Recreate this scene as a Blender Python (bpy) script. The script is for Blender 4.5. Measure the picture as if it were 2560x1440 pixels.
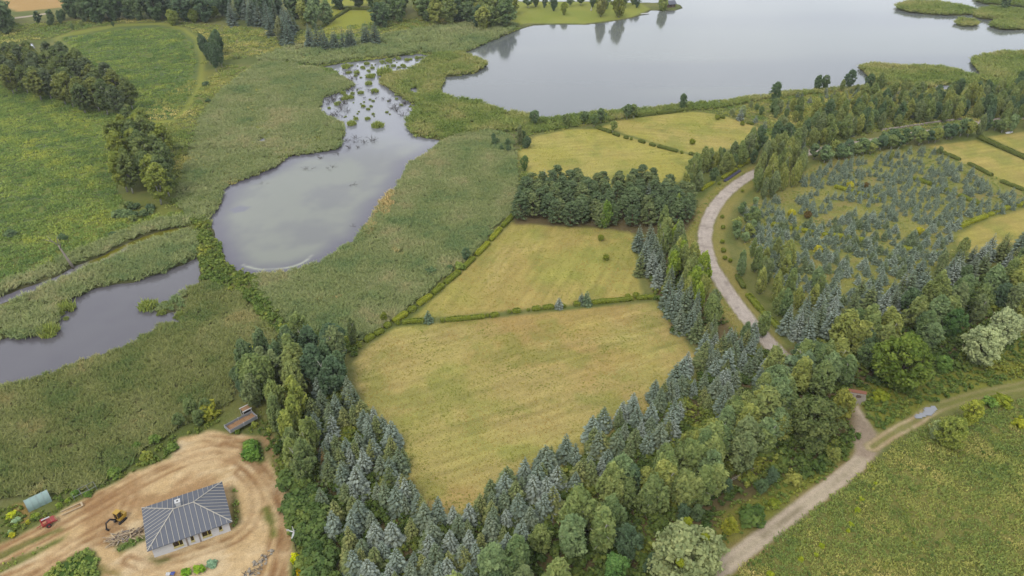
import bpy, math, random
import numpy as np
from mathutils import Vector, Matrix

for _o in list(bpy.data.objects):
    bpy.data.objects.remove(_o, do_unlink=True)
scene = bpy.context.scene
R = math.radians

# ------------------------------------------------------------------ camera
CAM_H, PITCH, HFOV = 110.0, 32.0, 68.0
cam_data = bpy.data.cameras.new('camera')
cam_data.sensor_width = 36.0
cam_data.lens = 18.0 / math.tan(R(HFOV / 2))
cam_data.clip_start = 1.0
cam_data.clip_end = 8000.0
cam = bpy.data.objects.new('camera', cam_data)
scene.collection.objects.link(cam)
cam.location = (0, 0, CAM_H)
cam.rotation_euler = (R(90 - PITCH), 0, 0)
scene.camera = cam

# ------------------------------------------------------------------ sky, sun, exposure
SUN_EL, SUN_AZ = 52.0, 205.0          # azimuth clockwise from +Y (view direction)
world = bpy.data.worlds.new('World'); scene.world = world; world.use_nodes = True
wn, wl = world.node_tree.nodes, world.node_tree.links
bg = wn['Background']
sky = wn.new('ShaderNodeTexSky'); sky.sky_type = 'NISHITA'; sky.sun_disc = False
sky.sun_elevation = R(SUN_EL); sky.sun_rotation = R(SUN_AZ)
sky.air_density = 1.0; sky.dust_density = 3.0; sky.ozone_density = 1.0
tcw = wn.new('ShaderNodeTexCoord'); mpw = wn.new('ShaderNodeMapping')
mpw.inputs['Scale'].default_value = (1.0, 1.0, 2.6)
cln = wn.new('ShaderNodeTexNoise'); cln.inputs['Scale'].default_value = 2.3
cln.inputs['Detail'].default_value = 5.0; cln.inputs['Roughness'].default_value = 0.55
clr = wn.new('ShaderNodeValToRGB')
clr.color_ramp.elements[0].position = 0.32; clr.color_ramp.elements[0].color = (5.6, 6.0, 6.7, 1)
clr.color_ramp.elements[1].position = 0.68; clr.color_ramp.elements[1].color = (8.6, 8.8, 9.2, 1)
cmx = wn.new('ShaderNodeMix'); cmx.data_type = 'RGBA'; cmx.inputs[0].default_value = 0.86
wl.new(tcw.outputs['Generated'], mpw.inputs['Vector']); wl.new(mpw.outputs[0], cln.inputs['Vector'])
wl.new(cln.outputs['Fac'], clr.inputs[0])
wl.new(sky.outputs[0], cmx.inputs[6]); wl.new(clr.outputs[0], cmx.inputs[7])
wl.new(cmx.outputs[2], bg.inputs['Color'])
bg.inputs['Strength'].default_value = 0.115
sun_d = bpy.data.lights.new('sun', 'SUN'); sun_d.energy = 1.2; sun_d.angle = R(16); sun_d.color = (1.0, 0.95, 0.86)
sun = bpy.data.objects.new('sun', sun_d); scene.collection.objects.link(sun)
_sd = Vector((math.sin(R(SUN_AZ)) * math.cos(R(SUN_EL)), math.cos(R(SUN_AZ)) * math.cos(R(SUN_EL)), math.sin(R(SUN_EL))))
sun.rotation_euler = (-_sd).to_track_quat('-Z', 'Y').to_euler()
sun.location = (0, 0, 300)
vs = scene.view_settings
vs.view_transform = 'Standard'; vs.look = 'None'; vs.gamma = 1.0; vs.use_curve_mapping = False
vs.exposure = 1.05
scene.render.engine = 'CYCLES'
scene.cycles.max_bounces = 6
scene.cycles.diffuse_bounces = 4
scene.cycles.transmission_bounces = 3

# ------------------------------------------------------------------ helpers
rng = np.random.default_rng(11)
random.seed(5)
COL = scene.collection
FPX = 1280 / math.tan(R(HFOV / 2))
_c, _s = math.cos(R(PITCH)), math.sin(R(PITCH))

def P(px, py, z=0.0):
    """where the ray through a photo pixel meets the level plane at height z"""
    x, y = (px - 1280) / FPX, (py - 720) / FPX
    dx, dy, dz = x, _c - y * _s, -_s - y * _c
    k = (z - CAM_H) / dz
    return (dx * k, dy * k)

def PP(pts, z=0.0):
    return np.array([P(a, b, z) for a, b in pts])

def lin(c):
    c = np.asarray(c, float) / 255.0
    return np.where(c <= 0.04045, c / 12.92, ((c + 0.055) / 1.055) ** 2.4)

K = 0.42
def C(r, g, b, k=1.0):
    v = lin((r, g, b)) * K * k
    return (float(v[0]), float(v[1]), float(v[2]), 1.0)

def _hash(ix, iy, seed):
    h = (ix.astype(np.int64) * 374761393 + iy.astype(np.int64) * 668265263 + seed * 1442695041) & 0x7fffffff
    h = ((h ^ (h >> 13)) * 1274126177) & 0x7fffffff
    h = h ^ (h >> 16)
    return (h & 0xffff) / 65535.0

def vnoise(x, y, seed=0):
    ix, iy = np.floor(x), np.floor(y)
    fx, fy = x - ix, y - iy
    fx = fx * fx * (3 - 2 * fx); fy = fy * fy * (3 - 2 * fy)
    ix = ix.astype(np.int64); iy = iy.astype(np.int64)
    a, b = _hash(ix, iy, seed), _hash(ix + 1, iy, seed)
    c, d = _hash(ix, iy + 1, seed), _hash(ix + 1, iy + 1, seed)
    return (a + (b - a) * fx) * (1 - fy) + (c + (d - c) * fx) * fy

def fbm(x, y, scale, seed=0, octv=3, ang=0.0, stretch=1.0):
    if ang or stretch != 1.0:
        ca, sa = math.cos(ang), math.sin(ang)
        x, y = (x * ca + y * sa) / stretch, (-x * sa + y * ca)
    s, amp, tot = 0.0, 1.0, 0.0
    f = 1.0 / scale
    for o in range(octv):
        s = s + amp * vnoise(x * f, y * f, seed + o * 17); tot += amp
        amp *= 0.55; f *= 2.1
    return s / tot

def smooth(e0, e1, x):
    t = np.clip((x - e0) / (e1 - e0), 0, 1)
    return t * t * (3 - 2 * t)

def sdf(poly, x, y):
    """signed distance to a closed polygon, negative inside"""
    poly = np.asarray(poly)
    n = len(poly)
    d2 = np.full(x.shape, 1e18); inside = np.zeros(x.shape, bool)
    for i in range(n):
        x0, y0 = poly[i]; x1, y1 = poly[(i + 1) % n]
        ex, ey = x1 - x0, y1 - y0
        wx, wy = x - x0, y - y0
        t = np.clip((wx * ex + wy * ey) / (ex * ex + ey * ey + 1e-12), 0, 1)
        d2 = np.minimum(d2, (wx - ex * t) ** 2 + (wy - ey * t) ** 2)
        c = ((y0 <= y) & (y1 > y)) | ((y1 <= y) & (y0 > y))
        if abs(ey) > 1e-9:
            inside ^= c & (x < x0 + (y - y0) * ex / ey)
    return np.sqrt(d2) * np.where(inside, -1, 1)

def pdist(line, x, y):
    """distance to an open polyline, and the signed side offset"""
    line = np.asarray(line)
    d2 = np.full(x.shape, 1e18); sg = np.zeros(x.shape)
    for i in range(len(line) - 1):
        x0, y0 = line[i]; x1, y1 = line[i + 1]
        ex, ey = x1 - x0, y1 - y0
        wx, wy = x - x0, y - y0
        t = np.clip((wx * ex + wy * ey) / (ex * ex + ey * ey + 1e-12), 0, 1)
        d = (wx - ex * t) ** 2 + (wy - ey * t) ** 2
        m = d < d2
        d2 = np.where(m, d, d2)
        sg = np.where(m, np.sign(ex * wy - ey * wx), sg)
    return np.sqrt(d2), sg

def curve(pts, n=8):
    """Catmull-Rom through points"""
    p = np.asarray(pts, float)
    p = np.vstack([2 * p[0] - p[1], p, 2 * p[-1] - p[-2]])
    out = []
    for i in range(1, len(p) - 2):
        for t in np.linspace(0, 1, n, endpoint=False):
            a, b, c, d = p[i - 1], p[i], p[i + 1], p[i + 2]
            out.append(0.5 * ((2 * b) + (-a + c) * t + (2 * a - 5 * b + 4 * c - d) * t * t + (-a + 3 * b - 3 * c + d) * t ** 3))
    out.append(p[-2])
    return np.array(out)

def tag(o, label=None, cat=None, group=None, kind=None):
    if label: o['label'] = label
    if cat: o['category'] = cat
    if group: o['group'] = group
    if kind: o['kind'] = kind
    return o

def mesh_np(name, v, f, mat=None, smooth_sh=False, attrs=None, colattr=None):
    """f: (n,3) or (n,4) array"""
    v = np.asarray(v, np.float32); f = np.asarray(f, np.int32)
    me = bpy.data.meshes.new(name)
    k = f.shape[1]
    me.vertices.add(len(v)); me.vertices.foreach_set('co', v.ravel())
    me.loops.add(f.size); me.loops.foreach_set('vertex_index', f.ravel())
    me.polygons.add(len(f)); me.polygons.foreach_set('loop_start', np.arange(0, f.size, k, dtype=np.int32))
    if smooth_sh:
        me.polygons.foreach_set('use_smooth', np.ones(len(f), bool))
    if attrs:
        for nm, (dom, arr) in attrs.items():
            a = me.attributes.new(nm, 'FLOAT', dom); a.data.foreach_set('value', np.asarray(arr, np.float32).ravel())
    if colattr is not None:
        a = me.attributes.new('paint', 'FLOAT_COLOR', 'POINT')
        cc = np.ones((len(v), 4), np.float32); cc[:, :3] = colattr
        a.data.foreach_set('color', cc.ravel())
    if mat: me.materials.append(mat)
    me.update(calc_edges=True); me.validate()
    return me

class MB:
    """collects boxes, tubes and free faces; build() links them as ONE mesh object"""
    def __init__(s): s.v = []; s.f = []
    def add(s, v, f):
        b = len(s.v); s.v += [tuple(map(float, p)) for p in v]; s.f += [tuple(i + b for i in q) for q in f]; return s
    def box(s, c, d, rz=0.0, M=None):
        hx, hy, hz = d[0] / 2, d[1] / 2, d[2] / 2
        m = M or (Matrix.Translation(c) @ Matrix.Rotation(rz, 4, 'Z'))
        vv = [m @ Vector((x * hx, y * hy, z * hz)) for z in (-1, 1) for x, y in ((-1, -1), (1, -1), (1, 1), (-1, 1))]
        return s.add(vv, [(0, 3, 2, 1), (4, 5, 6, 7), (0, 1, 5, 4), (1, 2, 6, 5), (2, 3, 7, 6), (3, 0, 4, 7)])
    def beam(s, a, b, w, h):
        a, b = Vector(a), Vector(b); d = b - a
        q = d.to_track_quat('X', 'Z').to_matrix().to_4x4()
        m = Matrix.Translation((a + b) / 2) @ q
        return s.box(None, (d.length, w, h), M=m)
    def tube(s, pts, radii, n=6, cap=True):
        pts = [Vector(p) for p in pts]; vv = []; ff = []
        for i, p in enumerate(pts):
            d = (pts[min(i + 1, len(pts) - 1)] - pts[max(i - 1, 0)]).normalized()
            u = d.orthogonal().normalized(); w = d.cross(u)
            r = radii[i] if hasattr(radii, '__len__') else radii
            for k in range(n):
                a = 2 * math.pi * k / n
                vv.append(p + (u * math.cos(a) + w * math.sin(a)) * r)
        for i in range(len(pts) - 1):
            for k in range(n):
                ff.append((i * n + k, i * n + (k + 1) % n, (i + 1) * n + (k + 1) % n, (i + 1) * n + k))
        if cap:
            ff.append(tuple(range(n))[::-1]); ff.append(tuple((len(pts) - 1) * n + k for k in range(n)))
        return s.add(vv, ff)
    def mesh(s, name, mat=None, sm=False):
        me = bpy.data.meshes.new(name); me.from_pydata(s.v, [], s.f); me.update()
        if mat: me.materials.append(mat)
        if sm: me.polygons.foreach_set('use_smooth', np.ones(len(me.polygons), bool))
        return me
    def build(s, name, mat=None, parent=None, sm=False, bevel=0.0):
        o = bpy.data.objects.new(name, s.mesh(name, mat, sm)); COL.objects.link(o)
        if parent: o.parent = parent
        if bevel:
            b = o.modifiers.new('bevel', 'BEVEL'); b.width = bevel; b.segments = 2; b.limit_method = 'ANGLE'
        return o

def empty(name, loc, rz=0.0):
    o = bpy.data.objects.new(name, None); COL.objects.link(o)
    o.location = loc; o.rotation_euler = (0, 0, rz); o.empty_display_size = 0.5
    return o

def link(name, me, parent=None, loc=(0, 0, 0), rz=0.0, scale=1.0):
    o = bpy.data.objects.new(name, me); COL.objects.link(o); o.parent = parent
    o.location = loc; o.rotation_euler = (0, 0, rz)
    o.scale = (scale,) * 3 if not hasattr(scale, '__len__') else scale
    return o

# ------------------------------------------------------------------ materials
def newmat(name):
    m = bpy.data.materials.new(name); m.use_nodes = True
    n, l = m.node_tree.nodes, m.node_tree.links
    return m, n, l, n['Principled BSDF']

def plain(name, col, rough=0.7, var=0.12, scale=6.0, metal=0.0, bump=0.0, spec=0.3):
    m, n, l, b = newmat(name)
    tc = n.new('ShaderNodeTexCoord'); nz = n.new('ShaderNodeTexNoise')
    nz.inputs['Scale'].default_value = scale; nz.inputs['Detail'].default_value = 4
    l.new(tc.outputs['Object'], nz.inputs['Vector'])
    mx = n.new('ShaderNodeMix'); mx.data_type = 'RGBA'
    c = np.array(col[:3])
    mx.inputs[6].default_value = (*np.clip(c * (1 - var * 2), 0, 1), 1); mx.inputs[7].default_value = (*np.clip(c * (1 + var * 2), 0, 1), 1)
    l.new(nz.outputs['Fac'], mx.inputs[0]); l.new(mx.outputs[2], b.inputs['Base Color'])
    b.inputs['Roughness'].default_value = rough; b.inputs['Metallic'].default_value = metal
    b.inputs['Specular IOR Level'].default_value = spec
    if bump:
        bp = n.new('ShaderNodeBump'); bp.inputs['Strength'].default_value = bump; bp.inputs['Distance'].default_value = 0.05
        l.new(nz.outputs['Fac'], bp.inputs['Height']); l.new(bp.outputs[0], b.inputs['Normal'])
    return m

def ground_mat():
    m, n, l, b = newmat('ground_surface')
    at = n.new('ShaderNodeAttribute'); at.attribute_name = 'paint'
    ge = n.new('ShaderNodeNewGeometry')
    a = n.new('ShaderNodeTexNoise'); a.inputs['Scale'].default_value = 1.1; a.inputs['Detail'].default_value = 6; a.inputs['Roughness'].default_value = 0.7
    l.new(ge.outputs['Position'], a.inputs['Vector'])
    c = n.new('ShaderNodeTexNoise'); c.inputs['Scale'].default_value = 4.5; c.inputs['Detail'].default_value = 3
    l.new(ge.outputs['Position'], c.inputs['Vector'])
    ad = n.new('ShaderNodeMath'); ad.operation = 'ADD'
    l.new(a.outputs['Fac'], ad.inputs[0]); l.new(c.outputs['Fac'], ad.inputs[1])
    mr = n.new('ShaderNodeMapRange'); mr.inputs['From Min'].default_value = 0.65; mr.inputs['From Max'].default_value = 1.35
    mr.inputs['To Min'].default_value = 0.74; mr.inputs['To Max'].default_value = 1.26
    l.new(ad.outputs[0], mr.inputs['Value'])
    mul = n.new('ShaderNodeVectorMath'); mul.operation = 'SCALE'
    l.new(at.outputs['Color'], mul.inputs[0]); l.new(mr.outputs[0], mul.inputs['Scale'])
    l.new(mul.outputs[0], b.inputs['Base Color'])
    b.inputs['Roughness'].default_value = 0.95; b.inputs['Specular IOR Level'].default_value = 0.1
    bp = n.new('ShaderNodeBump'); bp.inputs['Strength'].default_value = 0.55; bp.inputs['Distance'].default_value = 0.22
    l.new(ad.outputs[0], bp.inputs['Height']); l.new(bp.outputs[0], b.inputs['Normal'])
    return m

def water_mat(name, rough, bump):
    m, n, l, b = newmat(name)
    at = n.new('ShaderNodeAttribute'); at.attribute_name = 'paint'
    l.new(at.outputs['Color'], b.inputs['Base Color'])
    b.inputs['Roughness'].default_value = rough; b.inputs['IOR'].default_value = 1.333
    b.inputs['Specular IOR Level'].default_value = 0.5
    ge = n.new('ShaderNodeNewGeometry')
    mp = n.new('ShaderNodeMapping'); mp.inputs['Scale'].default_value = (0.35, 1.2, 1); l.new(ge.outputs['Position'], mp.inputs['Vector'])
    nz = n.new('ShaderNodeTexNoise'); nz.inputs['Scale'].default_value = 0.6; nz.inputs['Detail'].default_value = 3
    l.new(mp.outputs[0], nz.inputs['Vector'])
    bp = n.new('ShaderNodeBump'); bp.inputs['Strength'].default_value = bump; bp.inputs['Distance'].default_value = 0.03
    l.new(nz.outputs['Fac'], bp.inputs['Height']); l.new(bp.outputs[0], b.inputs['Normal'])
    return m

def leaf_mat(name, second=None, trans=0.42, instancer=False, ramp=None, lo=0.72, hi=1.3):
    """foliage: object colour (or a ramp over an instance tint) varied leaf by leaf"""
    m = bpy.data.materials.new(name); m.use_nodes = True
    n, l = m.node_tree.nodes, m.node_tree.links
    n.remove(n['Principled BSDF']); out = n['Material Output']
    tint = n.new('ShaderNodeAttribute'); tint.attribute_name = 'tint'
    if ramp:
        it = n.new('ShaderNodeAttribute'); it.attribute_type = 'INSTANCER'; it.attribute_name = 'tuft_tint'
        rp = n.new('ShaderNodeValToRGB'); el = rp.color_ramp.elements
        el[0].position = ramp[0][0]; el[0].color = ramp[0][1]
        el[1].position = ramp[-1][0]; el[1].color = ramp[-1][1]
        for pos, c in ramp[1:-1]:
            e = el.new(pos); e.color = c
        l.new(it.outputs['Fac'], rp.inputs[0]); base = rp.outputs[0]
    else:
        oi = n.new('ShaderNodeObjectInfo'); base = oi.outputs['Color']
        if second is not None:
            tp = n.new('ShaderNodeAttribute'); tp.attribute_name = 'tip'
            mx = n.new('ShaderNodeMix'); mx.data_type = 'RGBA'
            mx.inputs[6].default_value = second
            l.new(tp.outputs['Fac'], mx.inputs[0]); l.new(base, mx.inputs[7]); base = mx.outputs[2]
    mr = n.new('ShaderNodeMapRange'); mr.inputs['To Min'].default_value = lo; mr.inputs['To Max'].default_value = hi
    l.new(tint.outputs['Fac'], mr.inputs['Value'])
    hs = n.new('ShaderNodeHueSaturation')
    hr = n.new('ShaderNodeMapRange'); hr.inputs['To Min'].default_value = 0.515; hr.inputs['To Max'].default_value = 0.485
    l.new(tint.outputs['Fac'], hr.inputs['Value']); l.new(hr.outputs[0], hs.inputs['Hue'])
    l.new(mr.outputs[0], hs.inputs['Value']); l.new(base, hs.inputs['Color'])
    d = n.new('ShaderNodeBsdfDiffuse'); t = n.new('ShaderNodeBsdfTranslucent'); ms = n.new('ShaderNodeMixShader')
    ms.inputs[0].default_value = trans
    l.new(hs.outputs[0], d.inputs['Color']); l.new(hs.outputs[0], t.inputs['Color'])
    l.new(d.outputs[0], ms.inputs[1]); l.new(t.outputs[0], ms.inputs[2]); l.new(ms.outputs[0], out.inputs['Surface'])
    return m

MG = ground_mat()
M_LAKE = water_mat('lake_water', 0.10, 0.25)
M_POND = water_mat('pond_water', 0.06, 0.10)
M_BARK = plain('bark', C(95, 82, 68), 0.95, 0.2, 3, bump=0.5)
M_PINEBARK = plain('pine_bark', C(140, 100, 75), 0.95, 0.2, 3, bump=0.5)
M_DEAD = plain('dead_wood', C(165, 155, 140), 0.9, 0.15, 4)
M_SNAG = plain('wet_dead_wood', C(92, 84, 80), 0.9, 0.2, 4)
def birch_bark():
    m, n, l, b = newmat('birch_bark')
    tc = n.new('ShaderNodeTexCoord'); mp = n.new('ShaderNodeMapping'); mp.inputs['Scale'].default_value = (2, 2, 7)
    nz = n.new('ShaderNodeTexNoise'); nz.inputs['Scale'].default_value = 1.0; nz.inputs['Detail'].default_value = 3
    rp = n.new('ShaderNodeValToRGB'); rp.color_ramp.elements[0].position = 0.36; rp.color_ramp.elements[0].color = C(70, 66, 60)
    rp.color_ramp.elements[1].position = 0.46; rp.color_ramp.elements[1].color = C(215, 210, 200)
    l.new(tc.outputs['Object'], mp.inputs[0]); l.new(mp.outputs[0], nz.inputs['Vector']); l.new(nz.outputs['Fac'], rp.inputs[0])
    l.new(rp.outputs[0], b.inputs['Base Color']); b.inputs['Roughness'].default_value = 0.85
    return m
M_BIRCH = birch_bark()
M_LEAF = leaf_mat('leaves')
M_SPRUCE = leaf_mat('spruce_needles', second=C(84, 90, 54, 1.6), trans=0.15)  # second: olive of older needles, darkened to paint shade in gaps between boughs
M_PINE = leaf_mat('pine_needles', trans=0.15)

# ================================================================== the land: one continuous grid, split into fields, roads and meadow
def axis(parts):
    out = []
    for a, b, d in parts:
        out.append(np.arange(a, b, d))
    return np.concatenate(out)
_xp = np.concatenate([np.arange(0, 100, .5), np.arange(100, 200, 1.0), np.arange(200, 420, 2.0), [420, 450, 500, 600, 900, 1600, 3000]])
XS = np.concatenate([-_xp[:0:-1], _xp])
YS = np.concatenate([[-2000, -800, -300, -100, 0, 30, 50, 62], np.arange(70, 130, .45), np.arange(130, 200, .6), np.arange(200, 350, 1.0),
                     np.arange(350, 640, 2.0), [645, 670, 700, 740, 800, 900, 1100, 1500, 2200, 3500]])
GX, GY = np.meshgrid(XS, YS)
gx, gy = GX.ravel(), GY.ravel()
NXG, NYG = len(XS), len(YS)

def boxed_sdf(poly, pad=14.0, rough=0.0, seed=1, rscale=3.0):
    lo, hi = poly.min(0) - pad, poly.max(0) + pad
    idx = np.nonzero((gx > lo[0]) & (gx < hi[0]) & (gy > lo[1]) & (gy < hi[1]))[0]
    d = np.full(gx.shape, 99.0)
    d[idx] = sdf(poly, gx[idx], gy[idx])
    if rough:
        d[idx] += (fbm(gx[idx], gy[idx], rscale, seed, 3) - 0.5) * 2 * rough
    return d

# ---- water bodies (photo pixels of the shoreline)
LAKE = PP([(1160, 132), (1215, 108), (1262, 87), (1310, 69), (1335, 62), (1400, 60), (1460, 61), (1500, 57), (1540, 51), (1580, 44), (1612, 35),
           (1628, 25), (1660, 26), (1690, 25), (1708, 19), (1700, 10), (1660, 6), (1600, 6), (1500, 3), (1400, 3), (1300, 2), (1260, -6), (1240, -40),
           (1500, -105), (2000, -120), (2500, -110), (2760, -60), (2760, 40), (2800, 90), (2700, 120),
           (2560, 130), (2500, 132), (2440, 140), (2425, 152), (2440, 172), (2455, 195), (2436, 190), (2400, 178), (2330, 166), (2230, 164), (2170, 160), (2142, 166), (2160, 180),
           (2175, 196), (2150, 216), (2050, 224), (1960, 232), (1900, 240), (1800, 253), (1700, 264), (1650, 268), (1560, 275), (1480, 283), (1400, 294),
           (1345, 296), (1300, 284), (1245, 274), (1200, 253), (1130, 247), (1100, 232), (1115, 192), (1180, 184), (1212, 168), (1217, 156), (1190, 146)])
POND = PP([(850, 158), (900, 152), (985, 143), (1010, 138), (1050, 134), (1085, 138), (1062, 152), (1045, 166), (1003, 182), (985, 176), (965, 190), (948, 203),
           (965, 216), (1000, 240), (1043, 264), (1020, 300), (1022, 330), (1048, 341), (1112, 350), (1062, 384), (1022, 405), (1004, 442), (988, 472), (952, 505), (930, 540), (905, 575), (893, 598), (858, 610), (825, 640),
           (775, 662), (722, 678), (650, 684), (600, 680), (570, 656), (540, 595), (522, 545), (550, 508), (562, 468), (600, 450), (655, 430), (692, 414), (722, 390),
           (790, 380), (846, 370), (862, 335), (856, 305), (822, 292), (798, 272), (808, 243), (848, 230), (886, 214), (878, 198), (850, 186), (835, 172), (808, 166)])
INLET = PP([(1018, 219), (1035, 218), (1055, 223), (1048, 233), (1040, 242), (1028, 234)])
LLP = PP([(490, 640), (465, 657), (400, 682), (330, 703), (240, 717), (212, 732), (176, 745), (150, 760), (150, 795), (120, 832), (60, 842), (30, 838), (-60, 860), (-260, 930),
          (-260, 1060), (0, 972), (60, 950), (130, 928), (200, 900), (300, 868), (380, 830), (402, 812), (450, 802), (462, 778), (430, 776), (400, 782), (372, 772), (362, 766), (420, 752), (470, 722), (500, 706), (498, 670)])
DITCH = PP([(-80, 775), (0, 740), (60, 718), (140, 690), (190, 662), (250, 640), (330, 600), (400, 576), (466, 565), (470, 573), (405, 590), (335, 614), (255, 655), (195, 678), (145, 702), (65, 733), (0, 757), (-80, 795)])
PUD1 = PP([(60, 112), (70, 107), (78, 108), (84, 118), (86, 124), (78, 121), (70, 117), (64, 117)])
PUD2 = PP([(176, 160), (182, 154), (194, 156), (200, 166), (222, 168), (232, 165), (230, 170), (205, 172), (190, 174), (180, 170)])
PUD3 = PP([(645, 352), (655, 344), (670, 343), (672, 350), (660, 357), (648, 356)])
INLET2 = PP([(2325, 214), (2345, 210), (2375, 214), (2368, 222), (2340, 219)])
PUDR = PP([(2288, 1044), (2296, 1037), (2308, 1034), (2316, 1023), (2334, 1018), (2337, 1024), (2328, 1036), (2312, 1040), (2300, 1046)])
ISLES = [PP([(2240, 14), (2265, 8), (2330, 6), (2400, 14), (2440, 26), (2446, 34), (2400, 38), (2330, 37), (2268, 30), (2244, 22)]),
         PP([(2440, 28), (2480, 20), (2560, 28), (2620, 40), (2620, 76), (2550, 74), (2500, 74), (2474, 66), (2490, 50), (2450, 46), (2430, 40)]),
         PP([(2389, 56), (2410, 50), (2432, 52), (2448, 60), (2435, 66), (2405, 66), (2391, 62)]),
         PP([(2438, -8), (2520, -4), (2600, 8), (2600, 22), (2530, 14), (2460, 10), (2440, 4)])]
wl_ = boxed_sdf(LAKE, 20, 0.5, 3)
for p in ISLES:
    wl_ = np.maximum(wl_, -boxed_sdf(p, 20, 0.5, 5))
bodies = {'lake': wl_, 'pond': boxed_sdf(POND, 14, 0.7, 7, 2.5), 'lagoon': np.minimum(boxed_sdf(LLP, 14, 0.9, 9, 2.5), 99), 'ditch': boxed_sdf(DITCH, 10, 0.35, 11, 2),
          'inlet': np.minimum(boxed_sdf(INLET), boxed_sdf(INLET2)), 'puddle': np.minimum(np.minimum(boxed_sdf(PUD1), boxed_sdf(PUD2)), boxed_sdf(PUD3)), 'rain_puddle': boxed_sdf(PUDR, 8, 0.15, 13, 1.5)}
WSD = np.full(gx.shape, 99.0)
for k_, d_ in bodies.items():
    if k_ != 'rain_puddle': WSD = np.minimum(WSD, d_)

gz = (fbm(gx, gy, 14, 40, 3) - 0.5) * 0.25
gz = gz * (1 - smooth(3.0, 0.0, WSD)) + (-1.1 - gz * 0) * smooth(0.7, -1.3, WSD)

# ---- paint
lin3 = lambda *c: lin(c)
paint = np.zeros((len(gx), 3))
n1 = fbm(gx, gy, 16, 1, 4)[:, None]; n2 = fbm(gx, gy, 4, 2, 3)[:, None]; n3 = fbm(gx, gy, 1.4, 3, 2)[:, None]
def mixc(a, b, t): return np.asarray(a) * (1 - t) + np.asarray(b) * t
paint[:] = mixc(lin3(112, 122, 62), lin3(134, 134, 76), smooth(0.35, 0.65, n1))
paint[:] = mixc(paint, lin3(98, 112, 52), 0.5 * smooth(0.5, 0.75, n2))

ZID = np.zeros(len(gx), int); ZONES = ['ground']; ZINFO = {'ground': ('rough green meadow and marsh ground between the ponds and fields', 'ground')}
def zone(name, label, cat, poly=None, d=None, ca=(0, 0, 0), cb=None, edge=0.8, rough=0.5, seed=1, fn=None, alpha=1.0, claim=True, nt=None):
    if d is None: d = boxed_sdf(poly, 12, rough, seed)
    m = d < edge * 1.5
    i = np.nonzero(m)[0]
    a = (1 - smooth(-edge, edge, d[i]))[:, None] * alpha
    t = n1[i] if nt is None else nt[i]
    col = mixc(lin3(*ca), lin3(*(cb or ca)), smooth(0.3, 0.7, t))
    if fn is not None: col = fn(i, col, d[i])
    paint[i] = paint[i] * (1 - a) + col * a
    if claim:
        ZONES.append(name); ZINFO[len(ZONES) - 1] = (name, label, cat)
        ZID[d < 0] = len(ZONES) - 1
    return d

# left meadows
def wavy(i, col, d):
    s = fbm(gx[i], gy[i], 2.2, 21, 3, ang=0.35, stretch=3.2)[:, None]; s2 = fbm(gx[i], gy[i], 7, 22, 3, ang=0.3, stretch=2.0)[:, None]
    col = mixc(col, lin3(90, 110, 70), 0.7 * smooth(0.45, 0.7, s))
    return mixc(col, lin3(142, 146, 54), 0.6 * smooth(0.5, 0.72, s2) * smooth(0.6, 0.35, s))
M2 = PP([(-60, 180), (60, 225), (200, 260), (300, 290), (290, 400), (300, 480), (330, 540), (200, 590), (100, 620), (-80, 660)])
zone('meadow', 'dark green wavy uncut meadow left of the tall tree clump', 'meadow', M2, ca=(116, 130, 76), cb=(130, 140, 72), edge=4, rough=3, seed=4, fn=wavy)
zone('x', '', '', PP([(120, 540), (300, 490), (480, 520), (500, 560), (400, 570), (250, 620), (100, 640), (40, 600)]), ca=(142, 146, 66), cb=(120, 130, 60), edge=4, rough=4, seed=5, claim=False, alpha=0.8)
M1 = PP([(146, 95), (200, 84), (300, 66), (400, 62), (450, 72), (488, 100), (500, 150), (494, 215), (460, 270), (430, 300), (360, 300), (300, 240), (250, 195), (200, 140)])
zone('mown_strip', 'pale mown strip circling the oval crop field', 'strip', PP([(136, 95), (180, 80), (300, 60), (410, 57), (465, 72), (500, 100), (512, 150), (506, 220), (470, 280), (425, 308), (380, 310), (300, 250), (240, 200), (190, 150)]), ca=(160, 162, 72), cb=(146, 152, 66), edge=1.5, seed=6)
zone('crop_field', 'oval green uncut crop field ringed by a pale mown strip', 'field', M1, ca=(104, 124, 66), cb=(118, 130, 62), edge=1.5, seed=7, fn=wavy)
dM1 = boxed_sdf(PP([(170, 100), (300, 78), (400, 72), (450, 85), (475, 110), (482, 150), (474, 210), (440, 260), (400, 285), (330, 270), (260, 200)]), 12, 0.5)
zone('x', '', '', d=np.abs(dM1) - 0.5, ca=(150, 156, 62), edge=0.8, claim=False, alpha=0.7)
zone('x', '', '', PP([(505, 180), (640, 170), (640, 200), (600, 215), (520, 260), (500, 270)]), ca=(150, 146, 62), cb=(124, 130, 66), edge=5, rough=4, seed=8, claim=False, alpha=0.7)
# marsh under the reeds: pale green-brown litter
MARSH = [PP([(1112, 352), (1005, 448), (905, 580), (720, 690), (640, 700), (720, 815), (890, 845), (1285, 520), (1285, 380), (1330, 320), (1250, 290)]),
         PP([(525, 530), (560, 460), (690, 400), (850, 355), (790, 250), (880, 205), (760, 150), (600, 180), (480, 300), (440, 520)]),
         PP([(0, 975), (300, 872), (400, 812), (470, 715), (600, 730), (690, 840), (575, 1000), (400, 1090), (250, 1215), (-80, 1270)])]
for q_, p in enumerate(MARSH):
    zone('x', '', '', p, ca=(112, 118, 72), cb=(128, 126, 82), edge=2.5, rough=1.5, seed=30 + q_, claim=False)

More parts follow.
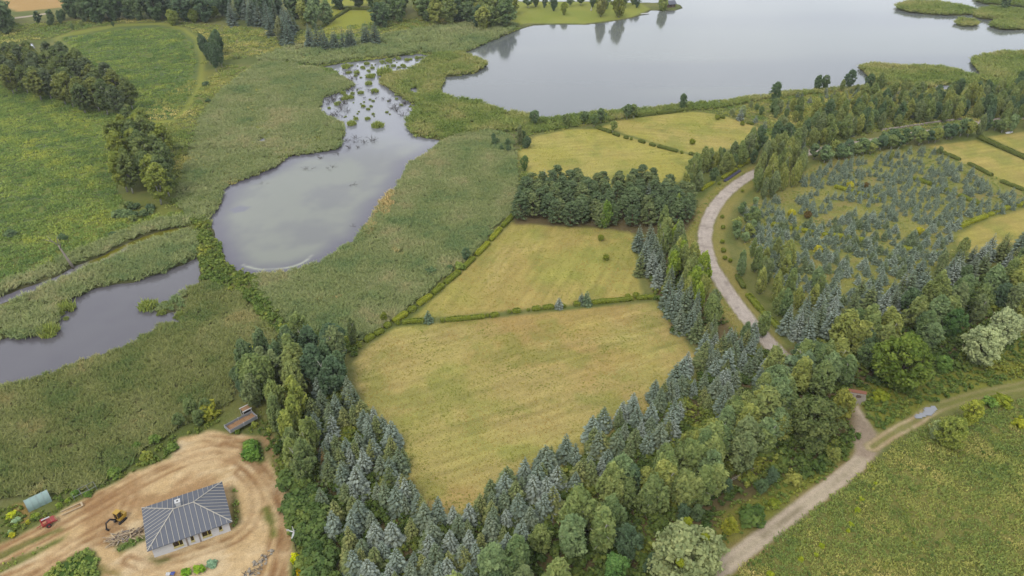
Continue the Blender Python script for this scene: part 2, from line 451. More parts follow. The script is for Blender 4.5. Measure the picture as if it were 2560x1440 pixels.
# mown fields
def mown(ang, seed, tan):
    def fn(i, col, d):
        x, y = gx[i], gy[i]
        s = fbm(x, y, 1.3, seed, 3, ang=ang, stretch=9)[:, None]
        b = fbm(x, y, 19, seed + 1, 4)[:, None]; g = fbm(x, y, 8, seed + 2, 4)[:, None]
        col = mixc(col, lin3(*tan), 0.6 * smooth(0.4, 0.7, b))
        col = mixc(col, lin3(136, 146, 66), 0.5 * smooth(0.5, 0.75, g))
        col = col * (0.8 + 0.4 * s)
        g2 = fbm(x, y, 2.2, seed + 5, 3)[:, None]
        u = -x * math.sin(ang) + y * math.cos(ang) + 2.5 * (fbm(x, y, 30, seed + 7, 2) - 0.5)
        col = col * (1 + 0.06 * (np.sin(u * 2 * math.pi / 2.9) * smooth(0.35, 0.65, fbm(x, y, 25, seed + 8, 2)))[:, None])
        return col * (0.9 + 0.2 * g2)
    return fn
F1 = PP([(884, 905), (925, 862), (990, 818), (1100, 808), (1640, 754), (1690, 830), (1745, 890), (1700, 985), (1560, 1060), (1430, 1150), (1340, 1215), (1220, 1270), (1100, 1310), (1030, 1240), (975, 1130), (915, 1020), (890, 960)])
zone('mown_field', 'large dry mown field at the centre, narrowing to a point between the spruce belts', 'field', F1, ca=(184, 174, 98), cb=(188, 170, 104), edge=0.9, seed=50, fn=mown(0.42, 60, (184, 152, 92)))
F2 = PP([(1278, 556), (1580, 575), (1606, 745), (1024, 800), (1090, 745), (1180, 655), (1262, 575)])
zone('mown_field', 'mown hay field with two lone bushes above the clipped dividing hedge', 'field', F2, ca=(174, 168, 86), cb=(182, 168, 92), edge=0.9, seed=51, fn=mown(1.2, 70, (188, 164, 98)))
F3 = PP([(1296, 378), (1336, 342), (1420, 323), (1495, 322), (1620, 356), (1738, 392), (1700, 455), (1600, 470), (1345, 478), (1312, 422)])
zone('mown_field', 'smooth mown field just behind the dark pine grove', 'field', F3, ca=(180, 172, 84), cb=(186, 176, 96), edge=1.2, seed=52, fn=mown(0.2, 80, (190, 172, 98)))
F4 = PP([(1505, 318), (1548, 300), (1640, 288), (1730, 279), (1800, 286), (1910, 324), (1880, 360), (1742, 388)])
zone('mown_field', 'mown field on the lake shore beyond the dotted hedge', 'field', F4, ca=(176, 170, 82), cb=(184, 174, 94), edge=1.2, seed=53, fn=mown(-0.2, 90, (190, 170, 100)))
F5 = PP([(2320, 366), (2440, 350), (2600, 415), (2600, 490), (2500, 455), (2400, 405)])
zone('mown_field', 'mown field right of the young spruce plantation, near the frame edge', 'field', F5, ca=(176, 168, 84), cb=(186, 172, 94), edge=1.2, seed=54, fn=mown(0.3, 95, (190, 168, 98)))
F6 = PP([(2470, 342), (2600, 325), (2600, 405)])
zone('mown_field', 'small mown corner field behind the long dark hedge at the right edge', 'field', F6, ca=(178, 166, 84), cb=(186, 170, 96), edge=1.2, seed=55, fn=mown(0.3, 97, (190, 168, 98)))
F7 = PP([(2390, 590), (2470, 547), (2620, 505), (2620, 620), (2400, 640)])
zone('mown_field', 'mown strip below the clipped hedge at the right edge', 'field', F7, ca=(176, 166, 82), cb=(182, 168, 92), edge=1.2, seed=56, fn=mown(0.3, 99, (190, 168, 98)))
for q_, t_ in enumerate(([(1440, 1000), (1540, 935), (1620, 895), (1700, 868)], [(925, 935), (960, 890), (1010, 860), (1080, 840)], [(1250, 700), (1255, 660), (1290, 630), (1350, 615)], [(1230, 720), (1232, 655), (1275, 615), (1350, 598)], [(1330, 860), (1480, 850), (1620, 846)])):
    ln = curve(PP(t_)); d, sg = pdist(ln, gx, gy)
    for off in (-0.8, 0.8):
        k_ = np.exp(-((d * sg - off) / 0.3) ** 2) * (d < 4) * (0.3 + 0.7 * smooth(0.35, 0.6, n2[:, 0]))
        paint[:] = mixc(paint, lin3(206, 190, 126), (0.45 * k_)[:, None])
# plantation
def plant_fn(i, col, d):
    b = fbm(gx[i], gy[i], 6, 101, 4)[:, None]; g = fbm(gx[i], gy[i], 3, 103, 3)[:, None]
    col = mixc(col, lin3(152, 138, 84), 0.7 * smooth(0.5, 0.7, b))
    return mixc(col, lin3(130, 136, 68), 0.7 * smooth(0.45, 0.65, g))
PLANT = PP([(1850, 520), (1900, 480), (2060, 400), (2180, 380), (2330, 370), (2420, 420), (2600, 490), (2600, 505), (2470, 545), (2390, 580), (2380, 660), (2250, 720), (2150, 760), (2050, 780), (1950, 720), (1860, 640)])
zone('plantation_grass', 'yellow-green grass floor of the young spruce plantation', 'grass', PLANT, ca=(150, 150, 76), cb=(160, 154, 84), edge=2, rough=1, seed=57, fn=plant_fn)
zone('x', '', '', PP([(1940, 235), (2300, 215), (2450, 230), (2450, 260), (2200, 290), (1960, 305), (1930, 280)]), ca=(160, 152, 72), cb=(136, 138, 64), edge=3, rough=3, seed=58, claim=False)
# verge of the gravel lane
zone('x', '', '', PP([(1890, 410), (1820, 440), (1770, 480), (1730, 540), (1700, 600), (1720, 680), (1780, 770), (1830, 840), (1960, 860), (1900, 790), (1840, 680), (1810, 600), (1830, 520), (1900, 450)]), ca=(146, 142, 72), cb=(158, 146, 82), edge=1.2, seed=59, claim=False)
# lawns and far fields
zone('lawn', 'bright green park lawn on the peninsula reaching into the lake', 'lawn', PP([(1280, 66), (1320, 58), (1400, 58), (1460, 59), (1540, 49), (1580, 42), (1625, 22), (1600, 8), (1500, 4), (1300, 4), (1250, 20), (1250, 55)]), ca=(148, 158, 66), cb=(160, 164, 74), edge=1.5, seed=61)
zone('grass_field', 'vivid green field between dark trees at the top, right of its hedge', 'field', PP([(790, 84), (872, 26), (945, 26), (935, 60), (850, 86)]), ca=(168, 170, 66), cb=(160, 164, 64), edge=1.5, seed=62)
zone('grass_field', 'vivid green strip left of the diagonal hedge near the top', 'field', PP([(818, 60), (818, 22), (868, 22), (850, 45)]), ca=(166, 168, 64), cb=(158, 162, 62), edge=1.5, seed=63)
zone('grass_field', 'far bright green clearing behind the tree row at the top', 'field', PP([(810, 14), (960, 16), (960, -12), (800, -12)]), ca=(162, 166, 66), cb=(168, 168, 70), edge=1.5, seed=64)
zone('wheat_field', 'golden wheat field in the top left corner', 'field', PP([(15, 20), (45, 29), (170, 17), (250, 4), (300, -30), (0, -30)]), ca=(204, 170, 112), cb=(196, 160, 100), edge=1.5, seed=65)
zone('x', '', '', PP([(1000, 48), (1120, 46), (1110, 60), (1020, 72), (985, 70)]), ca=(160, 150, 70), cb=(140, 140, 66), edge=4, rough=3, seed=66, claim=False, alpha=0.8)
# near meadow bottom right and verges
zone('meadow', 'rough flowery meadow filling the bottom right corner', 'meadow', PP([(1850, 1440), (2000, 1330), (2190, 1170), (2330, 1080), (2560, 990), (2760, 940), (2900, 1600), (1700, 1600)]), ca=(122, 126, 62), cb=(140, 136, 74), edge=2, rough=1, seed=67)
zone('x', '', '', PP([(2120, 960), (2400, 880), (2700, 800), (2700, 960), (2400, 1000), (2250, 1060), (2190, 1090), (2160, 1030)]), ca=(120, 128, 52), cb=(140, 142, 60), edge=2, rough=1.5, seed=68, claim=False)
zone('x', '', '', PP([(1790, 1270), (1900, 1190), (2080, 1140), (2140, 1120), (2100, 1180), (1950, 1290), (1800, 1400), (1760, 1410)]), ca=(128, 134, 54), cb=(150, 140, 72), edge=1.5, rough=1, seed=69, claim=False)

# roads and tracks
def line_zone(name, label, cat, pts, wid, ca, cb, seed, fn=None, rough=0.3, edge=0.35, claim=True):
    ln = curve(PP(pts)); d, sg = pdist(ln, gx, gy)
    d0 = d.copy()
    d = d - wid / 2 + (fbm(gx, gy, 3.0, seed, 2) - 0.5) * 2 * rough
    d = np.where(d0 < 15, d, 99)
    def f2(i, col, dd): return fn(i, col, d0[i], sg[i]) if fn else col
    zone(name, label, cat, d=d, ca=ca, cb=cb, edge=edge, fn=f2, claim=claim, nt=n2)
    return d0, sg
def gravel(i, col, d, sg):
    n = fbm(gx[i], gy[i], 0.9, 110, 3)[:, None]; col = col * (0.86 + 0.28 * n)
    rut = np.exp(-((d - 0.95) / 0.35) ** 2)[:, None]
    col = mixc(col, lin3(186, 172, 158), 0.35 * rut)
    h = fbm(gx[i], gy[i], 1.6, 111, 2)[:, None]
    return mixc(col, lin3(168, 154, 142), 0.7 * smooth(0.68, 0.76, h))
ROAD1 = [(2620, 285), (2420, 310), (2300, 334), (2150, 357), (2040, 377), (1960, 402), (1885, 434), (1840, 462), (1800, 500), (1775, 540), (1763, 580), (1764, 620), (1780, 665), (1815, 722), (1855, 778), (1900, 832), (1950, 885), (2030, 960)]
zone_edge = line_zone('x', '', '', ROAD1, 5.0, (128, 126, 66), (140, 130, 74), 112, claim=False, edge=0.6)
line_zone('gravel_road', 'pale curving gravel lane between the fields and the spruce plantation', 'road', ROAD1, 4.1, (214, 200, 186), (202, 188, 174), 113, gravel, rough=0.25)
def dirt(i, col, d, sg):
    n = fbm(gx[i], gy[i], 0.9, 114, 3)[:, None]; col = col * (0.88 + 0.24 * n)
    mid = np.exp(-(d / 0.5) ** 2)[:, None]
    col = mixc(col, lin3(150, 138, 108), 0.6 * mid * smooth(0.35, 0.6, n2[i]))
    rut = np.exp(-((d - 0.95) / 0.4) ** 2)[:, None]
    return mixc(col, lin3(218, 198, 174), 0.45 * rut)
TRK = [(1700, 1500), (1782, 1440), (1860, 1378), (2000, 1271), (2090, 1204), (2150, 1152), (2172, 1108), (2156, 1062), (2132, 1024), (2120, 1000)]
line_zone('x', '', '', TRK, 4.6, (150, 134, 84), (128, 128, 62), 115, claim=False, edge=0.7)
line_zone('dirt_track', 'brown dirt track running from the bottom edge up to the stone wall', 'track', TRK, 3.3, (200, 184, 156), (184, 168, 142), 116, dirt, rough=0.12)
zone('x', '', '', PP([(2150, 1040), (2130, 1010), (2125, 1060), (2140, 1140), (2180, 1150), (2215, 1105)]), ca=(176, 156, 134), cb=(166, 148, 126), edge=0.8, rough=0.4, seed=117, claim=False)
def side(i, col, d, sg):
    return mixc(lin3(126, 130, 58), col, np.maximum(np.exp(-((d - 0.95) / 0.55) ** 2)[:, None] * smooth(0.15, 0.4, n2[i]), 0.25) * (1 - 0.65 * smooth(P(2330, 1030)[0] - 4, P(2330, 1030)[0] + 6, gx[i]))[:, None])
TR2 = [(2180, 1118), (2230, 1085), (2290, 1052), (2340, 1022), (2430, 992), (2520, 972), (2620, 950)]
line_zone('dirt_track', 'faint grassy side track with a puddle, branching right from the dirt track', 'track', TR2, 3.4, (206, 186, 146), (192, 168, 130), 118, side, rough=0.4)
line_zone('dirt_track', 'pale path at the far left below the wheat field', 'track', [(-60, 57), (0, 50), (75, 40), (120, 34)], 4.5, (204, 188, 166), (196, 180, 158), 119)
line_zone('x', '', '', [(-40, 120), (0, 117), (30, 116), (60, 114)], 4.0, (190, 160, 120), (180, 150, 112), 120, claim=False)
line_zone('x', '', '', [(570, 85), (600, 104), (625, 119), (650, 126)], 2.2, (206, 184, 140), (150, 146, 80), 121, claim=False)

# sandy building plot
def sandfn(i, col, d):
    x, y = gx[i], gy[i]
    a = fbm(x, y, 3.2, 130, 4, ang=0.55, stretch=3)[:, None]; b = fbm(x, y, 1.0, 131, 3)[:, None]; c = fbm(x, y, 7, 132, 3)[:, None]
    col = mixc(col, lin3(234, 208, 164), 0.9 * smooth(0.5, 0.68, a))
    col = mixc(col, lin3(184, 146, 102), 0.8 * smooth(0.5, 0.7, c) * smooth(0.7, 0.4, a))
    return col * (0.84 + 0.32 * b)
SAND = PP([(286, 1212), (330, 1182), (425, 1146), (440, 1120), (450, 1096), (520, 1078), (600, 1086), (650, 1092), (662, 1130), (684, 1180), (722, 1240), (738, 1320), (720, 1440), (690, 1520), (-60, 1560), (-80, 1400), (0, 1362), (60, 1330), (120, 1300), (180, 1262), (240, 1232)])
dS = zone('sand_yard', 'bare sandy building plot around the new house, scored by wheel ruts', 'sand', SAND, ca=(226, 196, 148), cb=(215, 183, 133), edge=0.7, rough=0.8, seed=133, fn=sandfn, nt=n2)
RUTS = [[(520, 1096), (590, 1106), (650, 1140), (695, 1205), (722, 1290), (716, 1380), (690, 1460)], [(-40, 1400), (100, 1330), (230, 1255), (360, 1180), (480, 1130), (560, 1120), (630, 1140), (680, 1200), (715, 1290), (700, 1400), (680, 1460)],
        [(-40, 1420), (110, 1345), (240, 1275), (370, 1200), (480, 1150), (550, 1140), (610, 1160), (655, 1215), (690, 1290), (680, 1390), (655, 1460)],
        [(-40, 1470), (120, 1400), (220, 1340), (300, 1290), (330, 1240)], [(60, 1460), (200, 1370), (300, 1330)],
        [(380, 1415), (480, 1385), (590, 1345), (640, 1290), (640, 1220), (600, 1180)], [(320, 1400), (420, 1440)], [(560, 1110), (625, 1120), (690, 1190)]]
for q_, r_ in enumerate(RUTS):
    ln = curve(PP(r_)); d, sg = pdist(ln, gx, gy)
    for off in (-0.85, 0.85):
        dd = np.abs(d * sg - off)
        k_ = np.exp(-(dd / 0.5) ** 2) * (dS < -0.3) * (0.35 + 0.65 * smooth(0.3, 0.6, n2[:, 0]))
        paint[:] = mixc(paint, lin3(160, 120, 80), (0.8 * k_)[:, None])
        gz -= 0.10 * k_
    gz += 0.05 * np.exp(-((np.abs(d) - 1.5) / 0.3) ** 2) * (dS < -0.3)
gz += np.where(dS < 0, (fbm(gx, gy, 2.6, 140, 3, ang=0.5, stretch=2) - 0.5) * 0.5 * smooth(0, -2, dS), 0)
# grass on the plot: verge strips, crop patch
zone('x', '', '', PP([(-60, 1440), (60, 1385), (150, 1345), (168, 1335), (160, 1350), (60, 1405), (-60, 1465)]), ca=(112, 122, 56), cb=(150, 138, 84), edge=0.6, seed=141, claim=False)
zone('x', '', '', PP([(-60, 1412), (40, 1365), (150, 1320), (156, 1326), (40, 1378), (-60, 1428)]), ca=(110, 118, 56), cb=(160, 140, 90), edge=0.5, seed=142, claim=False)
zone('crop_patch', 'dense dark green garden crop patch on the sand at the bottom left', 'crop', PP([(90, 1460), (150, 1405), (200, 1378), (232, 1372), (248, 1395), (250, 1440), (262, 1470)]), ca=(76, 104, 44), cb=(92, 118, 52), edge=0.5, seed=143)
for pl_, cc in (([(655, 1270), (668, 1266), (682, 1300), (690, 1340), (680, 1345), (672, 1310)], (116, 122, 54)), ([(605, 1105), (655, 1100), (664, 1150), (648, 1160), (610, 1135)], (84, 110, 46)),
                ([(290, 1365), (330, 1345), (362, 1340), (362, 1350), (330, 1370), (300, 1385)], (98, 118, 54)), ([(580, 1215), (592, 1240), (600, 1290), (590, 1325), (575, 1320), (578, 1260)], (120, 118, 62)),
                ([(370, 1390), (395, 1395), (420, 1400), (400, 1410), (372, 1405)], (120, 118, 62)), ([(240, 1410), (290, 1425), (300, 1440), (250, 1440)], (134, 124, 66))):
    zone('x', '', '', PP(pl_), ca=cc, cb=cc, edge=0.8, rough=0.8, seed=144, claim=False)
zone('x', '', '', PP([(640, 1090), (680, 1085), (700, 1130), (690, 1170), (668, 1130)]), ca=(186, 150, 110), cb=(150, 132, 84), edge=1.2, rough=0.8, seed=145, claim=False)
zone('x', '', '', PP([(36, 1262), (70, 1255), (75, 1285), (60, 1310), (40, 1295)]), ca=(176, 146, 84), cb=(160, 140, 80), edge=0.8, rough=0.4, seed=146, claim=False)
# forest floor under the belts
for q_, pl_ in enumerate(([(760, 1000), (860, 960), (985, 1150), (1090, 1320), (1300, 1240), (1500, 1120), (1760, 930), (1850, 860), (2000, 920), (2140, 960), (2130, 1100), (2000, 1170), (1800, 1290), (1720, 1480), (800, 1500), (740, 1250), (700, 1150)],
                          [(1285, 560), (1300, 500), (1700, 480), (1740, 540), (1710, 590), (1580, 585), (1520, 570)],
                          [(1960, 880), (2050, 830), (2560, 650), (2700, 640), (2700, 760), (2400, 900), (2150, 960)],
                          [(1590, 600), (1640, 580), (1690, 640), (1800, 780), (1860, 860), (1760, 880), (1680, 820), (1620, 700)])):
    zone('x', '', '', PP(pl_), ca=(104, 96, 62), cb=(124, 108, 74), edge=1.2, rough=0.8, seed=150 + q_, claim=False)
# bank mud by the water
mud = smooth(1.6, 0.2, WSD)[:, None]
paint[:] = mixc(paint, lin3(74, 70, 54), 0.75 * mud)

# ---- split the grid into objects
iy, ix = np.meshgrid(np.arange(NYG - 1), np.arange(NXG - 1), indexing='ij')
q0 = (iy * NXG + ix).ravel()
quads = np.stack([q0, q0 + 1, q0 + NXG + 1, q0 + NXG], 1)
cellz = ZID[q0]
cv = np.stack([gx, gy, gz], 1)
def sub_object(name, faces, zz, mat, col):
    u, inv = np.unique(faces, return_inverse=True)
    v = cv[u].copy()
    if zz is not None: v[:, 2] = zz if np.isscalar(zz) else zz[u]
    me = mesh_np(name, v, inv.reshape(faces.shape), mat, True, colattr=col[u] * K)
    o = bpy.data.objects.new(name, me); COL.objects.link(o); o['kind'] = 'structure'
    return o
for zi in range(len(ZONES)):
    fz = quads[cellz == zi]
    if not len(fz): continue
    if zi == 0: nm, lb, ct = 'ground', *ZINFO['ground']
    else: nm, lb, ct = ZINFO[zi]
    tag(sub_object(nm, fz, None, MG, paint), lb, ct)

# ---- water sheets
wcol = {}
def water(name, key, label, mat, colfn, level=-0.32, grow=1.6):
    d = bodies[key]
    sel = (d[quads] < grow).any(1)
    col = colfn(d)
    o = sub_object(name, quads[sel], level, mat, col)
    tag(o, label, name.split('_')[-1])
    return o
def lake_col(d):
    n = fbm(gx, gy, 60, 160, 3, ang=0.1, stretch=4)[:, None]
    return mixc(lin3(128, 133, 128), lin3(112, 117, 118), smooth(0.35, 0.65, n))
def pond_col(d):
    n = fbm(gx, gy, 16, 161, 4)[:, None]; e = smooth(-1.0, -9.0, d)[:, None]
    far = smooth(262, 300, gy)[:, None]
    c = mixc(lin3(110, 107, 118), lin3(144, 147, 134), e * (0.55 + 0.45 * smooth(0.3, 0.6, n)))
    c = mixc(c, lin3(148, 150, 158), far * 0.8)
    for pl_ in ([(572, 522), (600, 512), (625, 516), (610, 526), (585, 530)], ):
        dd = sdf(PP(pl_), gx, gy); c = mixc(c, lin3(120, 118, 134), 0.8 * smooth(0.8, -0.6, dd)[:, None])
    ln = curve(PP([(608, 660), (625, 666), (650, 671), (690, 670), (730, 664), (760, 652), (780, 636)]))
    sc, _ = pdist(ln, gx, gy)
    k_ = np.exp(-(sc / 0.45) ** 2) * (0.4 + 0.6 * smooth(0.25, 0.5, n3[:, 0]))
    return mixc(c, lin3(198, 202, 176), 0.8 * k_[:, None])
def lag_col(d):
    n = fbm(gx, gy, 12, 162, 3)[:, None]
    return mixc(lin3(102, 98, 106), lin3(120, 118, 120), smooth(0.3, 0.7, n) * smooth(-150, -60, gx)[:, None] * 0.5 + 0.3)
def ditch_col(d):
    x0 = P(205, 660)[0]; n = fbm(gx, gy, 2, 163, 3)
    a = smooth(x0 - 3, x0 + 3, gx + (n - 0.5) * 6)[:, None]
    return mixc(lin3(128, 124, 132), mixc(lin3(128, 124, 40), lin3(108, 110, 44), smooth(0.4, 0.7, n)[:, None]), a)
water('lake', 'lake', 'wide calm grey lake across the upper right', M_LAKE, lake_col)
water('pond', 'pond', 'milky grey pond with a narrow snag-filled upper channel, left of centre', M_POND, pond_col)
water('pond', 'lagoon', 'dull grey-violet reed-fringed pond at the left edge', M_POND, lag_col)
water('ditch', 'ditch', 'narrow dark ditch with yellow-green algae below the left meadow', M_POND, ditch_col)
water('pond', 'inlet', 'small bright inlets among the lakeside reed islands', M_POND, lambda d: np.tile(lin3(172, 174, 182), (len(gx), 1)))
water('pond', 'puddle', 'tiny open water pools in the left marsh and by the left grove', M_POND, lambda d: np.tile(lin3(186, 186, 196), (len(gx), 1)))
o_ = water('puddle', 'rain_puddle', 'pale rain puddle on the side track', M_POND, lambda d: np.tile(lin3(170, 172, 176), (len(gx), 1)), level=0.16, grow=-0.02)

def ground_z(x, y):
    i = np.clip(np.searchsorted(XS, x), 0, NXG - 1); j = np.clip(np.searchsorted(YS, y), 0, NYG - 1)
    return gz[j * NXG + i]
def water_d(x, y):
    i = np.clip(np.searchsorted(XS, x), 0, NXG - 1); j = np.clip(np.searchsorted(YS, y), 0, NYG - 1)
    return WSD[j * NXG + i]

NOGROW = np.array([z in ('gravel_road', 'dirt_track', 'sand_yard', 'mown_strip') for z in ZONES])
def zone_of(x, y):
    i = np.clip(np.searchsorted(XS, x), 0, NXG - 1); j = np.clip(np.searchsorted(YS, y), 0, NYG - 1)
    return ZID[j * NXG + i]

# ================================================================== vegetation meshes
def quads_from(cen, nrm, up, sx, sy):
    """leaf quads: centre, normal, rough up direction, half sizes -> verts, faces (kite-shaped)"""
    nrm = nrm / (np.linalg.norm(nrm, axis=1, keepdims=True) + 1e-9)
    u = np.cross(up, nrm); u /= (np.linalg.norm(u, axis=1, keepdims=True) + 1e-9)
    w = np.cross(nrm, u)
    sx = np.broadcast_to(np.asarray(sx, float).reshape(-1, 1), (len(cen), 1)); sy = np.broadcast_to(np.asarray(sy, float).reshape(-1, 1), (len(cen), 1))
    v = np.stack([cen - w * sy, cen + u * sx - w * sy * 0.1, cen + w * sy, cen - u * sx - w * sy * 0.1], 1).reshape(-1, 3)
    f = np.arange(len(cen) * 4).reshape(-1, 4)
    return v, f

def rand_dirs(r, n):
    d = r.normal(size=(n, 3)); return d / np.linalg.norm(d, axis=1, keepdims=True)

def cloud(r, cen, rad, npc, leaf, droop=0.0, flat=0.0, clump_var=0.5, shell=0.72):
    leaf = leaf * 1.22
    """clumps of leaves; cen (n,3), rad (n,3)"""
    n = len(cen)
    d = rand_dirs(r, n * npc); q = (shell + (1 - shell) * r.random((n * npc, 1)))
    off = d * q * np.repeat(rad, npc, 0) * (0.75 + 0.6 * r.random((n * npc, 1)) ** 2)
    c = np.repeat(cen, npc, 0) + off
    if droop:
        h = np.linalg.norm(off[:, :2], axis=1); c[:, 2] -= droop * h * r.random(len(h))
    nr = d + rand_dirs(r, len(c)) * 0.7 + np.array([0, 0, 0.35 + flat])
    up = rand_dirs(r, len(c)); up[:, 2] += (-1.2 if droop else 0.2)
    s = leaf * (0.65 + 0.7 * r.random(len(c)))
    v, f = quads_from(c, nr, up, s * 0.62, s * (1.25 if droop else 0.85))
    t = np.clip(np.repeat(0.5 + (r.random(n) - 0.5) * 2 * clump_var * 0.8, npc) + (r.random(len(c)) - 0.5) * 0.5, 0, 1)
    return v, f, t

def taper(m, pts, r0, r1, n=6):
    k = len(pts); m.tube(pts, [r0 + (r1 - r0) * i / (k - 1) for i in range(k)], n)

def trunk_mesh(name, r, h, r0, mat, limbs=6, spread=0.3, start=0.35, lean=0.04, forks=1):
    m = MB()
    for q in range(forks):
        a0 = r.random() * 6.28; lx, ly = r.normal() * lean * h, r.normal() * lean * h
        if forks > 1: lx += math.cos(q * 6.28 / forks) * h * 0.10; ly += math.sin(q * 6.28 / forks) * h * 0.10
        pts = [(lx * t * t, ly * t * t, h * t - (0.15 if t == 0 else 0)) for t in np.linspace(0, 0.95, 6)]
        taper(m, pts, r0, r0 * 0.18)
        for k in range(limbs):
            t = start + (0.9 - start) * (k + r.random()) / limbs
            a = a0 + k * 2.4
            b = Vector((lx * t * t, ly * t * t, h * t)); L = h * spread * (1.15 - t)
            e1 = b + Vector((math.cos(a) * L * 0.5, math.sin(a) * L * 0.5, L * 0.35)); e2 = b + Vector((math.cos(a) * L, math.sin(a) * L, L * 0.55))
            taper(m, [b, e1, e2], r0 * 0.35 * (1.1 - t) + 0.02, 0.012, 4)
    return m.mesh(name, mat, True)

def crown_mesh(name, parts, mat, extra=None):
    v = []; f = []; t = []; b = 0
    for pv, pf, pt in parts:
        v.append(pv); f.append(pf + b); t.append(pt); b += len(pv)
    return mesh_np(name, np.concatenate(v), np.concatenate(f), mat, False, attrs={'tint': ('FACE', np.concatenate(t)), **(extra or {})})

def broadleaf(name, seed, h, w, bottom=0.2, nclump=70, npc=55, leaf=0.26, cl=0.16, droop=0.0, top=0.5, elong=1.0, lobes=0, mat=None):
    """an egg-shaped crown of many leaf clumps with an uneven outline"""
    r = np.random.default_rng(seed)
    z0, z1 = h * bottom, h
    lob = rand_dirs(r, max(lobes, 1)); lobr = 0.75 + 0.5 * r.random(max(lobes, 1))
    cs, rs = [], []
    while len(cs) < nclump:
        d = rand_dirs(r, 1)[0]
        u = d[2] * 0.5 + 0.5
        prof = (math.sin(math.pi * min(max(u, 0.02), 0.98) ** (0.85 if top > 0.5 else 1.15))) ** 0.55
        k = 0.45 + 0.55 * r.random() ** 0.5
        if lobes: k *= float(np.max(lobr * np.clip(lob @ d, 0, 1) ** 2)) * 0.5 + 0.6
        hd = math.atan2(d[1], d[0])
        rr = w / 2 * prof * k * (0.86 + 0.14 * math.sin(hd * 3 + seed) + 0.1 * math.sin(hd * 5 + seed * 2.3))
        z = z0 + (z1 - z0) * u
        rad = w * cl * (0.45 + 0.85 * r.random() ** 1.5)
        cs.append((math.cos(hd) * max(rr - rad * 0.4, 0), math.sin(hd) * max(rr - rad * 0.4, 0), min(z, z1 - rad * 0.5)))
        rs.append((rad, rad, rad * elong * (0.75 + 0.3 * r.random())))
    p = cloud(r, np.array(cs), np.array(rs), npc, leaf, droop)
    return crown_mesh(name, [p], mat or M_LEAF)

def spruce(name, seed, h, w, levels=15, skirt=0.06):
    r = np.random.default_rng(seed)
    cen, nr, up, sx, sy, tip, tnt = [], [], [], [], [], [], []
    def leaf(p0, p1, wid, n, tp, tt):
        d = p1 - p0; L = np.linalg.norm(d)
        cen.append((p0 + p1) / 2); nr.append(n); up.append(d / (L + 1e-9)); sx.append(wid); sy.append(L / 2); tip.append(tp); tnt.append(tt)
    for lv in range(levels):
        t = skirt + (1 - skirt) * lv / levels
        Rl = w / 2 * (1 - t) ** 0.82 * (0.9 + 0.2 * r.random()) + 0.10
        nb = max(5, int(5 + 9 * (1 - t)))
        a0 = r.random() * 6.28
        for k in range(nb):
            a = a0 + 6.283 * k / nb + r.normal() * 0.12
            L = Rl * (0.78 + 0.4 * r.random()); z = h * t + r.normal() * h * 0.012
            dr = np.array([math.cos(a), math.sin(a), 0.0]); sd = np.array([-dr[1], dr[0], 0])
            slope = -0.28 + 0.65 * t + r.normal() * 0.08
            b0 = np.array([0, 0, z]); bm = b0 + dr * L * 0.55 + np.array([0, 0, slope * L * 0.55 - 0.02 * L]); be = b0 + dr * L + np.array([0, 0, slope * L + 0.10 * L])
            tt = r.random(); n = np.array([-dr[0] * slope * 0.6, -dr[1] * slope * 0.6, 1.0])
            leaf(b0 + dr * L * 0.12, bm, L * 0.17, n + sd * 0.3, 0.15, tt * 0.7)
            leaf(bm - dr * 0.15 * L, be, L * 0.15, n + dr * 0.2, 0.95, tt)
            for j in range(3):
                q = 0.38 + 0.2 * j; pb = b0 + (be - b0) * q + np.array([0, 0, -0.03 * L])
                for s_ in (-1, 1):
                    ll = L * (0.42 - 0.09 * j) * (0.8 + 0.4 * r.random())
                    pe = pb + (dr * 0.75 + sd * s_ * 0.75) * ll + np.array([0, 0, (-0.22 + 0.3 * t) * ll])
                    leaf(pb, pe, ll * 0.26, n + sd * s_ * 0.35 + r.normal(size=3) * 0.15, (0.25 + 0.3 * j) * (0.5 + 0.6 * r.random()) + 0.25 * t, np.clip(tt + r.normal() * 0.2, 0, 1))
    for k in range(5):
        a = k * 1.257; p0 = np.array([0, 0, h * 0.965]); leaf(p0, p0 + np.array([math.cos(a) * 0.12, math.sin(a) * 0.12, h * 0.05]), 0.06, np.array([math.cos(a), math.sin(a), 0.3]), 1.0, 0.6)
    v, f = quads_from(np.array(cen), np.array(nr), np.array(up), np.array(sx), np.array(sy))
    return mesh_np(name, v, f, M_SPRUCE, False, attrs={'tint': ('FACE', np.clip(tnt, 0, 1)), 'tip': ('FACE', np.clip(tip, 0, 1))})

def pine(name, seed, h, w):
    r = np.random.default_rng(seed); cs, rs = [], []
    for k in range(120):
        t = 0.16 + 0.84 * r.random() ** 0.9
        R_ = w / 2 * (1 - (t - 0.3) ** 2 * 1.5 if t > 0.3 else 0.95) * (0.45 + 0.55 * r.random() ** 0.5)
        a = r.random() * 6.28; q = w * 0.085 * (0.6 + 0.8 * r.random())
        cs.append((math.cos(a) * R_, math.sin(a) * R_, h * t - q * 0.5)); rs.append((q * 1.5, q * 1.5, q * 0.6))
    p = cloud(r, np.array(cs), np.array(rs), 30, 0.19, 0, 0.5, 0.7)
    return crown_mesh(name, [p], M_PINE)

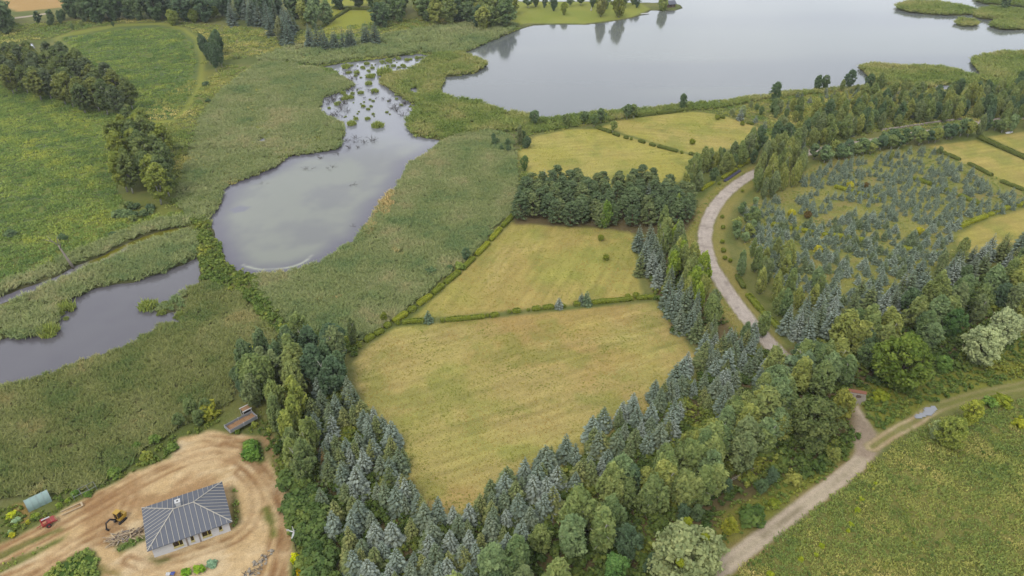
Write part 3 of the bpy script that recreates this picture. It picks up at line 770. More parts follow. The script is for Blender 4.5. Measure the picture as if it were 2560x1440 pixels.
def ball(name, seed, npc=420, leaf=0.2, squash=1.0, rad=1.0, lumps=9):
    r = np.random.default_rng(seed)
    p1 = cloud(r, np.array([[0, 0, rad * squash]]), np.array([[rad, rad, rad * squash]]) * 0.92, npc, leaf, 0, 0, 0.2, 0.86)
    d = rand_dirs(r, lumps); d[:, 2] = np.abs(d[:, 2])
    p2 = cloud(r, d * rad * 0.6 * np.array([1, 1, squash]) + [0, 0, rad * squash], np.full((lumps, 3), rad * 0.42), npc // lumps // 2, leaf, 0, 0, 0.6)
    return crown_mesh(name, [p1, p2], M_LEAF)

def shrub(name, seed, h=2.0, w=2.4, n=22, npc=42, leaf=0.2):
    r = np.random.default_rng(seed); a = r.random(n) * 6.28; q = np.sqrt(r.random(n)) * w * 0.38; z = h * (0.2 + 0.6 * r.random(n)) * (1 - (q / w) ** 2 * 1.6)
    c = np.stack([np.cos(a) * q, np.sin(a) * q, z], 1); rd = w * (0.14 + 0.1 * r.random((n, 1))) * np.array([[1, 1, 0.9]])
    c[:, 2] = np.maximum(c[:, 2], rd[:, 2] * 0.7)
    return crown_mesh(name, [cloud(r, c, rd, npc, leaf, 0, 0, 0.6)], M_LEAF)

KINDS = {}
def kind(key, variants, h0): KINDS[key] = (variants, h0)
kind('spruce', [(spruce('crown', 100 + i, 8.0, 3.3 + 0.3 * (i % 4), 14 + i % 3), trunk_mesh('trunk', np.random.default_rng(i), 7.6, 0.14, M_BARK, 0)) for i in range(9)], 8.0)
kind('young_spruce', [(spruce('crown', 140 + i, 2.8, 1.9 + 0.15 * (i % 3), 10, 0.0), None) for i in range(5)], 2.8)
kind('birch', [(broadleaf('crown', 200 + i, 11.0, 5.0 + 0.4 * (i % 3), 0.15, 170, 36, 0.21, 0.098, droop=0.9, elong=2.5, top=0.6, lobes=3), trunk_mesh('trunk', np.random.default_rng(20 + i), 10.5, 0.15, M_BIRCH, 7, 0.25, 0.3, 0.05, 1 + i % 2)) for i in range(6)], 11.0)
kind('alder', [(broadleaf('crown', 230 + i, 12.0, 5.4, 0.2, 130, 42, 0.23, 0.125, elong=1.2, top=0.6), trunk_mesh('trunk', np.random.default_rng(30 + i), 11.0, 0.17, M_BIRCH, 6, 0.22, 0.3, 0.06, 2)) for i in range(5)], 12.0)
kind('broad', [(broadleaf('crown', 260 + i, 10.0, 7.6, 0.1, 150, 46, 0.23, 0.115, lobes=6), trunk_mesh('trunk', np.random.default_rng(40 + i), 8.5, 0.26, M_BARK, 8, 0.4, 0.22)) for i in range(5)], 10.0)
kind('willow', [(broadleaf('crown', 280 + i, 11.0, 10.5, 0.05, 240, 56, 0.25, 0.092, lobes=14), trunk_mesh('trunk', np.random.default_rng(50 + i), 8.5, 0.34, M_BARK, 9, 0.5, 0.15, 0.05, 2)) for i in range(3)], 11.0)
kind('pine', [(pine('crown', 300 + i, 9.0, 5.0), trunk_mesh('trunk', np.random.default_rng(60 + i), 8.4, 0.17, M_PINEBARK, 7, 0.26, 0.2)) for i in range(5)], 9.0)
kind('small_tree', [(broadleaf('crown', 320 + i, 4.5, 3.4, 0.3, 42, 46, 0.2, 0.16), trunk_mesh('trunk', np.random.default_rng(70 + i), 4.0, 0.09, M_BIRCH, 5, 0.3, 0.4)) for i in range(4)], 4.5)
kind('far_tree', [(broadleaf('crown', 340 + i, 16.0, 10.0, 0.06, 85, 42, 0.5, 0.13, lobes=4), trunk_mesh('trunk', np.random.default_rng(80 + i), 14.0, 0.34, M_BARK, 5, 0.3, 0.2)) for i in range(4)], 16.0)
kind('shrub', [(shrub('crown', 360 + i), None) for i in range(5)], 2.0)
kind('ball', [(ball('crown', 380 + i), None) for i in range(3)], 2.0)
kind('drooping', [(broadleaf('crown', 390 + i, 8.0, 6.0, 0.02, 70, 60, 0.26, 0.13, droop=1.2, elong=2.0), trunk_mesh('trunk', np.random.default_rng(90 + i), 7.0, 0.2, M_BARK, 6, 0.3, 0.3)) for i in range(2)], 8.0)

# object colours, leaf albedo
FG = 3.0
def L_(r, g, b, k=1.0): return C(r, g, b, FG * k)
BLUE = [L_(108, 119, 108, .95), L_(101, 113, 100, .88), L_(115, 123, 114, 1.0), L_(106, 116, 98, .86), L_(98, 110, 88, .85)]
YOUNG = [L_(108, 121, 104, .95), L_(102, 115, 98, .9), L_(114, 125, 111, 1.0), L_(98, 111, 80, .88)]
OLIVE = [L_(96, 104, 66), L_(104, 108, 66), L_(90, 100, 68)]
GREENS = [L_(98, 110, 66), L_(110, 120, 70), L_(92, 108, 68), L_(118, 124, 66), L_(104, 120, 80)]
BIRCHC = [L_(112, 120, 70), L_(104, 116, 68), L_(122, 127, 68), L_(102, 112, 74)]
DARKG = [L_(80, 97, 66), L_(86, 101, 68), L_(76, 93, 68)]
SILVER = [L_(128, 136, 92, .9), L_(124, 132, 92, .9)]
PINEC = [L_(88, 102, 68, .75), L_(82, 96, 66, .75), L_(96, 106, 68, .75)]
YELLOWG = [L_(136, 138, 46), L_(128, 134, 50)]

NTREE = 0
def plant(kd, name, x, y, h, col, label, cat, group=None, squash=1.0, parts=True, z=None, lean=0.0):
    """one individual plant: an Empty with crown and trunk, or one mesh where no trunk shows"""
    global NTREE
    var, h0 = KINDS[kd]; cr, tr = var[int(rng.integers(len(var)))]
    s = h / h0; sc = (s * squash, s * squash, s); rz = float(rng.random() * 6.28)
    zz = float(ground_z(x, y)) if z is None else z
    NTREE += 1
    if tr is None or not parts:
        o = link(name, cr, None, (x, y, zz - 0.03), rz, sc); o.color = col; tag(o, label, cat, group); root = o
    else:
        root = empty(name, (x, y, zz), rz); root.scale = sc; tag(root, label, cat, group)
        c = link('crown', cr, root); c.color = col; link('trunk', tr, root)
    if lean: root.rotation_euler = (rng.normal() * lean, rng.normal() * lean, rz)
    return root

def sample(poly, spacing, jitter=0.42, seed=None):
    r = np.random.default_rng(seed if seed is not None else int(rng.integers(1e9)))
    lo, hi = poly.min(0), poly.max(0); pts = []
    row = 0; y = lo[1]
    while y <= hi[1]:
        xs = np.arange(lo[0] + (spacing / 2 if row % 2 else 0), hi[0] + spacing, spacing)
        for x in xs:
            pts.append((x + r.normal() * jitter * spacing * 0.6, y + r.normal() * jitter * spacing * 0.6))
        y += spacing * 0.87; row += 1
    pts = np.array(pts)
    if not len(pts): return pts
    return pts[sdf(poly, pts[:, 0], pts[:, 1]) < 0]

def stand(kd, name, cat, pxpoly, spacing, hr, cols, label, group, zc=0.5, squash=(0.9, 1.15), keep=1.0, parts=True, lean=0.02, avoid=None):
    """a stand of individual trees; pxpoly outlines the CROWNS in the photo, seen at half tree height"""
    poly = PP(pxpoly, zc * (hr[0] + hr[1]) / 2); n = 0
    pts = sample(poly, spacing); pts = pts[rng.random(len(pts)) <= keep] if len(pts) else pts
    big = len(pts) > 7; base_label, base_group = label, group
    if big:
        xq = np.quantile(pts[:, 0] / pts[:, 1], [1 / 3, 2 / 3]); ym = np.median(pts[:, 1])
    for x, y in pts:
        if big:
            sub = ('front' if y < ym else 'back') + ' ' + ('left' if x / y < xq[0] else ('right' if x / y > xq[1] else 'middle'))
            label, group = base_label + ', ' + sub, base_group + ', ' + sub
        if water_d(x, y) < 0.3: continue
        if avoid is not None and any(sdf(a, np.array([x]), np.array([y]))[0] < 0 for a in avoid): continue
        h = hr[0] + (hr[1] - hr[0]) * rng.random()
        plant(kd, name, float(x), float(y), h, cols[int(rng.integers(len(cols)))], label, cat, group, squash[0] + (squash[1] - squash[0]) * rng.random(), parts, lean=lean); n += 1
    return n
def lone(kd, name, cat, px, py, h, col, label, group=None, squash=1.0, parts=True):
    x, y = P(px, py); return plant(kd, name, x, y, h, col, label, cat, group, squash, parts)

# ================================================================== trees, stand by stand
SP, BI, DE = 'spruce_tree', 'birch_tree', 'leafy_tree'
# --- near triangle: spruce belt round the point of the big field
sp_avoid = [PP([(1055, 1060), (1230, 1090), (1330, 1105), (1400, 1060), (1500, 985), (1690, 870), (1700, 780), (960, 860), (905, 950)], 0)]
TRI = [([(765, 985), (850, 945), (920, 1010), (985, 1090), (1040, 1200), (1000, 1260), (900, 1250), (800, 1200)], 'in the left arm of the belt beside the big field'),
       ([(790, 1210), (900, 1255), (1040, 1215), (1110, 1300), (1110, 1440), (1080, 1475), (870, 1475), (830, 1370)], 'in the belt at the bottom, left of the field point'),
       ([(1110, 1290), (1230, 1215), (1340, 1150), (1450, 1180), (1370, 1280), (1290, 1370), (1120, 1465)], 'in the belt below the point of the big field'),
       ([(1340, 1150), (1480, 1055), (1600, 985), (1730, 1000), (1680, 1080), (1540, 1160), (1440, 1200)], 'on the lower right edge of the big field'),
       ([(1600, 980), (1745, 875), (1780, 810), (1920, 880), (1925, 940), (1840, 1010), (1720, 1010)], 'beside the hidden bend of the gravel lane')]
for poly_, where in TRI:
    kf = 0.95 if 'hidden' in where else 1.0
    stand('spruce', SP, 'spruce', poly_, 3.35, (4.8, 7.6), BLUE, 'blue-grey spruce crowded ' + where, 'blue spruces ' + where, keep=0.78 * kf, squash=(1.2, 1.6))
    stand('spruce', SP, 'spruce', poly_, 4.4, (4.6, 6.6), OLIVE, 'olive-green spruce crowded ' + where, 'green spruces ' + where, keep=0.7 * kf, squash=(1.25, 1.6))
# --- broadleaf belt between the spruces and the track
DEC = [([(1130, 1480), (1300, 1385), (1400, 1400), (1440, 1450), (1400, 1500), (1150, 1500)], 'at the bottom edge right of the spruces', GREENS + BIRCHC),
       ([(1310, 1380), (1390, 1300), (1510, 1210), (1580, 1270), (1570, 1350), (1430, 1400)], 'between the spruce belt and the silvery willow', GREENS + BIRCHC + [L_(98, 116, 82)]),
       ([(1520, 1205), (1680, 1115), (1780, 1070), (1810, 1140), (1780, 1225), (1610, 1280)], 'in the middle of the belt along the track', BIRCHC + GREENS),
       ([(1690, 1105), (1830, 1030), (1930, 950), (1970, 970), (1950, 1060), (1890, 1160), (1810, 1180)], 'in the belt above the log fence', BIRCHC + GREENS),
       ([(1925, 905), (2000, 870), (2100, 900), (2130, 940), (2000, 960)], 'near the hidden end of the lane', BIRCHC + GREENS)]
for poly_, where, cols in DEC:
    stand('birch', BI, 'birch', poly_, 4.9, (8.0, 10.8), cols, 'drooping light green birch ' + where, 'birches ' + where, keep=0.88, squash=(1.2, 1.55))
    stand('broad', DE, 'tree', poly_, 6.0, (6.5, 9.0), GREENS + DARKG + [L_(104, 120, 88)], 'rounded green broadleaf tree ' + where, 'broadleaf trees ' + where, keep=0.9, squash=(0.95, 1.15))
stand('broad', 'undergrowth_tree', 'tree', [(1560, 1340), (1640, 1290), (1800, 1190), (1900, 1130), (2000, 1150), (2040, 1190), (1900, 1225), (1790, 1260), (1640, 1420), (1560, 1430)], 4.5, (3.6, 5.2), DARKG, 'low dark green bushy tree at the foot of the belt', 'low trees at the foot of the belt', keep=0.8, squash=(0.8, 1.1))
w_ = lone('willow', 'willow_tree', 'willow', 1692, 1470, 13.0, SILVER[0], 'big silvery willow with yellow mistletoe clumps at the bottom beside the track', squash=1.18)
for (mx_, my_, mz_) in ((-1.0, -2.6, 8.9), (0.8, 2.6, 9.8), (2.4, 0.6, 9.3), (4.9, -2.0, 4.2)):
    m_ = link('mistletoe', KINDS['ball'][0][0][0], w_, Vector((mx_, my_, mz_)) @ Matrix.Rotation(w_.rotation_euler.z, 3, 'Z'), 0, 0.5); m_.color = C(138, 146, 42, 2.0)
lone('broad', 'lime_tree', 'tree', 1530, 1462, 7.0, L_(88, 116, 62), 'dark green bushy tree with yellow sprays left of the silvery willow', squash=1.0)
lone('willow', 'chestnut_tree', 'tree', 2242, 972, 14.0, L_(98, 114, 50, .85), 'large rounded yellow-green chestnut tree above the stone wall', squash=1.02)
lone('willow', 'chestnut_tree', 'tree', 2022, 1118, 12.0, L_(92, 102, 60, .9), 'large dense dull green tree left of the stone wall', squash=1.02)
lone('broad', 'chestnut_tree', 'tree', 2085, 1068, 10.0, L_(116, 118, 56), 'olive-green rounded tree leaning against the larger dull green one', squash=0.8)
stand('broad', 'bushy_tree', 'tree', [(2000, 1120), (2100, 1090), (2140, 1110), (2110, 1150), (2020, 1170)], 4.2, (3.2, 4.4), YELLOWG + GREENS, 'yellow-green bush crowding the bend of the track', 'bushes at the bend of the track')
lone('shrub', 'bush', 'bush', 1978, 1208, 2.6, L_(130, 132, 66, .85), 'feathery yellow-green bush alone on the verge above the track', squash=1.1)
lone('shrub', 'bush', 'bush', 1880, 1305, 3.6, L_(86, 106, 54, .8), 'dark green bush on the verge between the willow and the track', squash=1.2)
lone('broad', 'bush', 'bush', 1820, 1340, 4.6, L_(126, 128, 48), 'yellowish bush squeezed between the silvery willow and the track', squash=0.9)
lone('shrub', 'bush', 'bush', 1935, 1262, 1.4, L_(112, 124, 44, .8), 'low bright green bush at the edge of the track', squash=1.3)
# --- right hand belt along the plantation
stand('spruce', SP, 'spruce', [(1955, 800), (2030, 760), (2110, 735), (2120, 790), (2060, 830), (2000, 850)], 3.9, (8.5, 10.5), BLUE, 'tall blue spruce at the left end of the right belt beside the lane', 'blue spruces beside the lane', squash=(1.0, 1.25))
RB = [([(2110, 735), (2260, 700), (2330, 650), (2350, 700), (2260, 760), (2120, 800)], 'in the right belt below the plantation'), ([(2330, 655), (2450, 625), (2620, 570), (2620, 620), (2480, 670), (2350, 700)], 'in the right belt near the frame edge')]
for poly_, where in RB:
    stand('spruce', SP, 'spruce', poly_, 4.3, (6.5, 9.0), BLUE + BLUE + OLIVE, 'blue-grey spruce ' + where, 'spruces ' + where, keep=0.85, squash=(1.15, 1.45))
RB2 = [([(1990, 850), (2130, 800), (2260, 770), (2300, 830), (2200, 900), (2110, 900)], 'behind the chestnut tree'), ([(2260, 765), (2360, 700), (2450, 680), (2500, 740), (2420, 810), (2320, 850)], 'left of the pale right hand willow'), ([(2450, 680), (2620, 620), (2640, 760), (2560, 790), (2500, 750)], 'at the right edge of the picture')]
for poly_, where in RB2:
    stand('birch', BI, 'birch', poly_, 6.0, (8.5, 11.5), BIRCHC + GREENS, 'grey-green birch in the right belt ' + where, 'right belt birches ' + where, keep=0.9, squash=(1.1, 1.45))
    stand('broad', DE, 'tree', poly_, 5.6, (7.0, 9.0), GREENS + DARKG, 'mid-green broadleaf tree in the right belt ' + where, 'right belt broadleaf trees ' + where, keep=0.5, squash=(0.75, 0.95))
lone('willow', 'willow_tree', 'willow', 2440, 912, 10.4, L_(138, 146, 104, 1.05), 'pale silvery willow at the right, nearer of the pair', squash=0.92)
lone('willow', 'willow_tree', 'willow', 2488, 862, 10.0, L_(136, 144, 104, 1.05), 'pale silvery willow at the right, farther of the pair', squash=0.95)
lone('broad', DE, 'tree', 2370, 850, 9.0, L_(72, 96, 54), 'dark green tree between the chestnut and the pale willows', squash=0.85)
stand('broad', 'bushy_tree', 'tree', [(1800, 1030), (1880, 985), (1960, 1010), (1950, 1090), (1880, 1150), (1820, 1150)], 5.6, (6.5, 8.5), GREENS + BIRCHC, 'leafy green tree in the middle of the belt left of the dull green chestnut', 'leafy trees left of the dull green chestnut', squash=(0.9, 1.15))
lone('broad', 'bush', 'bush', 2350, 935, 5.0, L_(92, 116, 56), 'green thicket right of the chestnut tree', squash=1.1)
lone('shrub', 'bush', 'bush', 2200, 1000, 2.6, L_(124, 132, 44, .85), 'bright yellow-green shrub right of the stone wall', squash=1.3)
lone('willow', 'willow_tree', 'willow', 2372, 1118, 7.4, L_(118, 127, 60), 'low spreading willow bush beside the puddle', squash=1.0)
lone('broad', 'willow_bush', 'bush', 2330, 1098, 5.0, L_(134, 144, 96), 'pale sage willow bush overhanging the puddle', squash=0.85)
lone('broad', 'willow_bush', 'bush', 2418, 1066, 7.0, L_(132, 138, 56), 'yellow-green willow bush behind the low spreading one', squash=0.9)
lone('shrub', 'bush', 'bush', 2505, 1010, 2.4, L_(126, 134, 46, .85), 'vivid yellow-green shrub by the side track at right', squash=1.5)
lone('shrub', 'bush', 'bush', 2545, 1065, 2.0, L_(128, 132, 40), 'small yellow-green shrub at the right edge of the meadow', squash=1.3)
lone('shrub', 'bush', 'bush', 2470, 1015, 2.2, L_(92, 116, 52), 'darker green shrub left of the vivid one by the side track', squash=1.2)
# meadow weeds bottom right
for i_, (a_, b_) in enumerate(((2187, 1208), (2153, 1248), (2142, 1275), (2120, 1326), (2128, 1310), (2053, 1363), (2040, 1385), (2002, 1398), (1925, 1435))):
    lone('shrub', 'weed_clump', 'plant', a_, b_ + 3, 0.6 + 0.15 * (i_ % 3), L_(134, 146, 42, .85), ['lime green weed clump topmost in the bottom right meadow', 'spread lime weed clump second from the top in the right meadow', 'small lime weed clump third from the top in the right meadow', 'larger lime weed clump of the upright pair in the right meadow', 'small lime weed touching the larger clump in the right meadow', 'upper lime weed clump of the lower left pair in the right meadow', 'lower lime weed clump of the lower left pair in the right meadow', 'pale lime weed clump left of the lower pair in the right meadow', 'lime weed clump at the bottom edge beside the track'][i_], 'lime weeds in the right meadow', squash=1.1)
# --- left birches above the sand
stand('birch', BI, 'birch', [(590, 920), (650, 870), (720, 845), (800, 830), (865, 895), (865, 950), (760, 970), (610, 975)], 4.6, (8.5, 11.5), BIRCHC[:2] + BIRCHC[3:] + DARKG, 'grey-green weeping birch at the upper left end of the near belt', 'birches at the upper left end of the near belt', squash=(1.15, 1.5))
stand('birch', BI, 'birch', [(680, 970), (760, 980), (790, 1080), (800, 1150), (730, 1170), (690, 1090)], 4.0, (8.5, 11.5), [L_(118, 126, 62), L_(108, 118, 66), L_(98, 110, 68)], 'bright green birch between the tipper truck and the spruces', 'birches between the truck and the spruces')
stand('shrub', 'bush', 'bush', [(700, 1180), (770, 1170), (800, 1280), (830, 1380), (860, 1460), (790, 1480), (760, 1400), (735, 1280)], 2.2, (2.4, 3.8), [L_(92, 110, 60, .8), L_(84, 103, 58, .8), L_(102, 116, 60, .8)], 'fresh green bush along the edge of the sandy plot', 'bushes along the edge of the sandy plot', squash=(0.9, 1.3))
stand('broad', 'bushy_tree', 'tree', [(590, 905), (640, 900), (660, 990), (600, 1000)], 3.4, (4.0, 5.5), DARKG, 'dark bushy tree left of the birches', 'dark bushy trees left of the birches')
lone('shrub', 'bush', 'bush', 628, 892, 2.6, L_(166, 166, 34), 'bright yellow-leaved bush at the reed edge left of the birches', squash=1.2)
lone('spruce', SP, 'spruce', 815, 1185, 6.8, C(150, 118, 76, 1.2), 'dead reddish-brown spruce among the blue ones, the larger', squash=0.8)
lone('spruce', SP, 'spruce', 772, 1200, 5.0, C(140, 112, 76, 1.2), 'dead brownish small spruce at the edge of the bushes', squash=0.7)
for a_, b_, h_, c_, l_ in ((740, 1400, 1.3, L_(160, 164, 24), 'yellow-green bush below the small wind turbine'), (757, 1432, 1.5, C(205, 178, 20, 1.3), 'yellow-flowered bush at the bottom edge near the turbine'), (778, 1420, 1.4, L_(164, 160, 30), 'yellowish bush right of the yellow-flowered one')):
    lone('shrub', 'bush', 'bush', a_, b_, h_, c_, l_, squash=1.2)
# --- left of the sand: alder bushes, garden
stand('broad', 'bushy_tree', 'tree', [(430, 1020), (500, 1000), (540, 1040), (500, 1080), (440, 1080), (410, 1060)], 4.0, (3.4, 4.6), [L_(98, 112, 70), L_(104, 118, 72)], 'grey-green sallow bush in the reeds left of the tipper truck', 'sallow bushes left of the truck')
lone('shrub', 'bush', 'bush', 528, 1040, 3.4, L_(126, 128, 50), 'yellowish sallow bush nearest the tipper truck', squash=1.1)
stand('shrub', 'bush', 'bush', [(330, 1110), (400, 1085), (440, 1090), (430, 1120), (350, 1160), (290, 1200), (260, 1210)], 3.0, (1.6, 2.4), [L_(92, 112, 54), L_(120, 126, 58)], 'leafy green bush on the bank along the sand edge', 'bushes on the bank along the sand edge', keep=0.8)
stand('shrub', 'bush', 'bush', [(545, 1058), (640, 1020), (690, 1060), (700, 1130), (668, 1120), (640, 1075), (580, 1085)], 2.6, (0.9, 1.5), [L_(104, 122, 50), L_(118, 126, 58)], 'low bush growing round the tipper truck', 'low bushes round the truck', keep=0.55, avoid=[PP([(565, 1090), (568, 1050), (640, 1015), (655, 1060)])])
lone('shrub', 'bush', 'bush', 632, 1140, 2.4, L_(82, 110, 48), 'dark green bush standing alone on the sand below the truck', squash=1.35)
lone('shrub', 'bush', 'bush', 628, 1120, 2.0, L_(90, 116, 50), 'smaller green bush behind the lone one on the sand', squash=1.3)
stand('shrub', 'garden_bush', 'bush', [(70, 1290), (150, 1250), (200, 1225), (240, 1220), (215, 1240), (150, 1280), (100, 1305)], 2.0, (0.8, 1.4), [L_(92, 116, 52), L_(112, 128, 52)], 'low green garden bush between the polytunnel and the track', 'garden bushes by the polytunnel', keep=0.75, avoid=[PP([(60, 1290), (66, 1240), (130, 1215), (140, 1265)]), PP([(155, 1290), (150, 1270), (200, 1255), (210, 1275)])])
stand('shrub', 'garden_bush', 'bush', [(-20, 1345), (80, 1290), (130, 1272), (135, 1285), (60, 1325), (-20, 1365)], 1.9, (0.7, 1.2), [L_(108, 124, 50), L_(146, 146, 44), L_(120, 140, 92)], 'leafy garden plant in the bed above the ploughed strip', 'garden plants above the ploughed strip', keep=0.8, avoid=[PP([(100, 1320), (100, 1290), (145, 1290), (145, 1325)])])
lone('shrub', 'garden_bush', 'bush', 32, 1292, 1.0, L_(150, 158, 44), 'yellow-green vegetable bed left of the polytunnel', squash=1.6)
lone('shrub', 'garden_bush', 'bush', 42, 1303, 0.7, L_(126, 146, 110), 'bluish cabbage bed left of the red machine', squash=1.8)
for a_, b_, h_, c_, l_ in ((467, 1432, 1.0, L_(104, 136, 44), 'bright green plant clump at the bottom, left of its neighbours'), (500, 1425, 1.1, L_(112, 140, 44), 'bright green plant clump at the bottom, middle of three'), (530, 1412, 1.1, L_(122, 148, 118), 'bluish-green plant clump at the bottom, right of three')):
    lone('shrub', 'garden_plant', 'plant', a_, b_, h_, c_, l_, squash=1.5)
# --- strip between the two middle fields and the lane
stand('spruce', SP, 'spruce', [(1595, 590), (1620, 560), (1670, 620), (1680, 700), (1630, 720), (1600, 660)], 4.2, (7.0, 9.0), BLUE + OLIVE[:1], 'blue spruce in the row right of the upper hay field', 'spruces right of the upper hay field')
stand('spruce', SP, 'spruce', [(1645, 730), (1700, 720), (1760, 760), (1750, 810), (1700, 815), (1660, 780)], 3.6, (7.5, 9.5), BLUE, 'blue spruce in the clump at the right end of the dividing hedge', 'spruces at the right end of the dividing hedge')
stand('spruce', SP, 'spruce', [(1740, 820), (1800, 800), (1850, 830), (1910, 850), (1900, 890), (1800, 890), (1740, 870)], 4.2, (6.5, 8.5), BLUE + OLIVE, 'spruce beside the lower bend of the lane', 'spruces beside the lower bend of the lane')
stand('birch', BI, 'birch', [(1640, 560), (1690, 560), (1720, 620), (1770, 690), (1800, 740), (1790, 790), (1740, 750), (1690, 690), (1660, 620)], 4.0, (8.0, 10.5), BIRCHC + [L_(112, 128, 50)], 'green birch in the row along the gravel lane', 'birches along the gravel lane')
lone('birch', BI, 'birch', 1860, 868, 7.0, L_(92, 106, 72), 'dull green birch at the lower end of the visible lane')
# --- pine grove
stand('pine', 'pine_tree', 'pine', [(1300, 470), (1345, 440), (1480, 450), (1600, 440), (1700, 455), (1740, 500), (1700, 545), (1560, 540), (1400, 530), (1300, 525)], 4.6, (7.4, 9.2), PINEC, 'dark green bushy pine in the grove between the hay fields', 'pines in the grove', squash=(0.95, 1.2))
stand('spruce', SP, 'spruce', [(1330, 450), (1700, 460), (1680, 490), (1340, 480)], 13.0, (7.0, 8.5), BLUE, 'bluish spruce standing among the pines', 'bluish spruces among the pines')
lone('birch', BI, 'birch', 1512, 570, 9.0, L_(98, 118, 54), 'bright green birch in front of the pine grove')
lone('broad', DE, 'tree', 1500, 568, 3.6, L_(84, 112, 54), 'low green bush at the foot of the bright birch', squash=1.1)
lone('birch', BI, 'birch', 1690, 545, 8.0, L_(106, 120, 56), 'pale birch at the right side of the pine grove')
lone('broad', DE, 'tree', 1312, 428, 6.0, L_(84, 104, 58), 'dark bushy tree at the left corner of the field behind the pines', squash=0.8)
stand('broad', 'bushy_tree', 'tree', [(1290, 335), (1325, 330), (1330, 360), (1295, 370)], 5, (4, 5.5), DARKG, 'dark shrubby tree at the upper left field corner', 'shrubby trees at the upper left field corner')
lone('birch', BI, 'birch', 1300, 365, 8.0, L_(100, 108, 72), 'slender greyish tree left of the upper field')
# --- lakeside row
for a_, b_, h_, k_, c_, l_ in ((1337, 316, 6.5, 'small_tree', DARKG[0], 'dark oval tree on the near lake shore, leftmost of the row'), (1415, 318, 5.5, 'small_tree', GREENS[0], 'small white-stemmed tree on the lake shore, second of the row'), (1460, 312, 5.5, 'small_tree', DARKG[1], 'small dark tree on the lake shore, left of three close together'), (1485, 318, 5.5, 'small_tree', GREENS[2], 'small green tree on the lake shore, front of three close together'), (1502, 308, 6.0, 'small_tree', DARKG[1], 'small round tree on the lake shore, right of three close together'),
                               (1567, 300, 6.5, 'small_tree', DARKG[1], 'white-stemmed round tree on the lake shore, left of a pair'), (1584, 297, 6.0, 'small_tree', GREENS[0], 'white-stemmed round tree on the lake shore, right of a pair'), (1532, 332, 4.8, 'small_tree', GREENS[1], 'small round tree growing in the dotted hedge'),
                               (1706, 274, 7.0, 'broad', DARKG[0], 'dark conical bushy tree alone on the lake shore'), (1935, 262, 10.0, 'broad', DARKG[0], 'tall rounded dark tree on the lake shore before the young spruces'), (1932, 285, 7.0, 'broad', GREENS[2], 'dense green tree below the tall rounded lakeside tree'),
                               (2042, 227, 8.0, 'broad', DARKG[0], 'rounded dark lakeside tree, left of a touching pair'), (2060, 225, 7.0, 'broad', DARKG[1], 'rounded dark lakeside tree, right of a touching pair'), (2122, 222, 9.0, 'broad', DARKG[2], 'dense dark round tree standing against the lake'),
                               (2170, 226, 8.0, 'broad', DARKG[0], 'dark round tree beside the reed peninsula'), (2195, 232, 9.0, 'birch', GREENS[0], 'bushy green tree at the root of the reed peninsula'), (2395, 240, 8.0, 'broad', DARKG[0], 'dark broad tree by the small inlet at right'), (2375, 240, 6.5, 'broad', GREENS[0], 'mid-green tree left of the dark one by the inlet'), (2465, 228, 5.5, 'broad', DARKG[1], 'small dark tree before the right reed bed'), (2548, 222, 8.5, 'broad', DARKG[0], 'tall dark tree at the right edge by the lake'),
                               (1888, 308, 3.5, 'young_spruce', BLUE[0], 'small blue spruce at the corner of the lakeside field'), (1850, 300, 5.0, 'young_spruce', BLUE[2], 'pale blue spruce beside the sage willow bush'), (1910, 322, 4.0, 'young_spruce', BLUE[1], 'blue spruce at the right tip of the lakeside field')):
    lone(k_, 'spruce_tree' if 'spruce' in k_ else ('birch_tree' if k_ == 'birch' else 'leafy_tree'), 'spruce' if 'spruce' in k_ else 'tree', a_, b_, h_, c_, l_, squash=0.85 if k_ == 'broad' else 1.0)
lone('willow', 'willow_bush', 'bush', 1855, 292, 5.0, L_(128, 138, 96), 'pale sage willow bush at the lakeside field corner', squash=0.8)
stand('broad', 'bushy_tree', 'tree', [(1940, 255), (2000, 245), (2010, 290), (1960, 310), (1930, 290)], 5.5, (4.5, 6.5), GREENS + SILVER[1:], 'grey-green bushy tree below the tall lakeside tree', 'bushy trees below the tall lakeside tree', squash=(0.7, 0.9))
stand('broad', 'bushy_tree', 'tree', [(2060, 205), (2160, 208), (2240, 205), (2350, 215), (2330, 240), (2200, 232), (2080, 225)], 8.0, (4.0, 6.0), GREENS, 'small bushy tree between the young spruces and the lake', 'bushy trees between the young spruces and the lake', keep=0.5, squash=(0.7, 0.9))
stand('young_spruce', 'young_spruce', 'spruce', [(1950, 235), (2100, 215), (2300, 225), (2330, 250), (2150, 270), (2040, 290), (1960, 280)], 4.6, (2.0, 3.6), BLUE, 'young blue spruce in the lakeside clearing', 'young spruces in the lakeside clearing', keep=0.6)
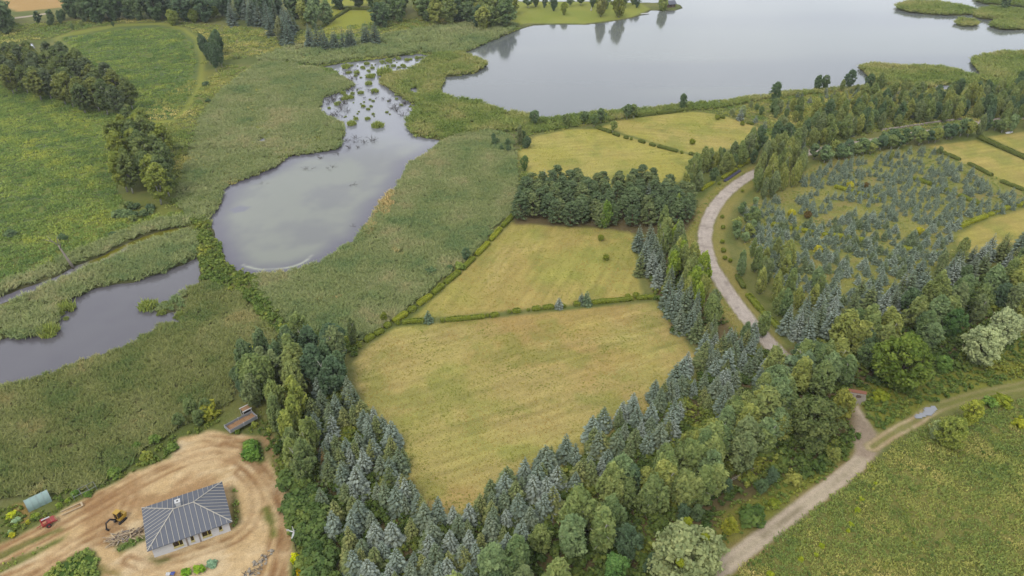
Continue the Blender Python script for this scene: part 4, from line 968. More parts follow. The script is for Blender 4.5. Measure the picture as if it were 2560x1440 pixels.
# --- upper right woodland
UW = [([(1690, 440), (1740, 400), (1830, 370), (1890, 350), (1900, 385), (1820, 420), (1760, 455), (1710, 470)], 'on the outside of the lane curve'),
      ([(1890, 355), (1990, 310), (2080, 300), (2060, 345), (1990, 365), (1910, 390)], 'above the head of the lane'),
      ([(2030, 275), (2150, 240), (2260, 225), (2330, 260), (2250, 300), (2120, 325), (2060, 345)], 'in the upper right wood'),
      ([(2260, 225), (2400, 230), (2620, 205), (2620, 265), (2500, 275), (2350, 285), (2290, 290)], 'in the wood towards the right edge')]
for poly_, where in UW:
    stand('birch', BI, 'birch', poly_, 5.8, (7.0, 10.0), BIRCHC + DARKG[:1], 'grey-green birch ' + where, 'birches ' + where, keep=0.85, squash=(1.0, 1.35))
    stand('broad', DE, 'tree', poly_, 7.0, (5.0, 7.5), GREENS + DARKG, 'dark bushy broadleaf tree ' + where, 'broadleaf trees ' + where, keep=0.6, squash=(0.75, 0.95))
    stand('spruce', SP, 'spruce', poly_, 12.0, (5.5, 8.0), BLUE, 'blue spruce among leafy trees ' + where, 'blue spruces ' + where, keep=0.5)
stand('birch', BI, 'birch', [(1885, 400), (1960, 370), (2020, 380), (2010, 430), (1950, 470), (1890, 480)], 4.6, (7.0, 9.5), BIRCHC, 'light green birch at the upper left corner of the plantation', 'birches at the upper left corner of the plantation')
stand('small_tree', 'roadside_tree', 'tree', [(2035, 380), (2160, 356), (2300, 332), (2430, 314), (2432, 330), (2300, 350), (2170, 372), (2045, 398)], 3.4, (4.4, 6.4), GREENS + DARKG, 'small white-stemmed roadside tree in the row above the plantation', 'roadside trees above the plantation', squash=(1.0, 1.3))
lone('birch', BI, 'birch', 1905, 845, 7.5, BIRCHC[1], 'green birch hiding the lower end of the gravel lane', squash=1.2)
lone('spruce', SP, 'spruce', 1880, 850, 6.0, BLUE[0], 'blue spruce standing at the lower end of the gravel lane', squash=1.3)
lone('birch', BI, 'birch', 2445, 345, 9.5, BIRCHC[3], 'tall weeping birch at the top right corner of the plantation')
stand('small_tree', 'roadside_tree', 'tree', [(2465, 310), (2540, 295), (2620, 290), (2620, 312), (2540, 318), (2470, 328)], 5.0, (4.2, 6.0), GREENS, 'small tree lining the corner field at the right edge', 'small trees lining the corner field')
stand('birch', BI, 'birch', [(2455, 270), (2620, 255), (2620, 285), (2470, 305)], 6.0, (6.5, 9.0), BIRCHC + DARKG, 'birch behind the corner field at the right edge', 'birches behind the corner field')
# --- plantation rim
stand('birch', BI, 'birch', [(1850, 600), (1930, 600), (2000, 650), (2060, 690), (2040, 760), (1960, 780), (1900, 720), (1850, 660)], 5.0, (6.0, 8.5), BIRCHC + GREENS, 'bushy birch between the lane and the plantation', 'birches between the lane and the plantation', keep=0.8)
stand('small_tree', 'bushy_tree', 'tree', [(1835, 520), (1890, 500), (1900, 560), (1860, 610), (1835, 580)], 3.6, (3.2, 4.6), GREENS, 'small leafy tree on the inner side of the lane curve', 'small trees inside the lane curve')
lone('birch', BI, 'birch', 2390, 668, 9.0, BIRCHC[0], 'weeping birch at the lower right corner of the plantation')
lone('birch', BI, 'birch', 2345, 690, 7.5, BIRCHC[3], 'smaller birch left of the one at the plantation corner')
lone('small_tree', 'leafy_tree', 'tree', 2346, 388, 3.4, GREENS[0], 'small tree on the field edge right of the plantation')
lone('birch', BI, 'birch', 2225, 405, 4.5, GREENS[3], 'small green birch among the young spruces near the top')
for a_, b_, l_ in ((1978, 540, 'rounded golden-green conifer at the left of the plantation'), (2124, 470, 'small golden bush at the top middle of the plantation'), (2163, 472, 'brownish round bush right of the small golden one'), (2297, 585, 'rounded golden-green conifer at the right of the plantation'), (2044, 632, 'tiny golden bush low in the plantation'), (2018, 545, 'brownish bush right of the left golden conifer')):
    lone('ball', 'golden_conifer', 'conifer', a_, b_, 2.4, L_(150, 144, 46) if 'brown' not in l_ else C(136, 116, 70, 1.2), l_, squash=1.0)
# young spruces: the 300 nearest as individuals, the rest as one mass
YP = sample(PP([(1852, 540), (1905, 495), (2070, 410), (2190, 385), (2325, 372), (2430, 430), (2560, 490), (2600, 500), (2540, 520), (2470, 543), (2390, 580), (2370, 640), (2250, 700), (2150, 745), (2060, 760), (1960, 700), (1880, 620)], 1.0), 2.85, 0.42, seed=77)
gapn = fbm(YP[:, 0], YP[:, 1], 7, 210, 3); YP = YP[gapn < 0.63]
YP = YP[np.argsort(YP[:, 1])]
for i_, (x, y) in enumerate(YP[:300]):
    q = ('front' if i_ < 100 else ('middle' if i_ < 200 else 'upper middle')) + ' ' + ('left' if x / y < 0.40 else ('right' if x / y > 0.53 else 'central'))
    plant('young_spruce', 'young_spruce', float(x), float(y), 2.0 + 1.4 * rng.random(), YOUNG[int(rng.integers(4))], 'young blue-grey spruce in the %s rows of the plantation' % q, 'spruce', 'young spruces in the %s rows' % q, 1.1 + 0.3 * rng.random())
rv, rf, rt, rtip, b_ = [], [], [], [], 0
for x, y in YP[300:]:
    me = KINDS['young_spruce'][0][int(rng.integers(5))][0]; nv = len(me.vertices)
    co = np.empty(nv * 3, np.float32); me.vertices.foreach_get('co', co); co = co.reshape(-1, 3)
    s = (2.1 + 1.4 * rng.random()) / 2.8; a = rng.random() * 6.28; ca, sa = math.cos(a), math.sin(a)
    co = co @ np.array([[ca, sa, 0], [-sa, ca, 0], [0, 0, 1]]) * s + [x, y, float(ground_z(x, y)) - 0.03]
    rv.append(co); rf.append(np.arange(nv).reshape(-1, 4) + b_); b_ += nv
    for nm, lst in (('tint', rt), ('tip', rtip)):
        q = np.empty(nv // 4, np.float32); me.attributes[nm].data.foreach_get('value', q); lst.append(q)
if rv:
    me = mesh_np('spruce_rows', np.concatenate(rv), np.concatenate(rf), M_SPRUCE, attrs={'tint': ('FACE', np.concatenate(rt)), 'tip': ('FACE', np.concatenate(rtip))})
    o = link('young_spruce_rows', me); o.color = YOUNG[0]; tag(o, 'mass of young blue spruces in the far rows of the plantation', 'spruces', kind='stuff')
# --- left groves
stand('alder', 'alder_tree', 'tree', [(0, 140), (60, 130), (170, 145), (240, 180), (320, 215), (330, 260), (260, 265), (150, 235), (50, 210), (-20, 190)], 8.6, (12.5, 15.5), [L_(86, 98, 62), L_(94, 104, 62), L_(84, 94, 66), L_(104, 110, 60)], 'tall dark alder with pale trunk in the upper left grove', 'alders in the upper left grove', squash=(1.2, 1.6))
stand('alder', 'aspen_tree', 'tree', [(285, 320), (340, 300), (400, 330), (430, 400), (420, 460), (370, 480), (300, 470), (280, 400)], 6.4, (12.0, 15.0), [L_(106, 116, 60), L_(98, 108, 62), L_(114, 122, 58), L_(92, 104, 64)], 'tall pale-stemmed aspen in the clump beside the left meadow', 'aspens in the clump beside the left meadow', lean=0.05, squash=(1.1, 1.4))
stand('alder', 'alder_tree', 'tree', [(502, 110), (550, 100), (558, 140), (530, 155), (505, 145)], 5.0, (10.5, 12.5), DARKG, 'dark tree in the lone round clump right of the oval field', 'trees of the lone round clump')
lone('birch', BI, 'birch', 703, 108, 14.0, L_(108, 112, 76), 'pale drooping tree standing left of the dark spruce row', squash=1.1)
stand('shrub', 'bush', 'bush', [(285, 520), (330, 505), (390, 520), (380, 545), (300, 550)], 2.6, (1.8, 2.8), DARKG + GREENS, 'dark green bush at the foot of the aspen clump', 'bushes at the foot of the aspen clump', keep=0.7)
for a_, b_, h_, l_ in ((28, 590, 2.2, 'small dark bush at the far left of the meadow'), (282, 590, 1.6, 'low dark bush on the ditch bank'), (160, 598, 2.0, 'dark bush behind the dead tree'), (515, 214, 2.2, 'small dark bush right of the oval field'), (520, 255, 1.8, 'low dark bush in the grass below the lone clump'), (592, 146, 2.2, 'small bush on the slope right of the lone clump'), (450, 372, 2.4, 'pale green bush right of the aspen clump')):
    lone('shrub', 'bush', 'bush', a_, b_, h_, DARKG[0] if 'dark' in l_ else GREENS[1], l_, squash=1.3)
for a_, b_, h_, c_, l_ in ((1165, 652, 4.2, L_(84, 102, 72), 'dark bush in the reeds beside the hay field hedge'), (1152, 672, 2.4, L_(110, 124, 60), 'lighter green bush just below the dark one by the hedge'), (1078, 685, 2.2, L_(86, 104, 70), 'dark low bush in the reeds, left of the hedge bushes'), (962, 805, 3.0, L_(104, 112, 48), 'olive bush behind the diagonal hedge'), (1125, 675, 1.8, L_(88, 106, 70), 'tiny dark bush between the reed bushes')):
    lone('broad' if h_ > 2.9 else 'shrub', 'bush', 'bush', a_, b_, h_, c_, l_, squash=1.05)
lone('birch', BI, 'birch', 884, 866, 8.0, L_(92, 102, 64), 'lone weeping birch at the reed edge left of the big field', squash=0.9)
stand('broad', 'bushy_tree', 'tree', [(1225, 340), (1290, 350), (1280, 375), (1215, 360)], 4.5, (2.4, 3.6), [L_(84, 102, 72)], 'dark sallow bush at the top of the reed bed', 'sallow bushes at the top of the reed bed', keep=0.8)
# field trees
for a_, b_, h_, c_, l_ in ((1071, 806, 3.6, L_(88, 104, 84), 'dark little spruce in the dividing hedge, leftmost'), (1397, 770, 3.2, BLUE[2], 'silvery blue spruce in the middle of the dividing hedge'), (1453, 761, 3.6, BLUE[1], 'bluish spruce in the dividing hedge, left of a touching pair'), (1466, 762, 4.2, L_(92, 108, 80), 'greener spruce in the dividing hedge, right of a touching pair')):
    lone('young_spruce', 'young_spruce', 'spruce', a_, b_, h_, c_, l_, squash=1.1)
for a_, b_, h_, l_ in ((1502, 600, 1.9, 'upper of two round clipped bushes alone in the hay field'), (1515, 650, 1.8, 'lower of two round clipped bushes alone in the hay field'), (1730, 360, 2.2, 'round clipped bush alone in the lakeside field'), (1793, 299, 1.9, 'round bush beside the lakeside hedge balls'), (1856, 313, 1.8, 'small round bush near the lakeside field corner')):
    lone('ball', 'round_bush', 'bush', a_, b_, h_, L_(104, 110, 40), l_)
# --- far trees along the top
TOP = [([(160, 8), (280, 2), (290, 26), (190, 34)], 9, 'behind the path at the upper left', DARKG), ([(0, 20), (18, 10), (20, 50), (-10, 55)], 8, 'at the top left corner', DARKG), ([(270, 5), (400, 0), (520, 10), (520, 25), (400, 20), (290, 26)], 10, 'in the dark row left of the top spruces', DARKG),
       ([(80, 38), (150, 35), (180, 40), (170, 50), (100, 50)], 9, 'in the low row below the wheat field', DARKG), ([(720, -5), (815, 15), (812, 45), (740, 30)], 10, 'left of the vivid green field', DARKG + GREENS), ([(925, 5), (1000, 0), (1010, 45), (940, 40)], 10, 'right of the vivid green field', DARKG + GREENS),
       ([(1025, 0), (1160, 0), (1290, 5), (1290, 42), (1180, 45), (1070, 30)], 10, 'in the tall wood left of the lawn', DARKG + GREENS), ([(820, -14), (1300, -12), (1300, 2), (960, 4), (820, 0)], 14, 'in the farthest row at the top', DARKG)]
for poly_, sp_, where, cols in TOP:
    low = 'low row' in where
    stand('far_tree', DE, 'tree', poly_, sp_, (6, 8) if low else (13, 19), cols, 'dense dark tree ' + where, 'far trees ' + where, squash=(1.0, 1.4))
stand('willow', 'willow_bush', 'bush', [(405, 35), (440, 25), (520, 12), (535, 28), (500, 42), (420, 48)], 9.0, (7, 9.5), [L_(112, 124, 62), L_(118, 128, 64)], 'rounded pale green willow in the clump behind the oval field', 'willows behind the oval field', squash=(0.8, 1.0))
stand('spruce', 'pointed_spruce', 'spruce', [(560, 20), (640, 15), (740, 45), (750, 90), (720, 85), (640, 42), (565, 38)], 9.0, (12, 16), [L_(88, 102, 92), L_(84, 98, 84), L_(94, 106, 98)], 'dark blue-green spruce in the tall row left of the far green fields', 'spruces left of the far green fields', squash=(1.1, 1.4))
stand('spruce', 'pointed_spruce', 'spruce', [(752, 88), (850, 92), (945, 72), (950, 84), (860, 104), (755, 102)], 6.0, (11, 14), [L_(92, 106, 98), L_(88, 102, 90)], 'dark pointed spruce in the row in front of the far green field', 'spruces in front of the far green field', squash=(1.1, 1.35))
stand('far_tree', DE, 'tree', [(520, 2), (800, -6), (800, 12), (530, 22)], 11, (13, 17), DARKG, 'dark leafy tree behind the top spruces', 'leafy trees behind the top spruces')
for a_, b_, h_, k_, c_, l_ in ((1384, 28, 10, 'broad', DARKG[2], 'dark blue-green tree on the peninsula lawn'), (1410, 38, 8, 'broad', L_(118, 126, 54), 'yellow-green bushy tree right of the dark lawn tree'), (1502, 42, 15, 'birch', L_(124, 126, 72), 'slender thin-leaved birch on the lawn near the water'), (1546, 44, 15, 'birch', L_(112, 118, 58), 'tall rounded birch at the lawn shore'), (1452, 14, 7, 'small_tree', DARKG[0], 'small lawn tree near the top, right of the dark one'), (1425, 16, 5, 'small_tree', DARKG[1], 'tiny lawn tree near the top'), (1582, 12, 10, 'broad', GREENS[0], 'broad tree at the top of the lawn'), (1340, 18, 9, 'birch', DARKG[1], 'thin dark tree at the left of the lawn'), (1320, 20, 8, 'small_tree', DARKG[0], 'small tree left of the thin one on the lawn'), (1490, 8, 10, 'broad', GREENS[2], 'leafy tree at the top edge above the lawn birches')):
    lone(k_, 'birch_tree' if k_ == 'birch' else 'leafy_tree', 'tree', a_, b_, h_, c_, l_, squash=0.95 if k_ in ('broad',) else 1.45)
lone('drooping', 'weeping_willow', 'willow', 1656, 25, 10.0, L_(124, 134, 72), 'weeping willow beside the hut at the tip of the peninsula', squash=1.1)
stand('far_tree', DE, 'tree', [(2445, -14), (2600, -6), (2600, 6), (2450, -2)], 10, (10, 14), DARKG, 'dark tree on the far bank in the top right corner', 'trees on the far bank')
stand('broad', 'lawn_tree', 'tree', [(1290, 2), (1420, 0), (1600, -2), (1600, 8), (1430, 8), (1300, 12)], 13, (7, 11), DARKG + GREENS, 'leafy tree along the far side of the peninsula lawn', 'trees along the far side of the lawn', squash=(0.7, 1.0))
stand('broad', 'bushy_tree', 'tree', [(1800, 262), (1900, 248), (1930, 270), (1900, 300), (1830, 290)], 8.0, (2.6, 4.2), GREENS + SILVER, 'low sage bush between the lakeside field and the shore reeds', 'bushes between the lakeside field and the reeds', keep=0.6)
stand('broad', 'bushy_tree', 'tree', [(95, 62), (140, 66), (170, 78), (240, 72), (290, 62), (280, 56), (160, 62), (100, 55)], 9, (2.6, 4.0), DARKG + GREENS, 'low bush in the line behind the oval field', 'bushes behind the oval field', keep=0.6)
print('trees', NTREE)

# ================================================================== ground cover: reeds, grass, weeds (nobody could count it)
def tuft_mesh(name, kind_, seed, mat):
    r = np.random.default_rng(seed)
    if kind_ == 'reed':
        n = 22; a = r.random(n) * 6.28; q = np.sqrt(r.random(n)) * 0.62
        base = np.stack([np.cos(a) * q, np.sin(a) * q, np.zeros(n)], 1); hh = 1.25 + 0.75 * r.random(n)
        le = r.normal(size=(n, 2)) * 0.34; tip = base + np.concatenate([le * hh[:, None], hh[:, None]], 1)
        d = tip - base; L = np.linalg.norm(d, axis=1)
        b = r.random(n) * 6.28; nr = np.stack([np.cos(b), np.sin(b), 1.1 + 0 * b], 1)
        v, f = quads_from((base + tip) / 2, nr, d / L[:, None], 0.085 + 0.05 * r.random(n), L / 2)
        t = r.random(n)
    elif kind_ == 'grass':
        n = 20; a = r.random(n) * 6.28; q = np.sqrt(r.random(n)) * 0.6
        base = np.stack([np.cos(a) * q, np.sin(a) * q, np.zeros(n)], 1); hh = 0.22 + 0.3 * r.random(n)
        le = r.normal(size=(n, 2)) * 0.5; tip = base + np.concatenate([le * hh[:, None], hh[:, None]], 1)
        d = tip - base; L = np.linalg.norm(d, axis=1)
        b = r.random(n) * 6.28; nr = np.stack([np.cos(b), np.sin(b), 0.8 + 0 * b], 1)
        v, f = quads_from((base + tip) / 2, nr, d / L[:, None], 0.06 + 0.06 * r.random(n), L / 2)
        t = r.random(n)
    else:
        k = 5; a = r.random(k) * 6.28; q = r.random(k) * 0.4
        c = np.stack([np.cos(a) * q, np.sin(a) * q, 0.3 + 0.25 * r.random(k)], 1)
        v, f, t = cloud(r, c, np.full((k, 3), 0.34), 13, 0.17, 0, 0.2, 0.6)
    return mesh_np(name, v, f, mat, attrs={'tint': ('FACE', t)})

_src = {}
def source(kind_, mat):
    key = (kind_, mat.name)
    if key not in _src:
        _src[key] = [bpy.data.objects.new('tuft_source', tuft_mesh('tuft', kind_, 900 + i, mat)) for i in range(3)]
    return _src[key]

def scatter_group(name, objs):
    ng = bpy.data.node_groups.new(name, 'GeometryNodeTree')
    ng.interface.new_socket('Geometry', in_out='INPUT', socket_type='NodeSocketGeometry')
    ng.interface.new_socket('Geometry', in_out='OUTPUT', socket_type='NodeSocketGeometry')
    n, l = ng.nodes, ng.links
    gi, go = n.new('NodeGroupInput'), n.new('NodeGroupOutput')
    join = n.new('GeometryNodeJoinGeometry')
    for o in objs[::-1]:
        oi = n.new('GeometryNodeObjectInfo'); oi.inputs['Object'].default_value = o
        oi.inputs['As Instance'].default_value = True
        l.new(oi.outputs['Geometry'], join.inputs[0])
    def attr(nm, ty):
        a = n.new('GeometryNodeInputNamedAttribute'); a.data_type = ty; a.inputs['Name'].default_value = nm
        return a.outputs['Attribute']
    iop = n.new('GeometryNodeInstanceOnPoints')
    l.new(gi.outputs[0], iop.inputs['Points']); l.new(join.outputs[0], iop.inputs['Instance'])
    iop.inputs['Pick Instance'].default_value = True
    l.new(attr('vid', 'INT'), iop.inputs['Instance Index'])
    cx = n.new('ShaderNodeCombineXYZ'); l.new(attr('rot', 'FLOAT'), cx.inputs['Z'])
    l.new(cx.outputs[0], iop.inputs['Rotation'])
    l.new(attr('scl', 'FLOAT'), iop.inputs['Scale'])
    l.new(iop.outputs[0], go.inputs[0])
    return ng

def scatter(name, label, cat, zones, kind_, mat, tint_scale=6.0, tint_seed=0, water_ok=False, wmin=0.0, tint_c=1.6, avoid=()):
    """zones: (pixel polygon, density per m2, scale lo, scale hi, z of the outline)"""
    r = np.random.default_rng(500 + tint_seed); X, S, TT = [], [], []
    for zz in zones:
        poly, dens, s0, s1 = zz[:4]; zc = zz[4] if len(zz) > 4 else 0.0; shift = zz[5] if len(zz) > 5 else 0.0
        w = PP(poly, zc); lo, hi = w.min(0), w.max(0)
        n = int((hi[0] - lo[0]) * (hi[1] - lo[1]) * dens)
        p = lo + r.random((n, 2)) * (hi - lo)
        d = sdf(w, p[:, 0], p[:, 1]) + (fbm(p[:, 0], p[:, 1], 3, 77, 3) - 0.5) * 2.0
        m = d < 0
        wd = water_d(p[:, 0], p[:, 1]); m &= (wd > wmin)
        if name != 'crop_rows': m &= ~NOGROW[zone_of(p[:, 0], p[:, 1])]
        for av in avoid: m &= sdf(av, p[:, 0], p[:, 1]) > 0
        p = p[m]
        X.append(p); S.append(s0 + (s1 - s0) * r.random(len(p))); TT.append(np.full(len(p), shift))
    X = np.concatenate(X); S = np.concatenate(S); TT = np.concatenate(TT)
    z = ground_z(X[:, 0], X[:, 1]); z = np.maximum(z, -0.4)
    tn = fbm(X[:, 0], X[:, 1], tint_scale, 600 + tint_seed, 3)
    t = np.clip(0.5 + (tn - 0.5) * tint_c + (r.random(len(X)) - 0.5) * 0.35 + TT, 0, 1)
    S = S * (0.62 + 0.76 * fbm(X[:, 0], X[:, 1], 7, 700 + tint_seed, 3))
    me = bpy.data.meshes.new(name); me.vertices.add(len(X))
    me.vertices.foreach_set('co', np.column_stack([X, z]).astype(np.float32).ravel())
    for nm, ty, arr in (('scl', 'FLOAT', S.astype(np.float32)), ('rot', 'FLOAT', (r.random(len(X)) * 6.28).astype(np.float32)), ('tuft_tint', 'FLOAT', t.astype(np.float32)), ('vid', 'INT', r.integers(0, 3, len(X)).astype(np.int32))):
        a = me.attributes.new(nm, ty, 'POINT'); a.data.foreach_set('value', arr)
    me.materials.append(mat)
    o = bpy.data.objects.new(name, me); COL.objects.link(o)
    md = o.modifiers.new('scatter', 'NODES'); md.node_group = scatter_group(name + '_scatter', source(kind_, mat))
    tag(o, label, cat, kind='stuff')
    print(name, len(X))
    return o

GG = 3.5
def G_(r, g, b): return C(r, g, b, GG)
M_REED = leaf_mat('reed_leaves', ramp=[(0.0, C(96, 112, 72, 3.1)), (0.4, C(114, 122, 78, 3.1)), (0.75, C(121, 127, 86, 3.1)), (1.0, C(134, 131, 92, 3.1))], trans=0.4)
M_REEDL = leaf_mat('lush_reed_leaves', ramp=[(0.0, C(92, 108, 62, 2.8)), (0.45, C(113, 118, 70, 2.8)), (0.8, C(122, 126, 80, 2.8)), (1.0, C(138, 132, 86, 2.8))], trans=0.4)
M_ISLE = leaf_mat('island_reed_leaves', ramp=[(0.0, C(92, 108, 54, 2.9)), (0.5, C(110, 120, 64, 2.9)), (1.0, C(134, 132, 82, 2.9))], trans=0.4)
M_DRY = leaf_mat('dry_reed_leaves', ramp=[(0.0, G_(128, 122, 78)), (0.5, G_(132, 122, 80)), (1.0, G_(144, 127, 84))], trans=0.3)
M_MEAD = leaf_mat('meadow_grass_leaves', ramp=[(0.0, C(84, 104, 58, 3.2)), (0.5, C(104, 120, 62, 3.2)), (0.8, C(118, 130, 64, 3.2)), (1.0, C(130, 136, 64, 3.2))], trans=0.4)
M_ROUGH = leaf_mat('rough_grass_leaves', ramp=[(0.0, G_(84, 102, 54)), (0.5, G_(108, 116, 60)), (0.8, G_(126, 126, 68)), (1.0, G_(146, 138, 84))], trans=0.4)
M_HAY = leaf_mat('stubble_leaves', ramp=[(0.0, C(132, 142, 58, 1.9)), (0.5, C(166, 160, 78, 1.9)), (1.0, C(188, 162, 98, 1.9))], trans=0.3)
M_UNDER = leaf_mat('undergrowth_leaves', ramp=[(0.0, C(70, 88, 46, 2.0)), (0.6, C(94, 108, 54, 2.0)), (1.0, C(120, 126, 56, 2.0))], trans=0.3)
M_DYKE = leaf_mat('dyke_weed_leaves', ramp=[(0.0, C(86, 105, 52, 2.5)), (0.6, C(106, 119, 58, 2.5)), (1.0, C(130, 133, 58, 2.5))], trans=0.4)

scatter('reed_bed', 'grey-green reed bed filling the marsh right of the pond', 'reeds',
        [([(1112, 352), (1062, 388), (1022, 410), (1004, 448), (988, 478), (952, 512), (932, 545), (905, 582), (893, 604), (858, 616), (825, 646), (775, 668), (722, 684), (650, 690), (632, 704), (668, 765), (725, 818), (790, 832), (850, 836), (892, 850), (905, 850), (1000, 790), (1090, 710), (1180, 635), (1250, 558), (1284, 530), (1292, 470), (1290, 390), (1280, 345), (1200, 320)], 2.6, 0.62, 0.95)],
        'reed', M_REED, 9, 1, wmin=-0.35)
scatter('reed_bed', 'olive reed bed filling the lower left marsh above the sandy plot', 'reeds',
        [([(-60, 985), (60, 955), (130, 934), (200, 905), (300, 874), (380, 836), (402, 816), (450, 806), (470, 765), (470, 722), (520, 705), (600, 735), (690, 845), (640, 900), (590, 955), (580, 1010), (500, 1040), (400, 1095), (320, 1165), (250, 1215), (150, 1232), (-60, 1250)], 2.8, 0.55, 0.85)],
        'reed', M_REEDL, 10, 2, wmin=-0.4)
scatter('reed_bed', 'pale reed fringe and marsh grass left of the pond', 'reeds',
        [([(530, 560), (566, 510), (576, 472), (610, 455), (660, 438), (705, 420), (735, 395), (800, 386), (860, 372), (872, 330), (860, 300), (815, 290), (805, 250), (860, 232), (896, 214), (850, 190), (760, 165), (660, 150), (600, 190), (540, 240), (500, 300), (470, 400), (440, 500), (470, 545)], 1.5, 0.55, 1.0, 0, 0.0)],
        'reed', M_REED, 14, 3, wmin=-0.4)
scatter('reed_bed', 'reed strip on both banks of the algae ditch and the left pond', 'reeds',
        [([(496, 585), (492, 640), (465, 660), (400, 686), (240, 720), (176, 748), (152, 762), (152, 800), (122, 834), (60, 844), (-60, 855), (-60, 800), (65, 740), (145, 706), (195, 682), (255, 660), (335, 618), (405, 594), (470, 578)], 1.5, 0.75, 1.1),
         ([(-60, 770), (-60, 730), (60, 690), (180, 635), (320, 575), (410, 548), (470, 545), (480, 562), (400, 574), (330, 597), (250, 637), (190, 660), (140, 687), (60, 716), (0, 738)], 1.2, 0.8, 1.1),
         ([(372, 780), (362, 764), (372, 752), (400, 752), (470, 722), (500, 700), (480, 760), (460, 775), (420, 775)], 0.7, 0.5, 0.8)],
        'reed', M_REED, 7, 4, wmin=-0.5)
scatter('reed_bed', 'fresh green reed islands between the pond channel and the lake', 'reeds',
        [([(945, 202), (968, 190), (1003, 180), (1048, 164), (1060, 150), (1090, 138), (1160, 132), (1192, 144), (1218, 156), (1212, 168), (1180, 184), (1115, 190), (1100, 226), (1130, 245), (1200, 250), (1246, 272), (1300, 280), (1345, 294), (1290, 330), (1200, 330), (1110, 348), (1048, 340), (1020, 330), (1018, 300), (1044, 264), (1000, 240), (965, 216)], 0.9, 0.95, 1.5)],
        'reed', M_ISLE, 12, 5, wmin=-0.4)
scatter('reed_bed', 'marsh reeds between the pond channel and the far spruce row', 'reeds',
        [([(640, 150), (720, 115), (850, 110), (960, 92), (1080, 70), (1200, 60), (1300, 64), (1262, 90), (1215, 110), (1160, 134), (1085, 136), (1050, 132), (985, 141), (900, 150), (850, 156), (808, 164), (740, 160)], 0.4, 1.1, 1.7)],
        'reed', M_REED, 20, 6, wmin=0.0)
scatter('reed_bed', 'narrow green reed belt along the near lake shore', 'reeds',
        [([(1345, 296), (1400, 294), (1480, 284), (1560, 276), (1650, 268), (1700, 264), (1800, 254), (1900, 241), (1960, 233), (2050, 225), (2160, 218), (2160, 226), (2050, 234), (1960, 243), (1900, 252), (1800, 270), (1700, 278), (1600, 290), (1500, 308), (1400, 322), (1330, 335), (1300, 330)], 0.9, 0.8, 1.2)],
        'reed', M_ISLE, 12, 7, wmin=-0.6)
scatter('reed_bed', 'low reed peninsula and reed beds in the lake at the right', 'reeds',
        [([(2142, 166), (2170, 160), (2230, 164), (2330, 166), (2400, 178), (2440, 192), (2450, 215), (2380, 210), (2330, 222), (2250, 215), (2200, 212), (2178, 198), (2160, 180)], 0.7, 1.0, 1.5), ([(2440, 142), (2500, 132), (2600, 128), (2640, 230), (2500, 225), (2455, 200), (2440, 172), (2425, 152)], 0.7, 1.0, 1.5)],
        'reed', M_ISLE, 16, 8, wmin=-0.4)
for q_, (p_, l_) in enumerate((([(2240, 14), (2265, 8), (2330, 6), (2400, 14), (2440, 26), (2446, 34), (2400, 38), (2330, 37), (2268, 30), (2244, 22)], 'long low reed island near the top right'), ([(2440, 28), (2480, 20), (2560, 28), (2620, 40), (2620, 76), (2550, 74), (2500, 74), (2474, 66), (2490, 50), (2450, 46), (2430, 40)], 'lobed reed islands at the right edge of the lake'), ([(2389, 56), (2410, 50), (2432, 52), (2448, 60), (2435, 66), (2405, 66), (2391, 62)], 'tiny round reed island below the long one'), ([(2438, -8), (2520, -4), (2600, 8), (2600, 22), (2530, 14), (2460, 10), (2440, 4)], 'reedy bank in the top right corner'))):
    scatter('reed_island', l_, 'reeds', [(p_, 0.5, 1.3, 1.8)], 'reed', M_ISLE, 20, 9 + q_, wmin=-1.5)
scatter('dry_reeds', 'straw-coloured dry reeds on the right shore of the pond', 'reeds', [([(985, 474), (960, 480), (935, 540), (908, 578), (920, 590), (950, 570), (975, 530), (985, 500)], 0.9, 0.7, 1.0), ([(975, 620), (1010, 640), (1020, 650), (985, 640)], 0.5, 0.8, 1.0), ([(730, 740), (800, 745), (860, 735), (870, 745), (760, 765), (690, 770)], 0.25, 0.6, 0.9)], 'reed', M_DRY, 5, 15, wmin=-0.8)
scatter('dyke_weeds', 'leafy green weeds on the dyke between the two ponds', 'weeds',
        [([(480, 545), (522, 548), (545, 600), (575, 660), (610, 686), (650, 690), (640, 705), (680, 770), (730, 825), (790, 835), (850, 845), (905, 860), (890, 900), (820, 850), (720, 850), (690, 840), (600, 735), (510, 700), (500, 650), (492, 590)], 1.2, 0.9, 1.9)],
        'weed', M_DYKE, 5, 16, wmin=0.0)
scatter('meadow_grass', 'uneven tall grass of the left meadow and oval field', 'grass',
        [([(-60, 180), (60, 225), (200, 260), (300, 290), (290, 400), (290, 480), (330, 545), (470, 530), (470, 550), (320, 575), (180, 635), (60, 690), (-80, 730)], 0.8, 0.9, 1.9), ([(160, 97), (300, 76), (400, 70), (450, 82), (480, 110), (488, 150), (480, 215), (440, 280), (400, 295), (330, 280), (260, 200), (200, 140)], 0.35, 1.2, 2.0, 0, -0.12)],
        'grass', M_MEAD, 7, 17, tint_c=1.7)
